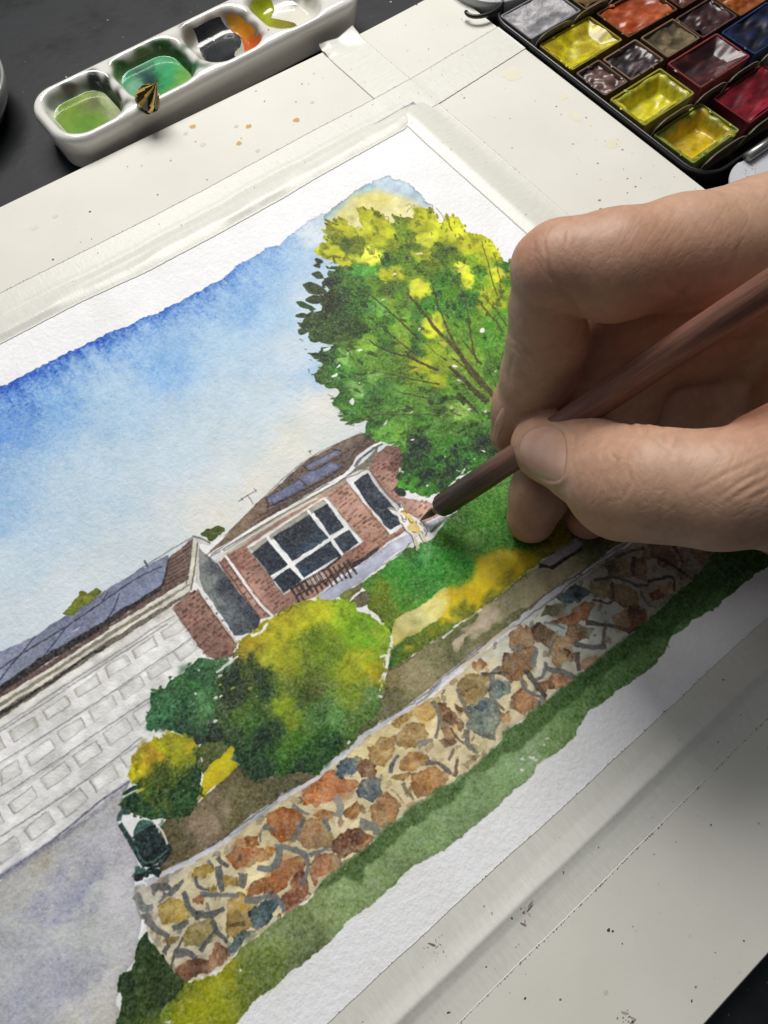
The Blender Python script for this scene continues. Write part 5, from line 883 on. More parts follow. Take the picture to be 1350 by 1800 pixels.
L.new(nz.outputs['Fac'], bp.inputs['Height']); L.new(bp.outputs['Normal'], p.inputs['Normal'])
nu, nv = 110, 90
U, Vv = np.meshgrid(np.linspace(PU0, 181, nu), np.linspace(-42.5, 206, nv), indexing='ij')
Zp = paper_z(U, Vv)
TOP = np.c_[U.ravel(), Vv.ravel(), Zp.ravel()]; BOT = TOP.copy(); BOT[:, 2] = .06
ft = grid_faces(nu, nv); fb = ft[:, ::-1]+nu*nv
edge = [i*nv for i in range(nu)]+[(nu-1)*nv+j for j in range(1, nv)]+[i*nv+nv-1 for i in range(nu-2, -1, -1)]+[j for j in range(nv-2, 0, -1)]
e = np.array(edge); e2 = np.roll(e, -1); fs = np.stack([e, e+nu*nv, e2+nu*nv, e2], 1)
VA = np.vstack([TOP, BOT])
uvs = np.c_[(VA[:, 0]-PU0)/(PU1-PU0), (VA[:, 1]-PV0)/(PV1-PV0)]
o = mesh('watercolor_painting', VA, np.vstack([ft, fb, fs[:, ::-1]]), m_pap, uv=uvs, base=(20, 82, 0))
tag(o, 'watercolour painting of a brick house, tree and stone wall on white paper', 'painting')

# masking tape
def tape_mat(name, axis):
    m = mat(name, lin((219, 218, 209)),   .34, .5, var=.06, vscale=900, col2=lin((209, 208, 198)), bump=.34, bscale=1500, bdetail=3, stretch=(.22, 1, 1) if axis == 'v' else (1, .22, 1), bdist=.00022)
    return m
m_tu, m_tv = tape_mat('tape_crepe_u', 'u'), tape_mat('tape_crepe_v', 'v')
def strip(name, label, ts, prof, m, along_u, thick=.09):
    """ts: positions along; prof(t) -> list of (cross, z) pairs from one edge to the other"""
    P = [prof(t) for t in ts]; k = len(P[0]); n = len(ts)
    T = np.array([[(t, c, z) if along_u else (c, t, z) for c, z in pr] for t, pr in zip(ts, P)]).reshape(-1, 3)
    B = T.copy(); B[:, 2] -= thick
    ft = grid_faces(n, k); fb = ft[:, ::-1]+n*k
    e = np.array([i*k for i in range(n)]+[(n-1)*k+j for j in range(1, k)]+[i*k+k-1 for i in range(n-2, -1, -1)]+[j for j in range(k-2, 0, -1)]); e2 = np.roll(e, -1)
    fs = np.stack([e, e+n*k, e2+n*k, e2], 1)
    if along_u: Fq = np.vstack([ft, fb, fs[:, ::-1]])
    else: Fq = np.vstack([ft[:, ::-1], fb[:, ::-1], fs])
    flat = np.zeros(len(Fq), bool); flat[len(ft)+len(fb):] = True
    return tag(mesh(name, np.vstack([T, B]), Fq, m, flat=flat), label, 'tape', 'masking tape holding down the paper')
r1 = np.random.default_rng(8); ph = r1.uniform(0, 6, 12)
wob = lambda t, a, b: a*(math.sin(t/17+ph[0])+.6*math.sin(t/7.3+ph[1])+.35*math.sin(t/3.1+ph[2]))+b*math.sin(t/1.3+ph[3])
rag = np.random.default_rng(71).normal(0, .10, 4000)
def fine(keys, n=34):
    """smooth profile through (cross, z) keys"""
    c = np.array([k[0] for k in keys], float); z = np.array([k[1] for k in keys], float)
    t = np.linspace(0, 1, n); s = np.linspace(0, 1, len(c))
    cc = np.interp(t, (c-c[0])/(c[-1]-c[0]), c); zz = np.interp(cc if c[-1] > c[0] else -cc, c if c[-1] > c[0] else -c, z)
    zs = zz.copy()
    for _ in range(2): zs[1:-1] = .25*zs[:-2]+.5*zs[1:-1]+.25*zs[2:]
    return list(zip(cc, zs))
def prof_top(u):
    outer = np.interp(u, [-141, 0, 54, 86, 141, 170, 190, 243], [228, 224, 221.2, 220, 219.3, 218.2, 218.2, 220])+rag[int((u+200)*3)]*.6
    inner = np.interp(u, [-141, -12, 20, 45, 73, 107, 124, 168, 176, 243], [210, 202.9, 201.2, 198.2, 196.9, 196.2, 196.6, 195.7, 198.4, 201.8])+rag[int((u+200)*3)+1500]*.5
    on = np.clip((181-u)/8, 0, 1)           # over the sheet
    gr = outer-11.0+.8*wob(u, .5, .05); rdg = inner+(4.2+1.1*wob(u+40, .6, .1))
    ov = .30+.16*np.clip((u-165)/6, 0, 1)*np.clip((192-u)/4, 0, 1)
    pz = float(paper_z(u, inner))+.16
    keys = [(outer, ov), (outer-4, ov), (gr+2.0, ov+.05), (gr+.8, ov+.35*on), (gr, ov+.02-.14*on), (gr-2.2, ov+.05+1.0*on), (gr-4.5, ov+(1.2+.3*wob(u, .6, 0))*on), (rdg, ov*(1-on)+(2.0+.35*wob(u+9, .6, .1))*on), (inner+1.6, ov*(1-on)+(pz+.45)*on), (inner, ov*(1-on)+(pz+.05)*on)]
    keys = sorted(keys, key=lambda q: -q[0])
    return fine([(c, z) for c, z in keys])
def prof_right(v):
    inner = 169.7+.25*wob(v, .3, .05)+rag[int(v*3+700)]*.4; outer = 189.4+.2*wob(v+31, .3, 0)+rag[int(v*3+900)]*.4
    on = float(np.clip((207-v)/5, 0, 1))
    lift = 0.0
    if v > 248: lift = ((v-248)/14)**2*2.6
    z = lambda a, b: a*on+b*(1-on)+lift
    if v > 248:
        rr = (v-248)/14
        return fine([(inner+rr*1.0, z(.9, .28)+rr*1.2*math.sin(v)), (inner+5, z(.95, .28)), (180.5, z(1.0, .28)-rr*1.6), (186, z(.4, .28)+rr*.5), (outer-rr*.6, z(.28, .28)+rr*1.6)])
    pz = float(paper_z(inner, min(v, 200)))+.17
    return fine([(inner, z(pz, .28)), (171.3, z(pz+.22, .28)), (173.6, z(pz+.62, .28)), (175.2, z(pz+.70, .28)), (179.0, z(pz+.28, .28)), (183.0, z(pz-.30, .28)), (186, z(.32, .28)), (outer, z(.28, .28))])
def prof_bot(u):
    inner = -31.6-.02*(u-20)*0.3+.25*wob(u, .5, .05)+rag[int((u+200)*3)]*.4; outer = -51.9+.2*wob(u+12, .5, .0)+rag[int((u+200)*3)+800]*.4
    pz = float(paper_z(u, inner))+.17
    cz = pz+.95+.12*wob(u+5, .6, .1); cr = -41.9+.25*wob(u, .5, 0)
    return fine([(outer, .11), (-50, .14), (-47, .30), (-44.6, .62), (cr-.7, cz-.42), (cr, cz), (cr+.7, cz-.14), (-39.2, pz+.40), (-37.2, pz+.12), (-34, pz+.03), (inner, pz)], 60)
vv = np.concatenate([np.arange(-56, 248, .9), np.linspace(248, 258.2, 22)])
strip('masking_tape', 'vertical strip of masking tape with a torn lifted end at the far edge', vv, prof_right, m_tv, False)
strip('masking_tape', 'wrinkled masking tape across the far edge of the painting', np.arange(-146, 242.4, .9), prof_top, m_tu, True)
strip('masking_tape', 'creased masking tape along the near edge of the painting', np.arange(-146, 196, .9), prof_bot, m_tu, True)
# grit caught on the tape
tv, tf, tcol = specks(150, lambda r: (r.uniform(-60, 160), r.uniform(-51, -33)) if r.random() < .55 else ((r.uniform(171, 189), r.uniform(100, 240)) if r.random() < .5 else (r.uniform(-20, 240), r.uniform(206, 219))), 0, .06, .3, [lin((120, 116, 106)), lin((160, 156, 146)), lin((96, 90, 84))], 15)
a_, b_, c_ = specks(26, lambda r: (at(763+r.normal(0, 9), 1662+r.normal(0, 12), 0)[:2]) if r.random() < .6 else (at(925+r.normal(0, 6), 1605+r.normal(0, 9), 0)[:2]), 0, .1, .45, [lin((128, 108, 96)), lin((150, 134, 122))], 16, 1.2)
tv, tf = merge((tv, tf), (a_, b_)); tcol = np.vstack([tcol, c_])
def tape_top(u, v):
    if v < -25: pr = prof_bot(u); return np.interp(v, [c for c, z in pr], [z for c, z in pr])
    if v > 200: pr = prof_top(u)[::-1]; return np.interp(v, [c for c, z in pr], [z for c, z in pr])
    pr = prof_right(v); return np.interp(u, [c for c, z in pr], [z for c, z in pr])
for i_, (fn, n_, sd_) in enumerate(((lambda r: (lambda u: (u, prof_bot(u)[0][0]-.12))(r.uniform(-60, 150)), 420, 61), (lambda r: (lambda u: (u, prof_bot(u)[-1][0]+.10))(r.uniform(-60, 170)), 160, 62), (lambda r: (lambda u: (u, prof_top(u)[0][0]+.12))(r.uniform(-20, 240)), 260, 63), (lambda r: (lambda v: (prof_right(v)[-1][0]+.12, v))(r.uniform(90, 246)), 160, 64))):
    a_, b_, c_ = specks(n_, fn, 0, .05, .20, [lin((120, 116, 106)), lin((146, 142, 132)), lin((160, 156, 146)), lin((92, 88, 80))], sd_, .9)   # dirt along the tape edges
    tv, tf = merge((tv, tf), (a_, b_)); tcol = np.vstack([tcol, c_])
tv[:, 2] = [tape_top(u, v)+.06 for u, v, _ in tv]
tag(mesh('grit', tv, tf, m_fleck, cols=tcol, smooth=False), 'dark grit and paint crumbs stuck on the masking tape', 'grit', kind='stuff')
# ------------------------------------------------------------------ porcelain palette
def rbox2(X, Y, x0, x1, y0, y1, r):
    cx, cy = (x0+x1)/2, (y0+y1)/2
    dx = np.abs(X-cx)-((x1-x0)/2-r); dy = np.abs(Y-cy)-((y1-y0)/2-r)
    return np.sqrt(np.clip(dx, 0, None)**2+np.clip(dy, 0, None)**2)+np.minimum(np.maximum(dx, dy), 0)-r
PZ = 9.0
PAL = (50.0, 203.0, 262.5, 300.0)
WELLS = [(54.5, 83.5), (86.5, 118.0), (121.0, 152.0), (155.0, 183.5), (186.5, 199.5)]
WV = (266.3, 296.0)
def palette_field():
    h = .8; org = np.array([PAL[0]-4, PAL[2]-4, ZD-3.0])
    n = (np.array([PAL[1]+4, PAL[3]+4, PZ+4])-org)/h
    X, Y, Z = np.meshgrid(*[org[i]+h*np.arange(int(n[i])) for i in range(3)], indexing='ij')
    X = X.astype(np.float32); Y = Y.astype(np.float32); Z = Z.astype(np.float32)
    slope = (PZ-Z)*.16                      # sides draw in towards the foot
    side = rbox2(X, Y, PAL[0], PAL[1], PAL[2], PAL[3], 13.0)+slope
    f = smax(side, Z-PZ, 4.5); f = smax(f, ZD+.05-Z, 2.0)
    for a, b in WELLS:
        w = rbox2(X, Y, a, b, WV[0], WV[1], 10.0)+(PZ-Z)*.38     # sloping well walls
        w = smax(w, (PZ-7.6)-Z, 4.5)
        f = smax(f, -w, 2.4)
    return f, org, h
f, org, h = palette_field()
V, F = surface_nets(f, org, h)
palo = empty('ceramic_palette', (128, 280, ZD)); tag(palo, 'white porcelain palette with wells of green, grey and yellow paint', 'palette')
# thin dried tints left on the glaze
def tints(V, spots, base):
    C = np.tile(np.array(base, float), (len(V), 1))
    r = np.random.default_rng(4); jit = r.normal(0, .5, (len(V), 1))
    n_ = np.sin(V[:, 0]*.55+2*np.sin(V[:, 1]*.4))+np.sin(V[:, 1]*.7+2*np.sin(V[:, 2]*.5+V[:, 0]*.3))
    for (x, y, z, s, c, a) in spots:
        d = np.sqrt((V[:, 0]-x)**2+(V[:, 1]-y)**2+((V[:, 2]-z)*1.0)**2)
        w = (a/(1+np.exp((d-s+.75*n_)*1.8)))[:, None]
        C = C*(1-w)+np.array(c)*w
    return C
dkg, olv, gry = lin((58, 84, 54)), lin((132, 146, 70)), lin((120, 122, 112))
sp = []
for y in np.linspace(270, 291, 9):
    sp.append((81.0, y, 4.5, 4.2, lin((44, 60, 46)), .92)); sp.append((115.5, y, 4.5, 3.8, lin((40, 78, 40)), .95)); sp.append((150, y, 5, 3.4, lin((140, 136, 120)), .7))
    sp.append((61, y, 5, 2.4, lin((120, 132, 84)), .5)); sp.append((89.2, y, 5, 2.6, lin((110, 140, 80)), .7)); sp.append((122.8, y, 5, 3, lin((150, 146, 130)), .6))
for x in np.linspace(62, 82, 6): sp.append((x, 292.5, 5, 3.6, lin((96, 108, 88)), .7))
for x in np.linspace(92, 114, 7): sp.append((x, 292.5, 5, 4.2, lin((66, 104, 52)), .9))
for x in np.linspace(126, 148, 6): sp.append((x, 293.5, 5.5, 3.0, lin((160, 156, 142)), .5)); sp.append((x, 280, 2, 8, lin((158, 154, 138)), .5))
for x in np.linspace(158, 180, 5): sp.append((x, 280, 2, 6, lin((216, 212, 196)), .5))
sp += [(70, 293, 8, 3.5, lin((60, 66, 58)), .8), (96, 293, 8.5, 3.2, lin((48, 92, 44)), .9), (110, 294, 8.6, 2.6, lin((40, 84, 48)), .85), (128, 292, 7, 4.2, lin((120, 116, 100)), .8), (140, 293, 7.5, 3.6, lin((136, 132, 118)), .7), (85, 280, 8.6, 1.6, lin((110, 120, 110)), .6), (119.5, 284, 8.6, 1.8, lin((90, 120, 84)), .7), (80, 291, 7.5, 4.0, lin((50, 50, 54)), .85), (146, 288, 4, 5, lin((110, 106, 92)), .6), (126, 290, 6, 4, lin((120, 118, 104)), .7), (158, 291, 6, 4, lin((130, 130, 110)), .6), (116, 270, 8, 3.0, lin((40, 110, 64)), .8), (118.5, 269, 8.5, 1.6, lin((50, 80, 84)), .8), (179, 288, 5, 3.5, lin((96, 104, 84)), .7), (181, 282, 6, 3, lin((110, 112, 84)), .6), (121, 290, 8, 3.0, lin((170, 168, 156)), .5), (190, 280, 4, 7, lin((120, 110, 60)), .5), (86, 266.6, 9, .9, lin((50, 60, 66)), .8)]
m_por = mat('glazed_porcelain', (1, 1, 1), .10, .6, coat=.6, coat_rough=.03, attr=True, bump=.03, bscale=60)
mesh('body', V, F, m_por, palo, cols=tints(V, sp, lin((222, 220, 214))))
m_wet = mat('wet_paint', (1, 1, 1), .16, .5, coat=.5, coat_rough=.04, attr=True, var=.22, vscale=260, bump=.12, bscale=300)
def rounded_loop(x0, x1, y0, y1, r, n=7):
    out = []
    for cx, cy, a0 in ((x1-r, y1-r, 0), (x0+r, y1-r, 90), (x0+r, y0+r, 180), (x1-r, y0+r, 270)):
        for i in range(n):
            a = math.radians(a0+90*i/(n-1)); out.append((cx+r*math.cos(a), cy+r*math.sin(a)))
    return np.array(out)
_in = f < 0; _k = f.shape[2]-1-np.argmax(_in[:, :, ::-1], axis=2); _ii, _jj = np.meshgrid(np.arange(f.shape[0]), np.arange(f.shape[1]), indexing='ij')
_a = f[_ii, _jj, _k]; _b = f[_ii, _jj, np.minimum(_k+1, f.shape[2]-1)]
GZ = np.where(_in.any(2), org[2]+h*(_k+np.clip(_a/(_a-_b+1e-9), 0, 1)), ZD); GZ = blur(GZ.astype(np.float32), 1)
def glaze_z(u, v):
    """height of the porcelain surface under a point"""
    x = np.clip((u-org[0])/h, 0, GZ.shape[0]-1.01); y = np.clip((v-org[1])/h, 0, GZ.shape[1]-1.01); i = x.astype(int); j = y.astype(int); p = x-i; q = y-j
    return np.clip((GZ[i, j]*(1-p)+GZ[i+1, j]*p)*(1-q)+(GZ[i, j+1]*(1-p)+GZ[i+1, j+1]*p)*q, 0, PZ)
def puddle(name, outline, ctrl, z, label, seed, n=44, dome=.25, well=None):
    """paint lying in a well; outline in photo pixels"""
    q = np.array([at(x, y, z)[:2] for x, y in outline]); q = spline(q, 6)
    if well is not None:
        a, b = WELLS[well]; q = rounded_loop(a+.5, b-.5, WV[0]+.5, WV[1]-.5, 9, 14)
    c = q.mean(0); q = c+(q-c)*(1.08 if well is None else 1.0); r = np.random.default_rng(seed); rings = 12; V = []; k = len(q)
    for i in range(rings+1):
        t = i/rings
        for j in range(k):
            w = 1+r.normal(0, .012) if 0 < i else 1
            p = c+(q[j]-c)*t*w; V.append((p[0], p[1], z+dome*(1-t*t)-(.9*dome if i == rings else 0)))
    V = np.array(V); F = grid_faces(rings+1, k)
    F = np.vstack([F, np.array([[i*k+k-1, (i+1)*k+k-1, (i+1)*k, i*k] for i in range(rings)])])
    if well is None:
        t_ = np.repeat(np.arange(rings+1)/rings, k); zz = glaze_z(V[:, 0], V[:, 1])
        V[:, 2] = zz+.30*(1-t_**4)-.05
    P, _ = proj(V); P = P+r.normal(0, 2.0, P.shape)
    num = 0; den = 0
    for x, y, cc in ctrl:
        w = 1/(((P-np.array([x, y]))**2).sum(1)+30)**1.8; den = den+w; num = num+w[:, None]*np.array(lin(cc))
    return tag(mesh(name, V, F, m_wet, palo, cols=num/den[:, None]), label)
s1 = 1.985
C1 = lambda *p: [(x/s1, y/s1) for x, y in p]
puddle('paint_puddle', C1((185, 335), (215, 300), (270, 280), (330, 285), (375, 320), (420, 375), (462, 395), (420, 440), (350, 470), (290, 462), (225, 415), (180, 380)), [(105, 170, (134, 158, 74)), (120, 185, (112, 142, 50)), (150, 165, (140, 160, 80)), (165, 180, (104, 112, 70)), (175, 215, (104, 140, 44)), (210, 200, (150, 162, 110)), (190, 170, (176, 186, 140)), (155, 220, (96, 140, 44)), (215, 205, (186, 180, 170))], 3.3, 'olive green paint puddle in the end well', 1, well=0)
puddle('paint_puddle', C1((385, 235), (400, 200), (440, 170), (500, 150), (560, 155), (600, 190), (640, 225), (690, 275), (650, 310), (600, 345), (560, 340), (480, 330), (430, 290)), [(205, 110, (90, 130, 70)), (215, 130, (36, 140, 96)), (225, 100, (110, 140, 104)), (245, 100, (52, 66, 66)), (255, 120, (34, 56, 60)), (265, 145, (30, 52, 56)), (280, 105, (84, 168, 116)), (300, 125, (64, 160, 104)), (320, 140, (100, 160, 70)), (290, 150, (52, 150, 88)), (300, 170, (70, 140, 60)), (240, 155, (120, 170, 140)), (330, 150, (150, 176, 100))], 3.3, 'emerald green paint puddle with a dark grey streak', 2, well=1)
puddle('paint_puddle', C1((688, 62), (720, 55), (760, 80), (780, 95), (820, 110), (835, 150), (815, 175), (820, 228), (770, 232), (730, 215), (705, 180), (690, 130), (672, 128), (690, 110)), [(350, 40, (40, 44, 48)), (360, 70, (34, 38, 42)), (385, 60, (58, 60, 60)), (375, 90, (46, 48, 48)), (400, 85, (54, 56, 58)), (405, 105, (28, 32, 36)), (380, 108, (40, 42, 44))], 2.6, 'charcoal grey paint puddle', 3, dome=.4)
puddle('paint_puddle', C1((795, 70), (820, 68), (860, 95), (895, 115), (890, 140), (950, 145), (930, 165), (890, 180), (870, 205), (845, 205), (850, 160), (840, 120), (805, 95)), [(410, 40, (180, 130, 40)), (430, 55, (200, 130, 30)), (425, 85, (190, 90, 30)), (440, 80, (200, 90, 34)), (465, 78, (176, 70, 36)), (430, 98, (206, 120, 40))], 3.4, 'orange paint smear beside the charcoal paint', 4, dome=.4)
puddle('paint_puddle', C1((862, 20), (880, -5), (930, 0), (955, 25), (935, 50), (960, 72), (1020, 68), (1032, 95), (1000, 108), (950, 85), (915, 82), (880, 60)), [(450, 15, (140, 150, 30)), (465, 30, (150, 160, 24)), (500, 42, (130, 130, 40)), (515, 45, (120, 116, 36))], 2.6, 'yellow olive paint smear', 5, dome=.4)
# striped ornament
# a small pear-shaped bead lying on the rim between two wells
base = at(254, 186, PZ-1.4)
orn = empty('seed_ornament', base); tag(orn, 'small gold and black striped seed-shaped ornament on the porcelain palette rim', 'ornament')
tipp = at(276, 143, PZ+9.5); ax = tipp-base; ln = np.linalg.norm(ax); ex, ey, ez = frame_of(ax)
nr, nk = 26, 40; V = []; C = []
for i in range(nr):
    t = i/(nr-1); r = 5.3*(math.sin(math.pi*min(1, t*.9+.1)**.62))**.85*(1-t**3.2)+.05
    r = max(.05, r)
    for k in range(nk):
        a = 2*math.pi*k/nk+.5*t; rr = r*(1+.05*math.cos(7*a))
        V.append(base+ez*(t*ln)+ex*rr*math.cos(a)+ey*rr*.86*math.sin(a)); C.append(1 if (math.cos(7*a) > -.05 and t > .16) else 0)
V = np.array(V); F = grid_faces(nr, nk); F = np.vstack([F, np.array([[i*nk+nk-1, (i+1)*nk+nk-1, (i+1)*nk, i*nk] for i in range(nr-1)])])
m_gold = mat('gold_glaze', lin((226, 186, 72)), .14, .6, metal=.35, coat=.6); m_blk = mat('black_glaze', lin((38, 34, 26)), .14, .5, coat=.6)
C = np.array(C); fm = (C[F].sum(1) >= 3)
lift = np.where(C == 1, .18, 0)[:, None]; ctr = base+ez*((V-base)@ez)[:, None]; dr = V-ctr; dr /= np.linalg.norm(dr, axis=1, keepdims=True)+1e-9
mesh('shell', V+dr*lift, F[~fm], m_blk, orn); mesh('gold_stripe', V+dr*(lift+.02), F[fm], m_gold, orn)
V, F2 = tube([base-ez*1.2, base-ez*.2, base+ez*1.0], [1.2, 2.6, 3.4], 16); mesh('stem', V, F2, m_blk, orn)

# ------------------------------------------------------------------ paint box
ZB = 2.5; ZPAN = 3.0
pbox = empty('paint_box', (300, 163, ZD)); tag(pbox, 'black metal paint box holding rows of watercolour pans', 'paint box')
m_black = mat('black_enamel', lin((20, 21, 23)), .30, .5, var=.4, vscale=90, col2=lin((34, 35, 37)), bump=.08, bscale=300)
m_clip = mat('blackened_steel', lin((104, 100, 92)), .4, .5, metal=.1, var=.5, vscale=160, col2=lin((134, 126, 104)), bump=.15, bscale=500)
BX = (242.6, 356.5, 98.0, 229.0)
rings = []
for off, z in ((0, ZD+.05), (0, ZB-1.0), (-.25, ZB-.4), (.2, ZB), (1.0, ZB), (1.3, ZB-.5), (1.3, ZD+1.6)):
    L_ = rounded_loop(BX[0]+off, BX[1]-off, BX[2]+off, BX[3]-off, 12-off*.6); rings.append(np.c_[L_, np.full(len(L_), z)])
k = len(rings[0]); V = np.vstack(rings); F = [(i*k+j, i*k+(j+1) % k, (i+1)*k+(j+1) % k, (i+1)*k+j) for i in range(len(rings)-1) for j in range(k)]
F.append(tuple(range(k))[::-1]); F.append(tuple((len(rings)-1)*k+j for j in range(k)))
mesh('tray', V, F, m_black, pbox)
V, F = tube([np.array([243.5+10*math.cos(a), 231.5+6*math.sin(a), ZB+.6]) for a in np.linspace(math.pi*.9, math.pi*1.9, 14)], .9, 8); mesh('hinge_loop', V, F, m_black, pbox)
def clip(u0, u1, v, z0, z1, tilt, sag=0.0):
    """thin sprung plate between two rows of pans"""
    n = 10; V = []
    for i in range(n):
        t = i/(n-1); e = min(t, 1-t)
        zt = z1-(1.6 if e < .001 else (.5 if e < .12 else 0))
        u = u0+(u1-u0)*t; dv = .35*math.sin(t*3.1)
        for z, s in ((z0, 0), (zt*.5+z0*.5, .5), (zt-.4, 1), (zt, 1.12)): V.append((u, v+dv-tilt*s, z))
    V = np.array(V); m_ = len(V); W = V.copy(); W[:, 1] -= .45
    ft = grid_faces(n, 4); F = np.vstack([ft, ft[:, ::-1]+m_])
    e = np.array([i*4 for i in range(n)]+[(n-1)*4+j for j in range(1, 4)]+[i*4+3 for i in range(n-2, -1, -1)]+[2, 1]); e2 = np.roll(e, -1)
    F = np.vstack([F, np.stack([e, e+m_, e2+m_, e2], 1)[:, ::-1]])
    return mesh('clip', np.vstack([V, W]), F, m_clip, pbox, smooth=False)
for a in ((243.6, 264.5, 199.4, -5, 6.6, 1.6), (266.0, 287, 199.2, -5, 6.4, 1.4), (288.5, 309, 199.2, -5, 4.6, 1.2), (245.0, 266.5, 131.8, -6, 7.2, 2.6), (269.0, 288, 131.6, -6, 7.0, 2.4), (289.5, 309, 131.6, -6, 6.8, 2.4), (310.5, 330, 131.6, -6, 6.8, 2.4), (246.5, 271.0, 106.6, -6, 6.6, 2.6), (272.5, 297, 106.6, -6, 6.6, 2.6), (298.5, 322, 106.4, -6, 4.2, 2.4)): clip(*a)
m_panw = {}
def pan(u0, u1, v0, v1, rimc, paint, label, depth=1.2, style='cake', seed=0, zt=ZPAN, floorc=None):
    """one watercolour pan: plastic cup with paint in it"""
    r = np.random.default_rng(seed+100)
    u0 += r.uniform(.1, .5); u1 -= r.uniform(.1, .6); v0 += r.uniform(.1, .5); v1 -= r.uniform(.1, .5)
    cx, cy = (u0+u1)/2, (v0+v1)/2
    z0 = ZD+1.65; zt = zt+r.uniform(-.35, .35)
    t = empty('paint_pan', (cx, cy, z0)); tag(t, label, 'paint pan', 'paint pans in the black box')
    t.rotation_euler = (0, 0, r.normal(0, .012))
    w = .75; ti = 1.5
    rings = []
    for off, z in ((ti*.7, z0), (0, zt-.3), (.08, zt), (w, zt), (w+.1, zt-.4), (w+ti*.9, z0+1.0)):
        L_ = rounded_loop(u0+off, u1-off, v0+off, v1-off, max(.4, 1.0-off*.2), 4); rings.append(np.c_[L_, np.full(len(L_), z)])
    k = len(rings[0]); V = np.vstack(rings); F = [(i*k+j, i*k+(j+1) % k, (i+1)*k+(j+1) % k, (i+1)*k+j) for i in range(5) for j in range(k)]
    F += [tuple(range(k))[::-1], tuple(5*k+j for j in range(k))]
    key = tuple(rimc)
    if key not in m_panw: m_panw[key] = mat('pan_plastic', lin(rimc), .35, .5, var=.35, vscale=170, bump=.1, bscale=400)
    mesh('cup', V, F, m_panw[key], t, smooth=False)
    # paint surface: heightfield inside the cup
    n = 44; m_ = 30
    A, B = np.meshgrid(np.linspace(0, 1, n), np.linspace(0, 1, m_), indexing='ij')
    nz = np.zeros_like(A)
    for q in range(16):
        fx, fy = r.uniform(-1, 1, 2)*(5+q*1.5); nz += np.sin(A*fx+B*fy+r.uniform(0, 6)+1.2*np.sin(B*fx*.7+A*3))/(1+.10*math.hypot(fx, fy))/1.7
    edge = np.minimum(np.minimum(A, 1-A)*(u1-u0), np.minimum(B, 1-B)*(v1-v0))
    if style == 'cake': Z = zt-depth+nz*.55+np.exp(-edge/1.4)*.5
    elif style == 'dry': Z = zt-depth+nz*.3+np.abs(r.normal(0, .12, A.shape))+np.exp(-edge/1.2)*.3
    elif style == 'worn': # nearly used up: paint clings to walls, deep hollow in the middle
        hol = np.clip((edge-1.2)/3.4, 0, 1); hol = hol*hol*(3-2*hol)
        Z = zt-.7-hol*(5.4+nz*.9)+nz*.45
    elif style == 'bowl':
        hol = np.clip(edge/5.5, 0, 1); Z = zt-.5-hol*(depth+1.0)+nz*.35
    inn = w+.35
    X = u0+inn+A*(u1-u0-2*inn); Y = v0+inn+B*(v1-v0-2*inn)
    sink = np.clip((zt-Z)/9, 0, 1)*1.4
    X = X+np.where(A < .5, 1, -1)*sink*np.exp(-np.minimum(A, 1-A)*8); Y = Y+np.where(B < .5, 1, -1)*sink*np.exp(-np.minimum(B, 1-B)*8)
    cols = np.array([lin(c) for c in paint])*.95; s = .5+.5*np.tanh(nz*1.4+r.normal(0, .25, A.shape)); idx = s*(len(cols)-1); i0 = np.clip(idx.astype(int), 0, len(cols)-2); fr = (idx-i0)[..., None]
    Cc = cols[i0]*(1-fr)+cols[i0+1]*fr
    if floorc is not None:
        hh = np.clip((zt-1.0-Z)/5, 0, 1)[..., None]; Cc = Cc*(1-hh)+np.array(lin(floorc))*hh
    V = np.c_[X.ravel(), Y.ravel(), Z.ravel()]
    if style != 'dry':
        for q in range(5):              # crusts of paint on the rim
            sd = r.integers(4); tt = r.uniform(.1, .9)
            cxy = ((u0+tt*(u1-u0), v0+.5), (u0+tt*(u1-u0), v1-.5), (u0+.5, v0+tt*(v1-v0)), (u1-.5, v0+tt*(v1-v0)))[sd]
            k2 = 9; th = np.linspace(0, 2*math.pi, k2, endpoint=False); rr = r.uniform(.45, 1.0)*(1+r.uniform(-.4, .4, k2)); lx = r.uniform(1, 2.4) if sd < 2 else 1; ly = 1 if sd < 2 else r.uniform(1, 2.4)
            Vq = np.vstack([np.c_[cxy[0]+np.cos(th)*rr*lx, cxy[1]+np.sin(th)*rr*ly, np.full(k2, zt-.25)], [[cxy[0], cxy[1], zt+.28]]])
            mesh('crust', Vq, [(j, (j+1) % k2, k2) for j in range(k2)], m_gloss, t, cols=np.tile(cols[r.integers(len(cols))], (k2+1, 1)))
    mesh('paint', V, grid_faces(n, m_), m_dry if style == 'dry' else m_gloss, t, cols=Cc.reshape(-1, 3))
m_gloss = mat('pan_paint', (1, 1, 1), .34, .5, coat=.18, coat_rough=.12, attr=True, var=.4, vscale=260, bump=.12, bscale=220, bdist=.0006)
m_dry = mat('dried_paint', (1, 1, 1), .75, .2, attr=True, var=.4, vscale=300, bump=.6, bscale=600, bdist=.0006)
A0, A1 = 244.4, 276.2
pan(244.0, 276, 201.5, 222.6, (120, 120, 122), [(120, 118, 122), (176, 174, 176), (196, 194, 194), (150, 146, 150)], 'pan of dried grey-white paint in the box corner', 1.0, 'dry', 1)
pan(A0, A1, 176.0, 197.4, (150, 134, 40), [(150, 130, 10), (196, 184, 14), (214, 206, 30), (170, 150, 20)], 'pan of bright yellow paint next to the grey-white pan', 1.4, 'bowl', 2)
pan(278.5, 310.5, 175.5, 196.6, (96, 66, 40), [(150, 64, 26), (184, 84, 38), (166, 78, 36), (74, 72, 26)], 'pan of burnt orange paint beside the bright yellow pan', 1.0, 'cake', 3)
pan(244.4, 259.4, 156.6, 174.6, (104, 84, 70), [(70, 50, 48), (96, 70, 64), (112, 86, 76)], 'half pan of dull mauve-brown paint at the box edge', 1.6, 'cake', 4)
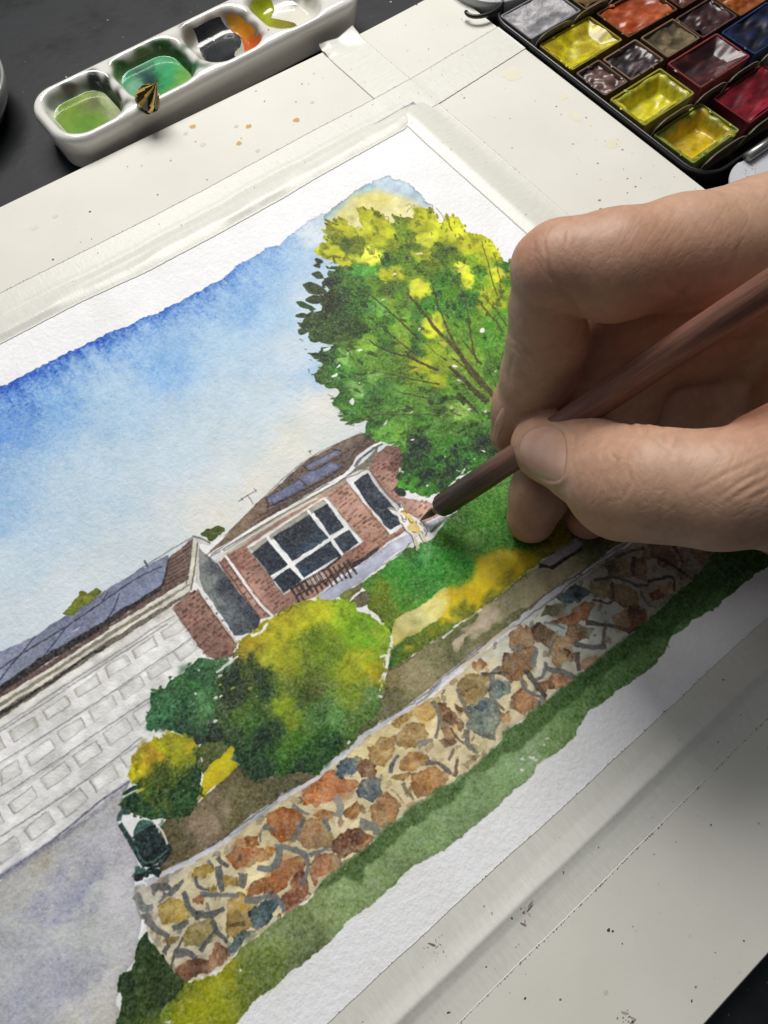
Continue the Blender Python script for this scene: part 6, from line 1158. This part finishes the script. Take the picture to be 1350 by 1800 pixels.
pan(259.8, 281.6, 156.4, 174.0, (128, 104, 84), [(28, 22, 26), (50, 40, 44), (70, 50, 56), (120, 110, 112)], 'half pan of blackish purple paint, second from the box edge', 1.4, 'cake', 5)
pan(282.0, 303.6, 156.0, 173.0, (116, 96, 74), [(60, 52, 36), (96, 84, 60), (122, 108, 80)], 'half pan of cracked khaki-brown paint', 1.3, 'dry', 6)
pan(304.0, 328.2, 155.4, 172.6, (92, 66, 60), [(40, 22, 24), (56, 30, 30), (66, 40, 40)], 'pan of very dark maroon paint beside the khaki pan', 1.2, 'cake', 7)
pan(328.6, 352, 155.0, 172.0, (110, 76, 40), [(130, 66, 24), (176, 96, 30), (150, 84, 34)], 'pan of orange-brown paint at the far right edge', 1.0, 'cake', 8)
pan(A0, A1, 133.8, 154.4, (150, 140, 44), [(92, 104, 24), (190, 176, 16), (150, 140, 24), (120, 140, 60), (206, 190, 30)], 'nearly empty yellow-green pan with a hollow middle', 5, 'worn', 9, floorc=(206, 196, 30))
pan(279.6, 312.6, 134.6, 154.6, (130, 56, 52), [(46, 22, 24), (66, 30, 30), (84, 40, 42)], 'pan of dark maroon paint with a red plastic rim', 2.2, 'bowl', 10)
pan(313.4, 346, 134.4, 154.0, (36, 52, 92), [(14, 18, 30), (20, 28, 52), (24, 36, 70)], 'pan of navy blue paint', 1.0, 'cake', 11)
pan(A0+.4, A1-1.5, 107.6, 129.4, (136, 146, 64), [(84, 104, 34), (196, 172, 18), (130, 134, 30), (110, 136, 60), (200, 160, 24)], 'worn olive-yellow pan in the near corner of the box', 5, 'worn', 12, floorc=(200, 170, 24))
pan(279.4, 313, 108.6, 128.6, (110, 30, 40), [(90, 10, 22), (130, 16, 34), (150, 26, 44)], 'pan of glossy crimson paint', .8, 'cake', 13)
pan(311.4, 333, 174.4, 196, (84, 50, 40), [(70, 30, 22), (96, 44, 30), (110, 60, 40)], 'pan of reddish-brown paint behind the dark maroon pan', 1.0, 'cake', 14)
pan(277.6, 309, 201.0, 222, (110, 90, 60), [(104, 80, 40), (130, 104, 60), (90, 66, 36)], 'pan of ochre-brown paint behind the burnt orange pan', 1.0, 'cake', 15)
# ------------------------------------------------------------------ pale metal tray with rolled edge
zt = 4.0
c0 = at(1318, 310, zt); tr = empty('metal_tray', (c0[0], c0[1], zt-1.5)); tag(tr, 'pale grey metal tab with a rolled edge beside the paint box', 'metal tab')
m_tr = mat('grey_enamel', lin((196, 198, 204)), .35, .5, var=.12, vscale=120, bump=.05)
du = np.array([1., 0, 0]); dv = np.array([0, 1., 0])
pl = [at(x, y, zt) for x, y in ((1312, 280), (1298, 286), (1288, 296), (1283, 308), (1283, 322), (1290, 334), (1305, 345), (1330, 352), (1400, 330), (1470, 260), (1400, 232))]
pl = spline(np.array(pl)[:, :2], 5); k = len(pl)
V = np.vstack([np.c_[pl, np.full(k, zt)], np.c_[pl, np.full(k, zt-.9)]]); F = [tuple(range(k)), tuple(range(k, 2*k))[::-1]]+[(i, k+i, k+(i+1) % k, (i+1) % k) for i in range(k)]
mesh('plate', V, [f[::-1] for f in F], m_tr, tr, smooth=False)
V, F = tube([at(1313, 277, zt+1.8), at(1350, 252, zt+1.8), at(1450, 190, zt+1.8)], 1.9, 16); mesh('rolled_edge', V, F, mat('brushed_steel', lin((150, 150, 148)), .3, .5, metal=.7, var=.3, vscale=300), tr)
V, F, C = specks(60, lambda r: tuple(at(1318+r.normal(0, 10), 302+r.normal(0, 10), zt)[:2]), zt+.04, .05, .25, [lin((90, 90, 92)), lin((130, 130, 132))], 33)
tag(mesh('speck', V, F, m_fleck, tr, cols=C, smooth=False), kind='stuff')
# ------------------------------------------------------------------ dishes just reaching into the frame
def dish(name, label, centre, R, h, colour):
    prof = [(R*.55, ZD+.05), (R*.8, ZD+.6), (R*.96, ZD+h*.55), (R, ZD+h-.6), (R-.5, ZD+h), (R-1.4, ZD+h-.4), (R-2.4, ZD+h*.5), (R*.7, ZD+2.4), (0.01, ZD+2.0)]
    n = 64; V = np.array([(centre[0]+r*math.cos(2*math.pi*k/n), centre[1]+r*math.sin(2*math.pi*k/n), z) for r, z in prof for k in range(n)])
    F = [(i*n+k, i*n+(k+1) % n, (i+1)*n+(k+1) % n, (i+1)*n+k) for i in range(len(prof)-1) for k in range(n)]+[tuple(range(n))[::-1]]
    return tag(mesh(name, V, F, mat(name+'_glaze', lin(colour), .2, .5, coat=.3, var=.1), base=(centre[0], centre[1], ZD)), label, 'dish')
c = at(3, 150, 8.0)-HR*34; dish('dish', 'grey round dish edge at the left border of the photo', c, 34, 16, (150, 150, 148))
c = at(845, 6, 4.0)+HB*22+HR*6; dish('saucer', 'pale grey saucer rim behind the board corner at the top', c, 21, 12, (176, 180, 182))
# ------------------------------------------------------------------ brush
TIP = at(738, 915, .95)
B2 = at(1200, 607, 80.0)
BD = (B2-TIP)/np.linalg.norm(B2-TIP)
br = empty('paint_brush', TIP); tag(br, 'dark brown wooden paint brush held in the hand, its tip on the painted dog', 'paint brush')
m_wood = mat('dark_lacquered_wood', (1, 1, 1), .36, .5, attr=True, coat=.12, coat_rough=.25)
def axis_noise(m, axis, scale, stretch, amt, bump, seed=0):
    """grain running along an axis: multiplies the colour and adds relief"""
    nt = m.node_tree; N = nt.nodes; L = nt.links; p = N['Principled BSDF']; ax, ay, az = frame_of(axis)
    tc = N.new('ShaderNodeTexCoord'); cx = N.new('ShaderNodeCombineXYZ')
    for i, v in enumerate((ax, ay, az*stretch)):
        d = N.new('ShaderNodeVectorMath'); d.operation = 'DOT_PRODUCT'; L.new(tc.outputs['Object'], d.inputs[0]); d.inputs[1].default_value = tuple(float(q) for q in v); L.new(d.outputs['Value'], cx.inputs[i])
    nz = N.new('ShaderNodeTexNoise'); nz.inputs['Scale'].default_value = scale; nz.inputs['Detail'].default_value = 6; nz.inputs['Roughness'].default_value = .65; L.new(cx.outputs[0], nz.inputs['Vector'])
    rp = N.new('ShaderNodeMapRange'); rp.inputs[1].default_value = .3; rp.inputs[2].default_value = .72; rp.inputs[3].default_value = 1-amt; rp.inputs[4].default_value = 1+amt; L.new(nz.outputs['Fac'], rp.inputs[0])
    src = p.inputs['Base Color'].links[0].from_socket; mu = N.new('ShaderNodeVectorMath'); mu.operation = 'MULTIPLY'; L.new(src, mu.inputs[0]); L.new(rp.outputs[0], mu.inputs[1]); L.new(mu.outputs[0], p.inputs['Base Color'])
    bp = N.new('ShaderNodeBump'); bp.inputs['Strength'].default_value = bump; bp.inputs['Distance'].default_value = .0004; L.new(nz.outputs['Fac'], bp.inputs['Height']); L.new(bp.outputs['Normal'], p.inputs['Normal'])
axis_noise(m_wood, BD, 900, .05, .45, .5)
def along(s): return TIP+BD*s
ss = [10.2, 10.35, 10.8, 11.6, 13, 16, 20, 26, 32, 38, 46, 60, 80, 100, 125, 150, 175, 182, 184]
rr = [2.5, 3.05, 3.35, 3.5, 3.6, 3.65, 3.7, 3.75, 3.7, 3.6, 3.6, 3.75, 3.85, 3.8, 3.5, 3.0, 2.4, 1.7, .6]
s2 = np.unique(np.concatenate([np.linspace(10.2, 40, 60), np.linspace(40, 184, 60), ss])); r2 = np.interp(s2, ss, rr)
V, F = tube([along(s) for s in s2], r2, 40)
# shallow carved flutes near the bristle end
Vc = V.reshape(len(s2), 40, 3); ctr = np.array([along(s) for s in s2])[:, None]; rd = Vc-ctr
ang = np.arange(40)/40*2*math.pi; fl = np.exp(-((s2-14)/4.5)**2)[:, None]*(np.cos(ang*10)[None]*.05+np.random.default_rng(2).normal(0, .012, (len(s2), 40)))
V = (ctr+rd*(1+fl[..., None])).reshape(-1, 3)
tb = np.clip((s2-30)/14, 0, 1)[:, None, None]; wear = np.random.default_rng(6).normal(0, .03, (len(s2), 40, 1))
HCb = (np.array(lin((64, 49, 43)))*(1-tb)+np.array(lin((118, 82, 68)))*tb)*(1+wear)
mesh('handle', V, F, m_wood, br, cols=np.broadcast_to(HCb, (len(s2), 40, 3)).reshape(-1, 3))
m_quill = mat('gold_ferrule', lin((120, 112, 52)), .35, .5, metal=.3, var=.4, vscale=300)
V, F = tube([along(s) for s in (10.9, 9.6, 8.4, 7.6)], [1.55, 1.5, 1.35, 1.1], 20); mesh('ferrule', V, F, m_quill, br)
m_hair = mat('brush_hair', lin((58, 44, 30)), .4, .5, var=.5, vscale=400, bump=.5, bscale=900, stretch=None)
V, F = tube([along(s)+np.array([0, 0, -.35*math.exp(-s/1.5)]) for s in (8.2, 7.4, 6.2, 4.8, 3.4, 2.2, 1.2, .5, .05)], [1.0, 1.2, 1.25, 1.1, .85, .6, .38, .2, .06], 16); mesh('bristles', V, F, m_hair, br)

# ------------------------------------------------------------------ hand
def J(x, y, z, rpx):
    p = at(x, y, z); _, w = proj(p)
    return p, rpx*w/F_PX
hand = empty('hand', at(1100, 900, 0)); tag(hand, 'bare right hand gripping the brown paint brush over the painting', 'hand')
CH = {}
def chain(name, k, *js): CH[name] = (k, [J(*j) for j in js])
chain('index', 3.0, (1460, 398, 70, 128), (1330, 425, 76, 104), (1200, 446, 82, 95), (1080, 468, 84, 92), (985, 468, 83, 74), (966, 474, 82, 66))
chain('index_mid', 4.0, (966, 476, 82, 65), (963, 540, 71, 62), (962, 600, 60, 66), (948, 655, 49, 62), (918, 715, 36, 49), (893, 766, 27.5, 31))
chain('thumb', 5.0, (1560, 760, 60, 150), (1400, 838, 68, 128), (1260, 862, 70, 98), (1150, 853, 66, 93), (1092, 846, 59, 90), (1030, 808, 49, 72), (968, 786, 41, 56), (948, 781, 38.5, 47))
chain('middle', 3.5, (1470, 480, 54, 100), (1200, 535, 60, 74), (1050, 578, 57, 63), (1008, 680, 38, 57), (975, 780, 24, 54), (948, 868, 14.5, 49), (934, 912, 8.6, 43))
chain('ring', 3.5, (1470, 560, 42, 100), (1250, 588, 46, 72), (1128, 630, 43, 60), (1085, 780, 20, 53), (1050, 870, 10, 46), (1034, 908, 7.6, 40))
chain('little', 3.5, (1480, 650, 30, 100), (1300, 650, 32, 66), (1190, 700, 28, 56), (1140, 850, 9, 44), (1115, 895, 7, 38))
def build_hand():
    h = .72
    lo = np.array([60., -78., .4]); hi = np.array([255., 116., 118.])
    org = lo-h*2; n = np.ceil((hi-lo)/h).astype(int)+5
    f = np.full(tuple(n), 30.0, np.float32)
    def add(a, b, r1, r2, k, dst, kk):
        m = max(r1, r2)+12
        i0 = np.clip(((np.minimum(a, b)-m-org)/h).astype(int), 0, n-1); i1 = np.clip(((np.maximum(a, b)+m-org)/h).astype(int)+2, 1, n)
        if (i1 <= i0).any(): return
        ax = [org[i]+h*np.arange(i0[i], i1[i]) for i in range(3)]
        P = np.stack(np.meshgrid(*ax, indexing='ij'), -1).astype(np.float32)
        d = round_cone(P, a.astype(np.float32), b.astype(np.float32), np.float32(r1), np.float32(r2))
        sl = tuple(slice(i0[i], i1[i]) for i in range(3))
        dst[sl] = smin(dst[sl], d.astype(np.float32), kk)
    fields = {}
    for nm, (k, js) in CH.items():
        g = np.full(tuple(n), 30.0, np.float32)
        for (a, r1), (b, r2) in zip(js[:-1], js[1:]):
            if np.linalg.norm(b-a) <= abs(r1-r2)+.05: continue
            add(a, b, r1, r2, k, g, k)
        fields[nm] = g
    extra = np.full(tuple(n), 30.0, np.float32)
    for (j1, j2, k) in PALM:
        (a, r1), (b, r2) = J(*j1), J(*j2); add(a, b, r1, r2, k, extra, 9.0)
    f = smin(fields['index'], fields['index_mid'], .9)
    f = smin(f, fields['middle'], .9); f = smin(f, fields['ring'], .9); f = smin(f, fields['little'], .9)
    f = smin(f, extra, 7.0)
    th = smin(fields['thumb'], extra, 7.0)
    f = smin(f, th, .7)
    # flatten what rests on the sheet
    z = org[2]+h*np.arange(n[2], dtype=np.float32)
    f = smax(f, (Z_P+.12)-z[None, None, :], .8)
    f[0] = f[-1] = 1.0; f[:, 0] = f[:, -1] = 1.0; f[:, :, -1] = 1.0     # closed where the forearm leaves the built part
    return f, org, h
PALM = [((1170, 735, 14, 60), (1400, 745, 30, 95), 9), ((1230, 640, 20, 60), (1420, 700, 30, 90), 9), ((1215, 842, 12.5, 66), (1490, 830, 20, 125), 9), ((1450, 470, 58, 120), (1490, 640, 44, 120), 9), ((1460, 640, 40, 100), (1500, 800, 46, 120), 9), ((1400, 680, 38, 60), (1430, 780, 50, 80), 9), ((1460, 560, 50, 130), (1700, 560, 58, 180), 9), ((1500, 760, 50, 140), (1720, 700, 60, 180), 9), ((1560, 620, 56, 180), (2050, 560, 80, 210), 9)]
hf, horg, hh = build_hand()
HV, HF = surface_nets(hf, horg, hh)
def subdivide(V, F):
    n = len(V); E = np.stack([F, np.roll(F, -1, 1)], -1).reshape(-1, 2); E.sort(1)
    key = E[:, 0]*n+E[:, 1]; u, inv = np.unique(key, return_inverse=True)
    em = (V[u//n]+V[u % n])*.5; fc = V[F].mean(1); inv = inv.reshape(-1, 4)+n; f0 = np.arange(len(F))+n+len(u)
    Q = [np.stack([F[:, i], inv[:, i], f0, inv[:, (i+3) % 4]], 1) for i in range(4)]
    return np.vstack([V, em, fc]), np.vstack(Q)
def sample(P):
    q = (np.asarray(P)-horg)/hh; i = np.clip(np.floor(q).astype(int), 0, np.array(hf.shape)-2); t = q-i; out = 0
    for dx in (0, 1):
        for dy in (0, 1):
            for dz in (0, 1):
                w = (t[..., 0] if dx else 1-t[..., 0])*(t[..., 1] if dy else 1-t[..., 1])*(t[..., 2] if dz else 1-t[..., 2])
                out = out+w*hf[i[..., 0]+dx, i[..., 1]+dy, i[..., 2]+dz]
    return out
def grad(P):
    e = .8; return np.stack([sample(P+np.eye(3)[i]*e)-sample(P-np.eye(3)[i]*e) for i in range(3)], -1)
HV, HF = subdivide(HV, HF)
for _ in range(2):                          # settle the new vertices on the surface
    g_ = grad(HV); v_ = sample(HV); HV = HV-g_*(v_*1.6/((g_*g_).sum(1)+1e-6))[:, None]*.8
HN = grad(HV); HN /= np.linalg.norm(HN, axis=1, keepdims=True)+1e-9
HPX, HW = proj(HV)
view = HV-np.array([0, 0, CAM_H]); view /= np.linalg.norm(view, axis=1, keepdims=True)
facing = -(HN*view).sum(1)
def seg_dist(P, pts):
    best = np.full(len(P), 1e9); par = np.zeros(len(P)); pts = np.asarray(pts, float)
    L = np.r_[0, np.cumsum(np.linalg.norm(np.diff(pts, axis=0), axis=1))]
    for i in range(len(pts)-1):
        a, b = pts[i], pts[i+1]; ab = b-a; t = np.clip(((P-a)@ab)/(ab@ab), 0, 1)
        d = np.linalg.norm(P-a-t[:, None]*ab, axis=1); m = d < best
        best[m] = d[m]; par[m] = ((L[i]+t*(L[i+1]-L[i]))/L[-1])[m]
    return best, par
c4 = lambda *p: [(830+x/2.596, 330+y/2.596) for x, y in p]
c5 = lambda *p: [(700+x/2.077, 640+y/2.077) for x, y in p]
c6 = lambda *p: [(1150+x/4.5, 600+y/4.5) for x, y in p]
# flexion creases and folds: points, depth mm, half-width px, depth range
CREASE = [
    (c4((365, 395), (395, 450), (450, 500), (540, 625)), .35, 8, (60, 100)), (c4((345, 340), (352, 400), (372, 440)), .5, 6, (60, 100)), (c4((285, 250), (280, 310)), .25, 5, (70, 100)), (c4((330, 260), (345, 330)), .22, 5, (70, 100)),
    (c4((190, 690), (230, 720), (300, 790)), .45, 6, (20, 70)), (c4((205, 730), (240, 770), (270, 800)), .35, 6, (20, 70)), (c4((150, 640), (180, 690)), .3, 6, (20, 70)), (c4((190, 770), (165, 850), (175, 900)), .35, 7, (20, 70)), (c4((225, 850), (300, 870)), .25, 6, (20, 70)),
    (c5((620, 230), (650, 260), (640, 300)), .3, 5, (25, 80)), (c5((640, 215), (690, 205), (700, 240)), .3, 6, (25, 80)), (c5((820, 200), (850, 215), (860, 240)), .5, 6, (30, 90)), (c5((890, 215), (905, 235), (900, 260)), .5, 6, (30, 90)), (c5((960, 225), (985, 260), (960, 310)), .4, 7, (30, 90)), (c5((1040, 250), (1000, 330)), .3, 7, (30, 90)), (c5((780, 330), (800, 350), (780, 400)), .35, 6, (25, 80)), (c5((840, 380), (850, 430), (830, 480)), .3, 6, (25, 80)), (c5((740, 330), (760, 300)), .25, 6, (25, 80)),
    (c6((900, 250), (760, 370), (640, 540), (560, 640), (440, 735)), .9, 10, (30, 100)), (c6((500, 1240), (700, 1100), (900, 1000)), .4, 6, (40, 110)), (c6((640, 1230), (900, 1080)), .4, 6, (40, 110)), (c6((300, 1200), (560, 1050), (900, 900)), .35, 6, (40, 110)), (c6((760, 1250), (900, 1180)), .3, 6, (40, 110)), (c6((80, 1050), (90, 1200), (60, 1400)), .3, 8, (40, 110)), (c6((450, 780), (560, 900)), .25, 7, (40, 110)), (c6((700, 760), (820, 860)), .25, 7, (40, 110)),
    (c4((880, 410), (900, 470), (960, 480)), .5, 9, (60, 100)), (c4((990, 420), (960, 480), (910, 530)), .8, 9, (60, 110)), (c4((1230, 240), (1200, 330), (1130, 420)), .35, 7, (60, 110)), (c4((1140, 290), (1130, 400), (1060, 540)), .35, 9, (60, 110)),
]
rs = np.random.default_rng(17)
def lines(n, x, y, sx, sy, ang, length, dep, zr, da=.25, w=2.0):
    """a patch of short, roughly parallel skin lines"""
    for _ in range(n):
        cx, cy = x+rs.uniform(-sx, sx), y+rs.uniform(-sy, sy); a = math.radians(ang)+rs.normal(0, da); L = length*rs.uniform(.5, 1.2); b = rs.normal(0, .12)*L
        CREASE.append(([(cx-math.cos(a)*L/2, cy-math.sin(a)*L/2), (cx-math.sin(a)*b, cy+math.cos(a)*b), (cx+math.cos(a)*L/2, cy+math.sin(a)*L/2)], -dep*.26*rs.uniform(.4, 1.3), w*rs.uniform(.8, 1.4), zr))
lines(26, 1080, 400, 90, 24, 122, 46, .13, (60, 110)); lines(16, 1240, 390, 80, 40, 120, 50, .10, (60, 110)); lines(10, 945, 440, 20, 36, 80, 34, .14, (60, 110)); lines(9, 985, 435, 14, 30, 70, 40, .16, (60, 110))
lines(14, 925, 650, 26, 36, 40, 40, .20, (20, 80), w=2.6); lines(8, 885, 690, 12, 30, 110, 40, .16, (15, 70)); lines(12, 950, 560, 36, 30, 15, 40, .07, (40, 100))
lines(16, 1070, 850, 34, 50, 95, 34, .18, (30, 95), .5, 2.4); lines(12, 1020, 790, 20, 36, 80, 34, .14, (30, 95)); lines(12, 1150, 780, 60, 22, 60, 34, .20, (40, 100), .4, 2.6); lines(26, 1280, 850, 70, 60, -32, 60, .09, (40, 110)); lines(16, 1180, 890, 60, 40, -20, 46, .08, (40, 110), .5); lines(10, 930, 920, 30, 26, 10, 30, .08, (1, 40)); lines(8, 1040, 905, 20, 24, 20, 30, .08, (1, 40)); lines(14, 1320, 720, 30, 40, -30, 50, .16, (30, 100))
disp = np.zeros(len(HV))
for pts, dep, wpx, zr in CREASE:
    if dep > 0: dep = dep*(.5 if min(q[0] for q in pts) < 1150 else .32); wpx = wpx*.7
    else: dep = -dep
    pa_ = np.asarray(pts); bx0, by0 = pa_.min(0)-wpx*5; bx1, by1 = pa_.max(0)+wpx*5
    m = (facing > -.1) & (HV[:, 2] > zr[0]-8) & (HV[:, 2] < zr[1]+8) & (HPX[:, 0] > bx0) & (HPX[:, 0] < bx1) & (HPX[:, 1] > by0) & (HPX[:, 1] < by1)
    if not m.any(): continue
    d, t = seg_dist(HPX[m], pts)
    prof = np.exp(-(d/wpx)**2)-.35*np.exp(-((d-wpx*2.0)/wpx)**2)
    disp[m] -= dep*prof*np.sin(np.pi*np.clip(t*.9+.05, 0, 1))**.5
# knuckle and pad bulges
for x, y, z, r, a in ((1085, 915, 55, 40, 1.2), (1000, 420, 84, 40, .4), (1140, 770, 66, 22, .5), (1180, 775, 66, 20, .5), (920, 440, 82, 30, .5)):
    c = at(x, y, z); d = np.linalg.norm(HV-c, axis=1)*6.8; disp += a*np.exp(-(d/r)**2)
NAIL_T = spline(np.array([(917, 776), (926, 762), (944, 752), (962, 748), (980, 753), (992, 769), (995, 790), (994, 815), (989, 838), (976, 846), (956, 842), (936, 830), (921, 812), (914, 794)], float), 5)
mb = (np.abs(HPX[:, 0]-955) < 70) & (np.abs(HPX[:, 1]-800) < 75) & (HV[:, 2] > 25) & (facing > 0)
ii = np.where(mb)[0]; dn, _ = seg_dist(HPX[ii], np.vstack([NAIL_T, NAIL_T[:1]])); ins = np.array([inpoly(q, NAIL_T) for q in HPX[ii]])
right = np.clip((HPX[ii, 0]-930)/30, .15, 1)
disp[ii] += np.where(ins, -.35*np.clip(dn/6, 0, 1), .32*np.exp(-((dn-5)/5.5)**2)*right-.14*np.exp(-(dn/2.2)**2))
HV2 = HV+HN*disp[:, None]
HV2[:, 2] = np.maximum(HV2[:, 2], Z_P+.2)
# skin tone: redder over knuckles, tips and folds, yellower over tendons
r0 = np.array(lin((190, 153, 128))); red = np.array(lin((176, 120, 98))); pale = np.array(lin((196, 162, 132)))
T = np.zeros(len(HV))
for x, y, z, r, a in ((893, 766, 27, 9, .8), (950, 735, 34, 9, .7), (960, 785, 42, 10, .45), (1085, 850, 60, 13, .55), (934, 912, 9, 11, .7), (1034, 908, 8, 11, .7), (1060, 480, 88, 20, .35), (925, 450, 84, 9, .35), (1250, 700, 62, 22, .7), (1330, 660, 66, 20, .8), (1210, 480, 88, 12, .4), (1340, 740, 70, 16, .5)):
    T = T+a*np.exp(-(np.linalg.norm(HV-at(x, y, z), axis=1)/r)**2)
Y = np.zeros(len(HV))
for x, y, z, r, a in ((1140, 790, 66, 12, .8), (990, 450, 84, 6, .8), (925, 690, 44, 6, .6), (1250, 400, 90, 18, .4), (1000, 870, 44, 8, .5)):
    Y = Y+a*np.exp(-(np.linalg.norm(HV-at(x, y, z), axis=1)/r)**2)
T = np.clip(T+np.clip(-disp*.8, 0, .6), 0, 1)[:, None]; Y = np.clip(Y, 0, 1)[:, None]
HC = r0*(1-T)+red*T; HC = HC*(1-Y*.7)+pale*Y*.7
m_skin = mat('skin', (1, 1, 1), .48, .38, attr=True, var=.14, vscale=330, bump=.14, bscale=900, bdetail=5, sss=.25, bdist=.00035)
# second relief: fine criss-cross skin lines
nt = m_skin.node_tree; N = nt.nodes; L = nt.links; pb = N['Principled BSDF']
vo = N.new('ShaderNodeTexVoronoi'); vo.feature = 'DISTANCE_TO_EDGE'; vo.inputs['Scale'].default_value = 1150
tcn = N.new('ShaderNodeTexCoord'); mpn = N.new('ShaderNodeMapping'); mpn.inputs['Rotation'].default_value = (0, 0, .6); mpn.inputs['Scale'].default_value = (1, .35, 1); L.new(tcn.outputs['Object'], mpn.inputs['Vector']); L.new(mpn.outputs[0], vo.inputs['Vector'])
b2 = N.new('ShaderNodeBump'); b2.inputs['Strength'].default_value = .15; b2.inputs['Distance'].default_value = .0002
L.new(vo.outputs['Distance'], b2.inputs['Height'])
old = pb.inputs['Normal'].links[0].from_node; L.new(b2.outputs['Normal'], old.inputs['Normal'])
dl = at(986, 448, 88)-at(1016, 400, 88); dl /= np.linalg.norm(dl)      # direction the skin lines run over the first phalanx
ax, ay, _ = frame_of(dl)
def dotn(v):
    n_ = N.new('ShaderNodeVectorMath'); n_.operation = 'DOT_PRODUCT'; L.new(tcn.outputs['Object'], n_.inputs[0]); n_.inputs[1].default_value = tuple(float(q) for q in v); return n_.outputs['Value']
cx_ = N.new('ShaderNodeCombineXYZ'); L.new(dotn(ax*1.0), cx_.inputs[0]); L.new(dotn(ay*1.0), cx_.inputs[1]); L.new(dotn(dl*.11), cx_.inputs[2])
n3 = N.new('ShaderNodeTexNoise'); n3.inputs['Scale'].default_value = 720; n3.inputs['Detail'].default_value = 2.5; L.new(cx_.outputs[0], n3.inputs['Vector'])
rp3 = N.new('ShaderNodeMapRange'); rp3.inputs[1].default_value = .34; rp3.inputs[2].default_value = .5; L.new(n3.outputs['Fac'], rp3.inputs[0])
b3 = N.new('ShaderNodeBump'); b3.inputs['Strength'].default_value = .16; b3.inputs['Distance'].default_value = .00025; L.new(rp3.outputs[0], b3.inputs['Height']); L.new(b3.outputs['Normal'], b2.inputs['Normal'])
mesh('skin', HV2, HF, m_skin, hand, cols=HC)
# nails: patches lifted off the skin surface
m_nail = mat('nail', lin((192, 148, 126)), .32, .5, var=.12, vscale=200, col2=lin((200, 160, 138)), coat=.12, coat_rough=.15, bump=.10, bscale=500, sss=.15)
def march(x, y, zhi, zlo):
    zs = np.linspace(zhi, zlo, 220); P = np.array([at(x, y, z) for z in zs]); v = sample(P); i = np.argmax(v < 0)
    if v[i] >= 0: return None
    if i == 0: return P[0]
    t = v[i-1]/(v[i-1]-v[i]); return P[i-1]+(P[i]-P[i-1])*t
def nail(outline, zhi, zlo, label, bulge=.45, thick=.12):
    q = spline(np.array(outline, float), 4); c = q.mean(0); rings = 12; k = len(q); V = []; ok = True
    for i in range(rings+1):
        t = i/rings
        for j in range(k):
            x, y = c+(q[j]-c)*t; p = march(x, y, zhi, zlo)
            if p is None: p = V[-1][0] if V else at(x, y, (zhi+zlo)/2)
            else: p = (p,); p = p[0]
            n = grad(np.array([p]))[0]; n /= np.linalg.norm(n)+1e-9
            V.append((p, n, t))
    P = np.array([p+n*(thick*(1-t**6)*1.0+bulge*(1-t*t)*.5-.05) for p, n, t in V])
    F = grid_faces(rings+1, k); F = np.vstack([F, np.array([[i*k+k-1, (i+1)*k+k-1, (i+1)*k, i*k] for i in range(rings)])])
    return tag(mesh('nail', P, F, m_nail, hand), label)
nail(NAIL_T[::2], 75, 22, 'pink thumb nail facing up')
nail([(866, 770), (868, 748), (874, 730), (884, 716), (889, 722), (888, 742), (881, 762), (872, 778)], 60, 14, 'index finger nail seen edge-on')
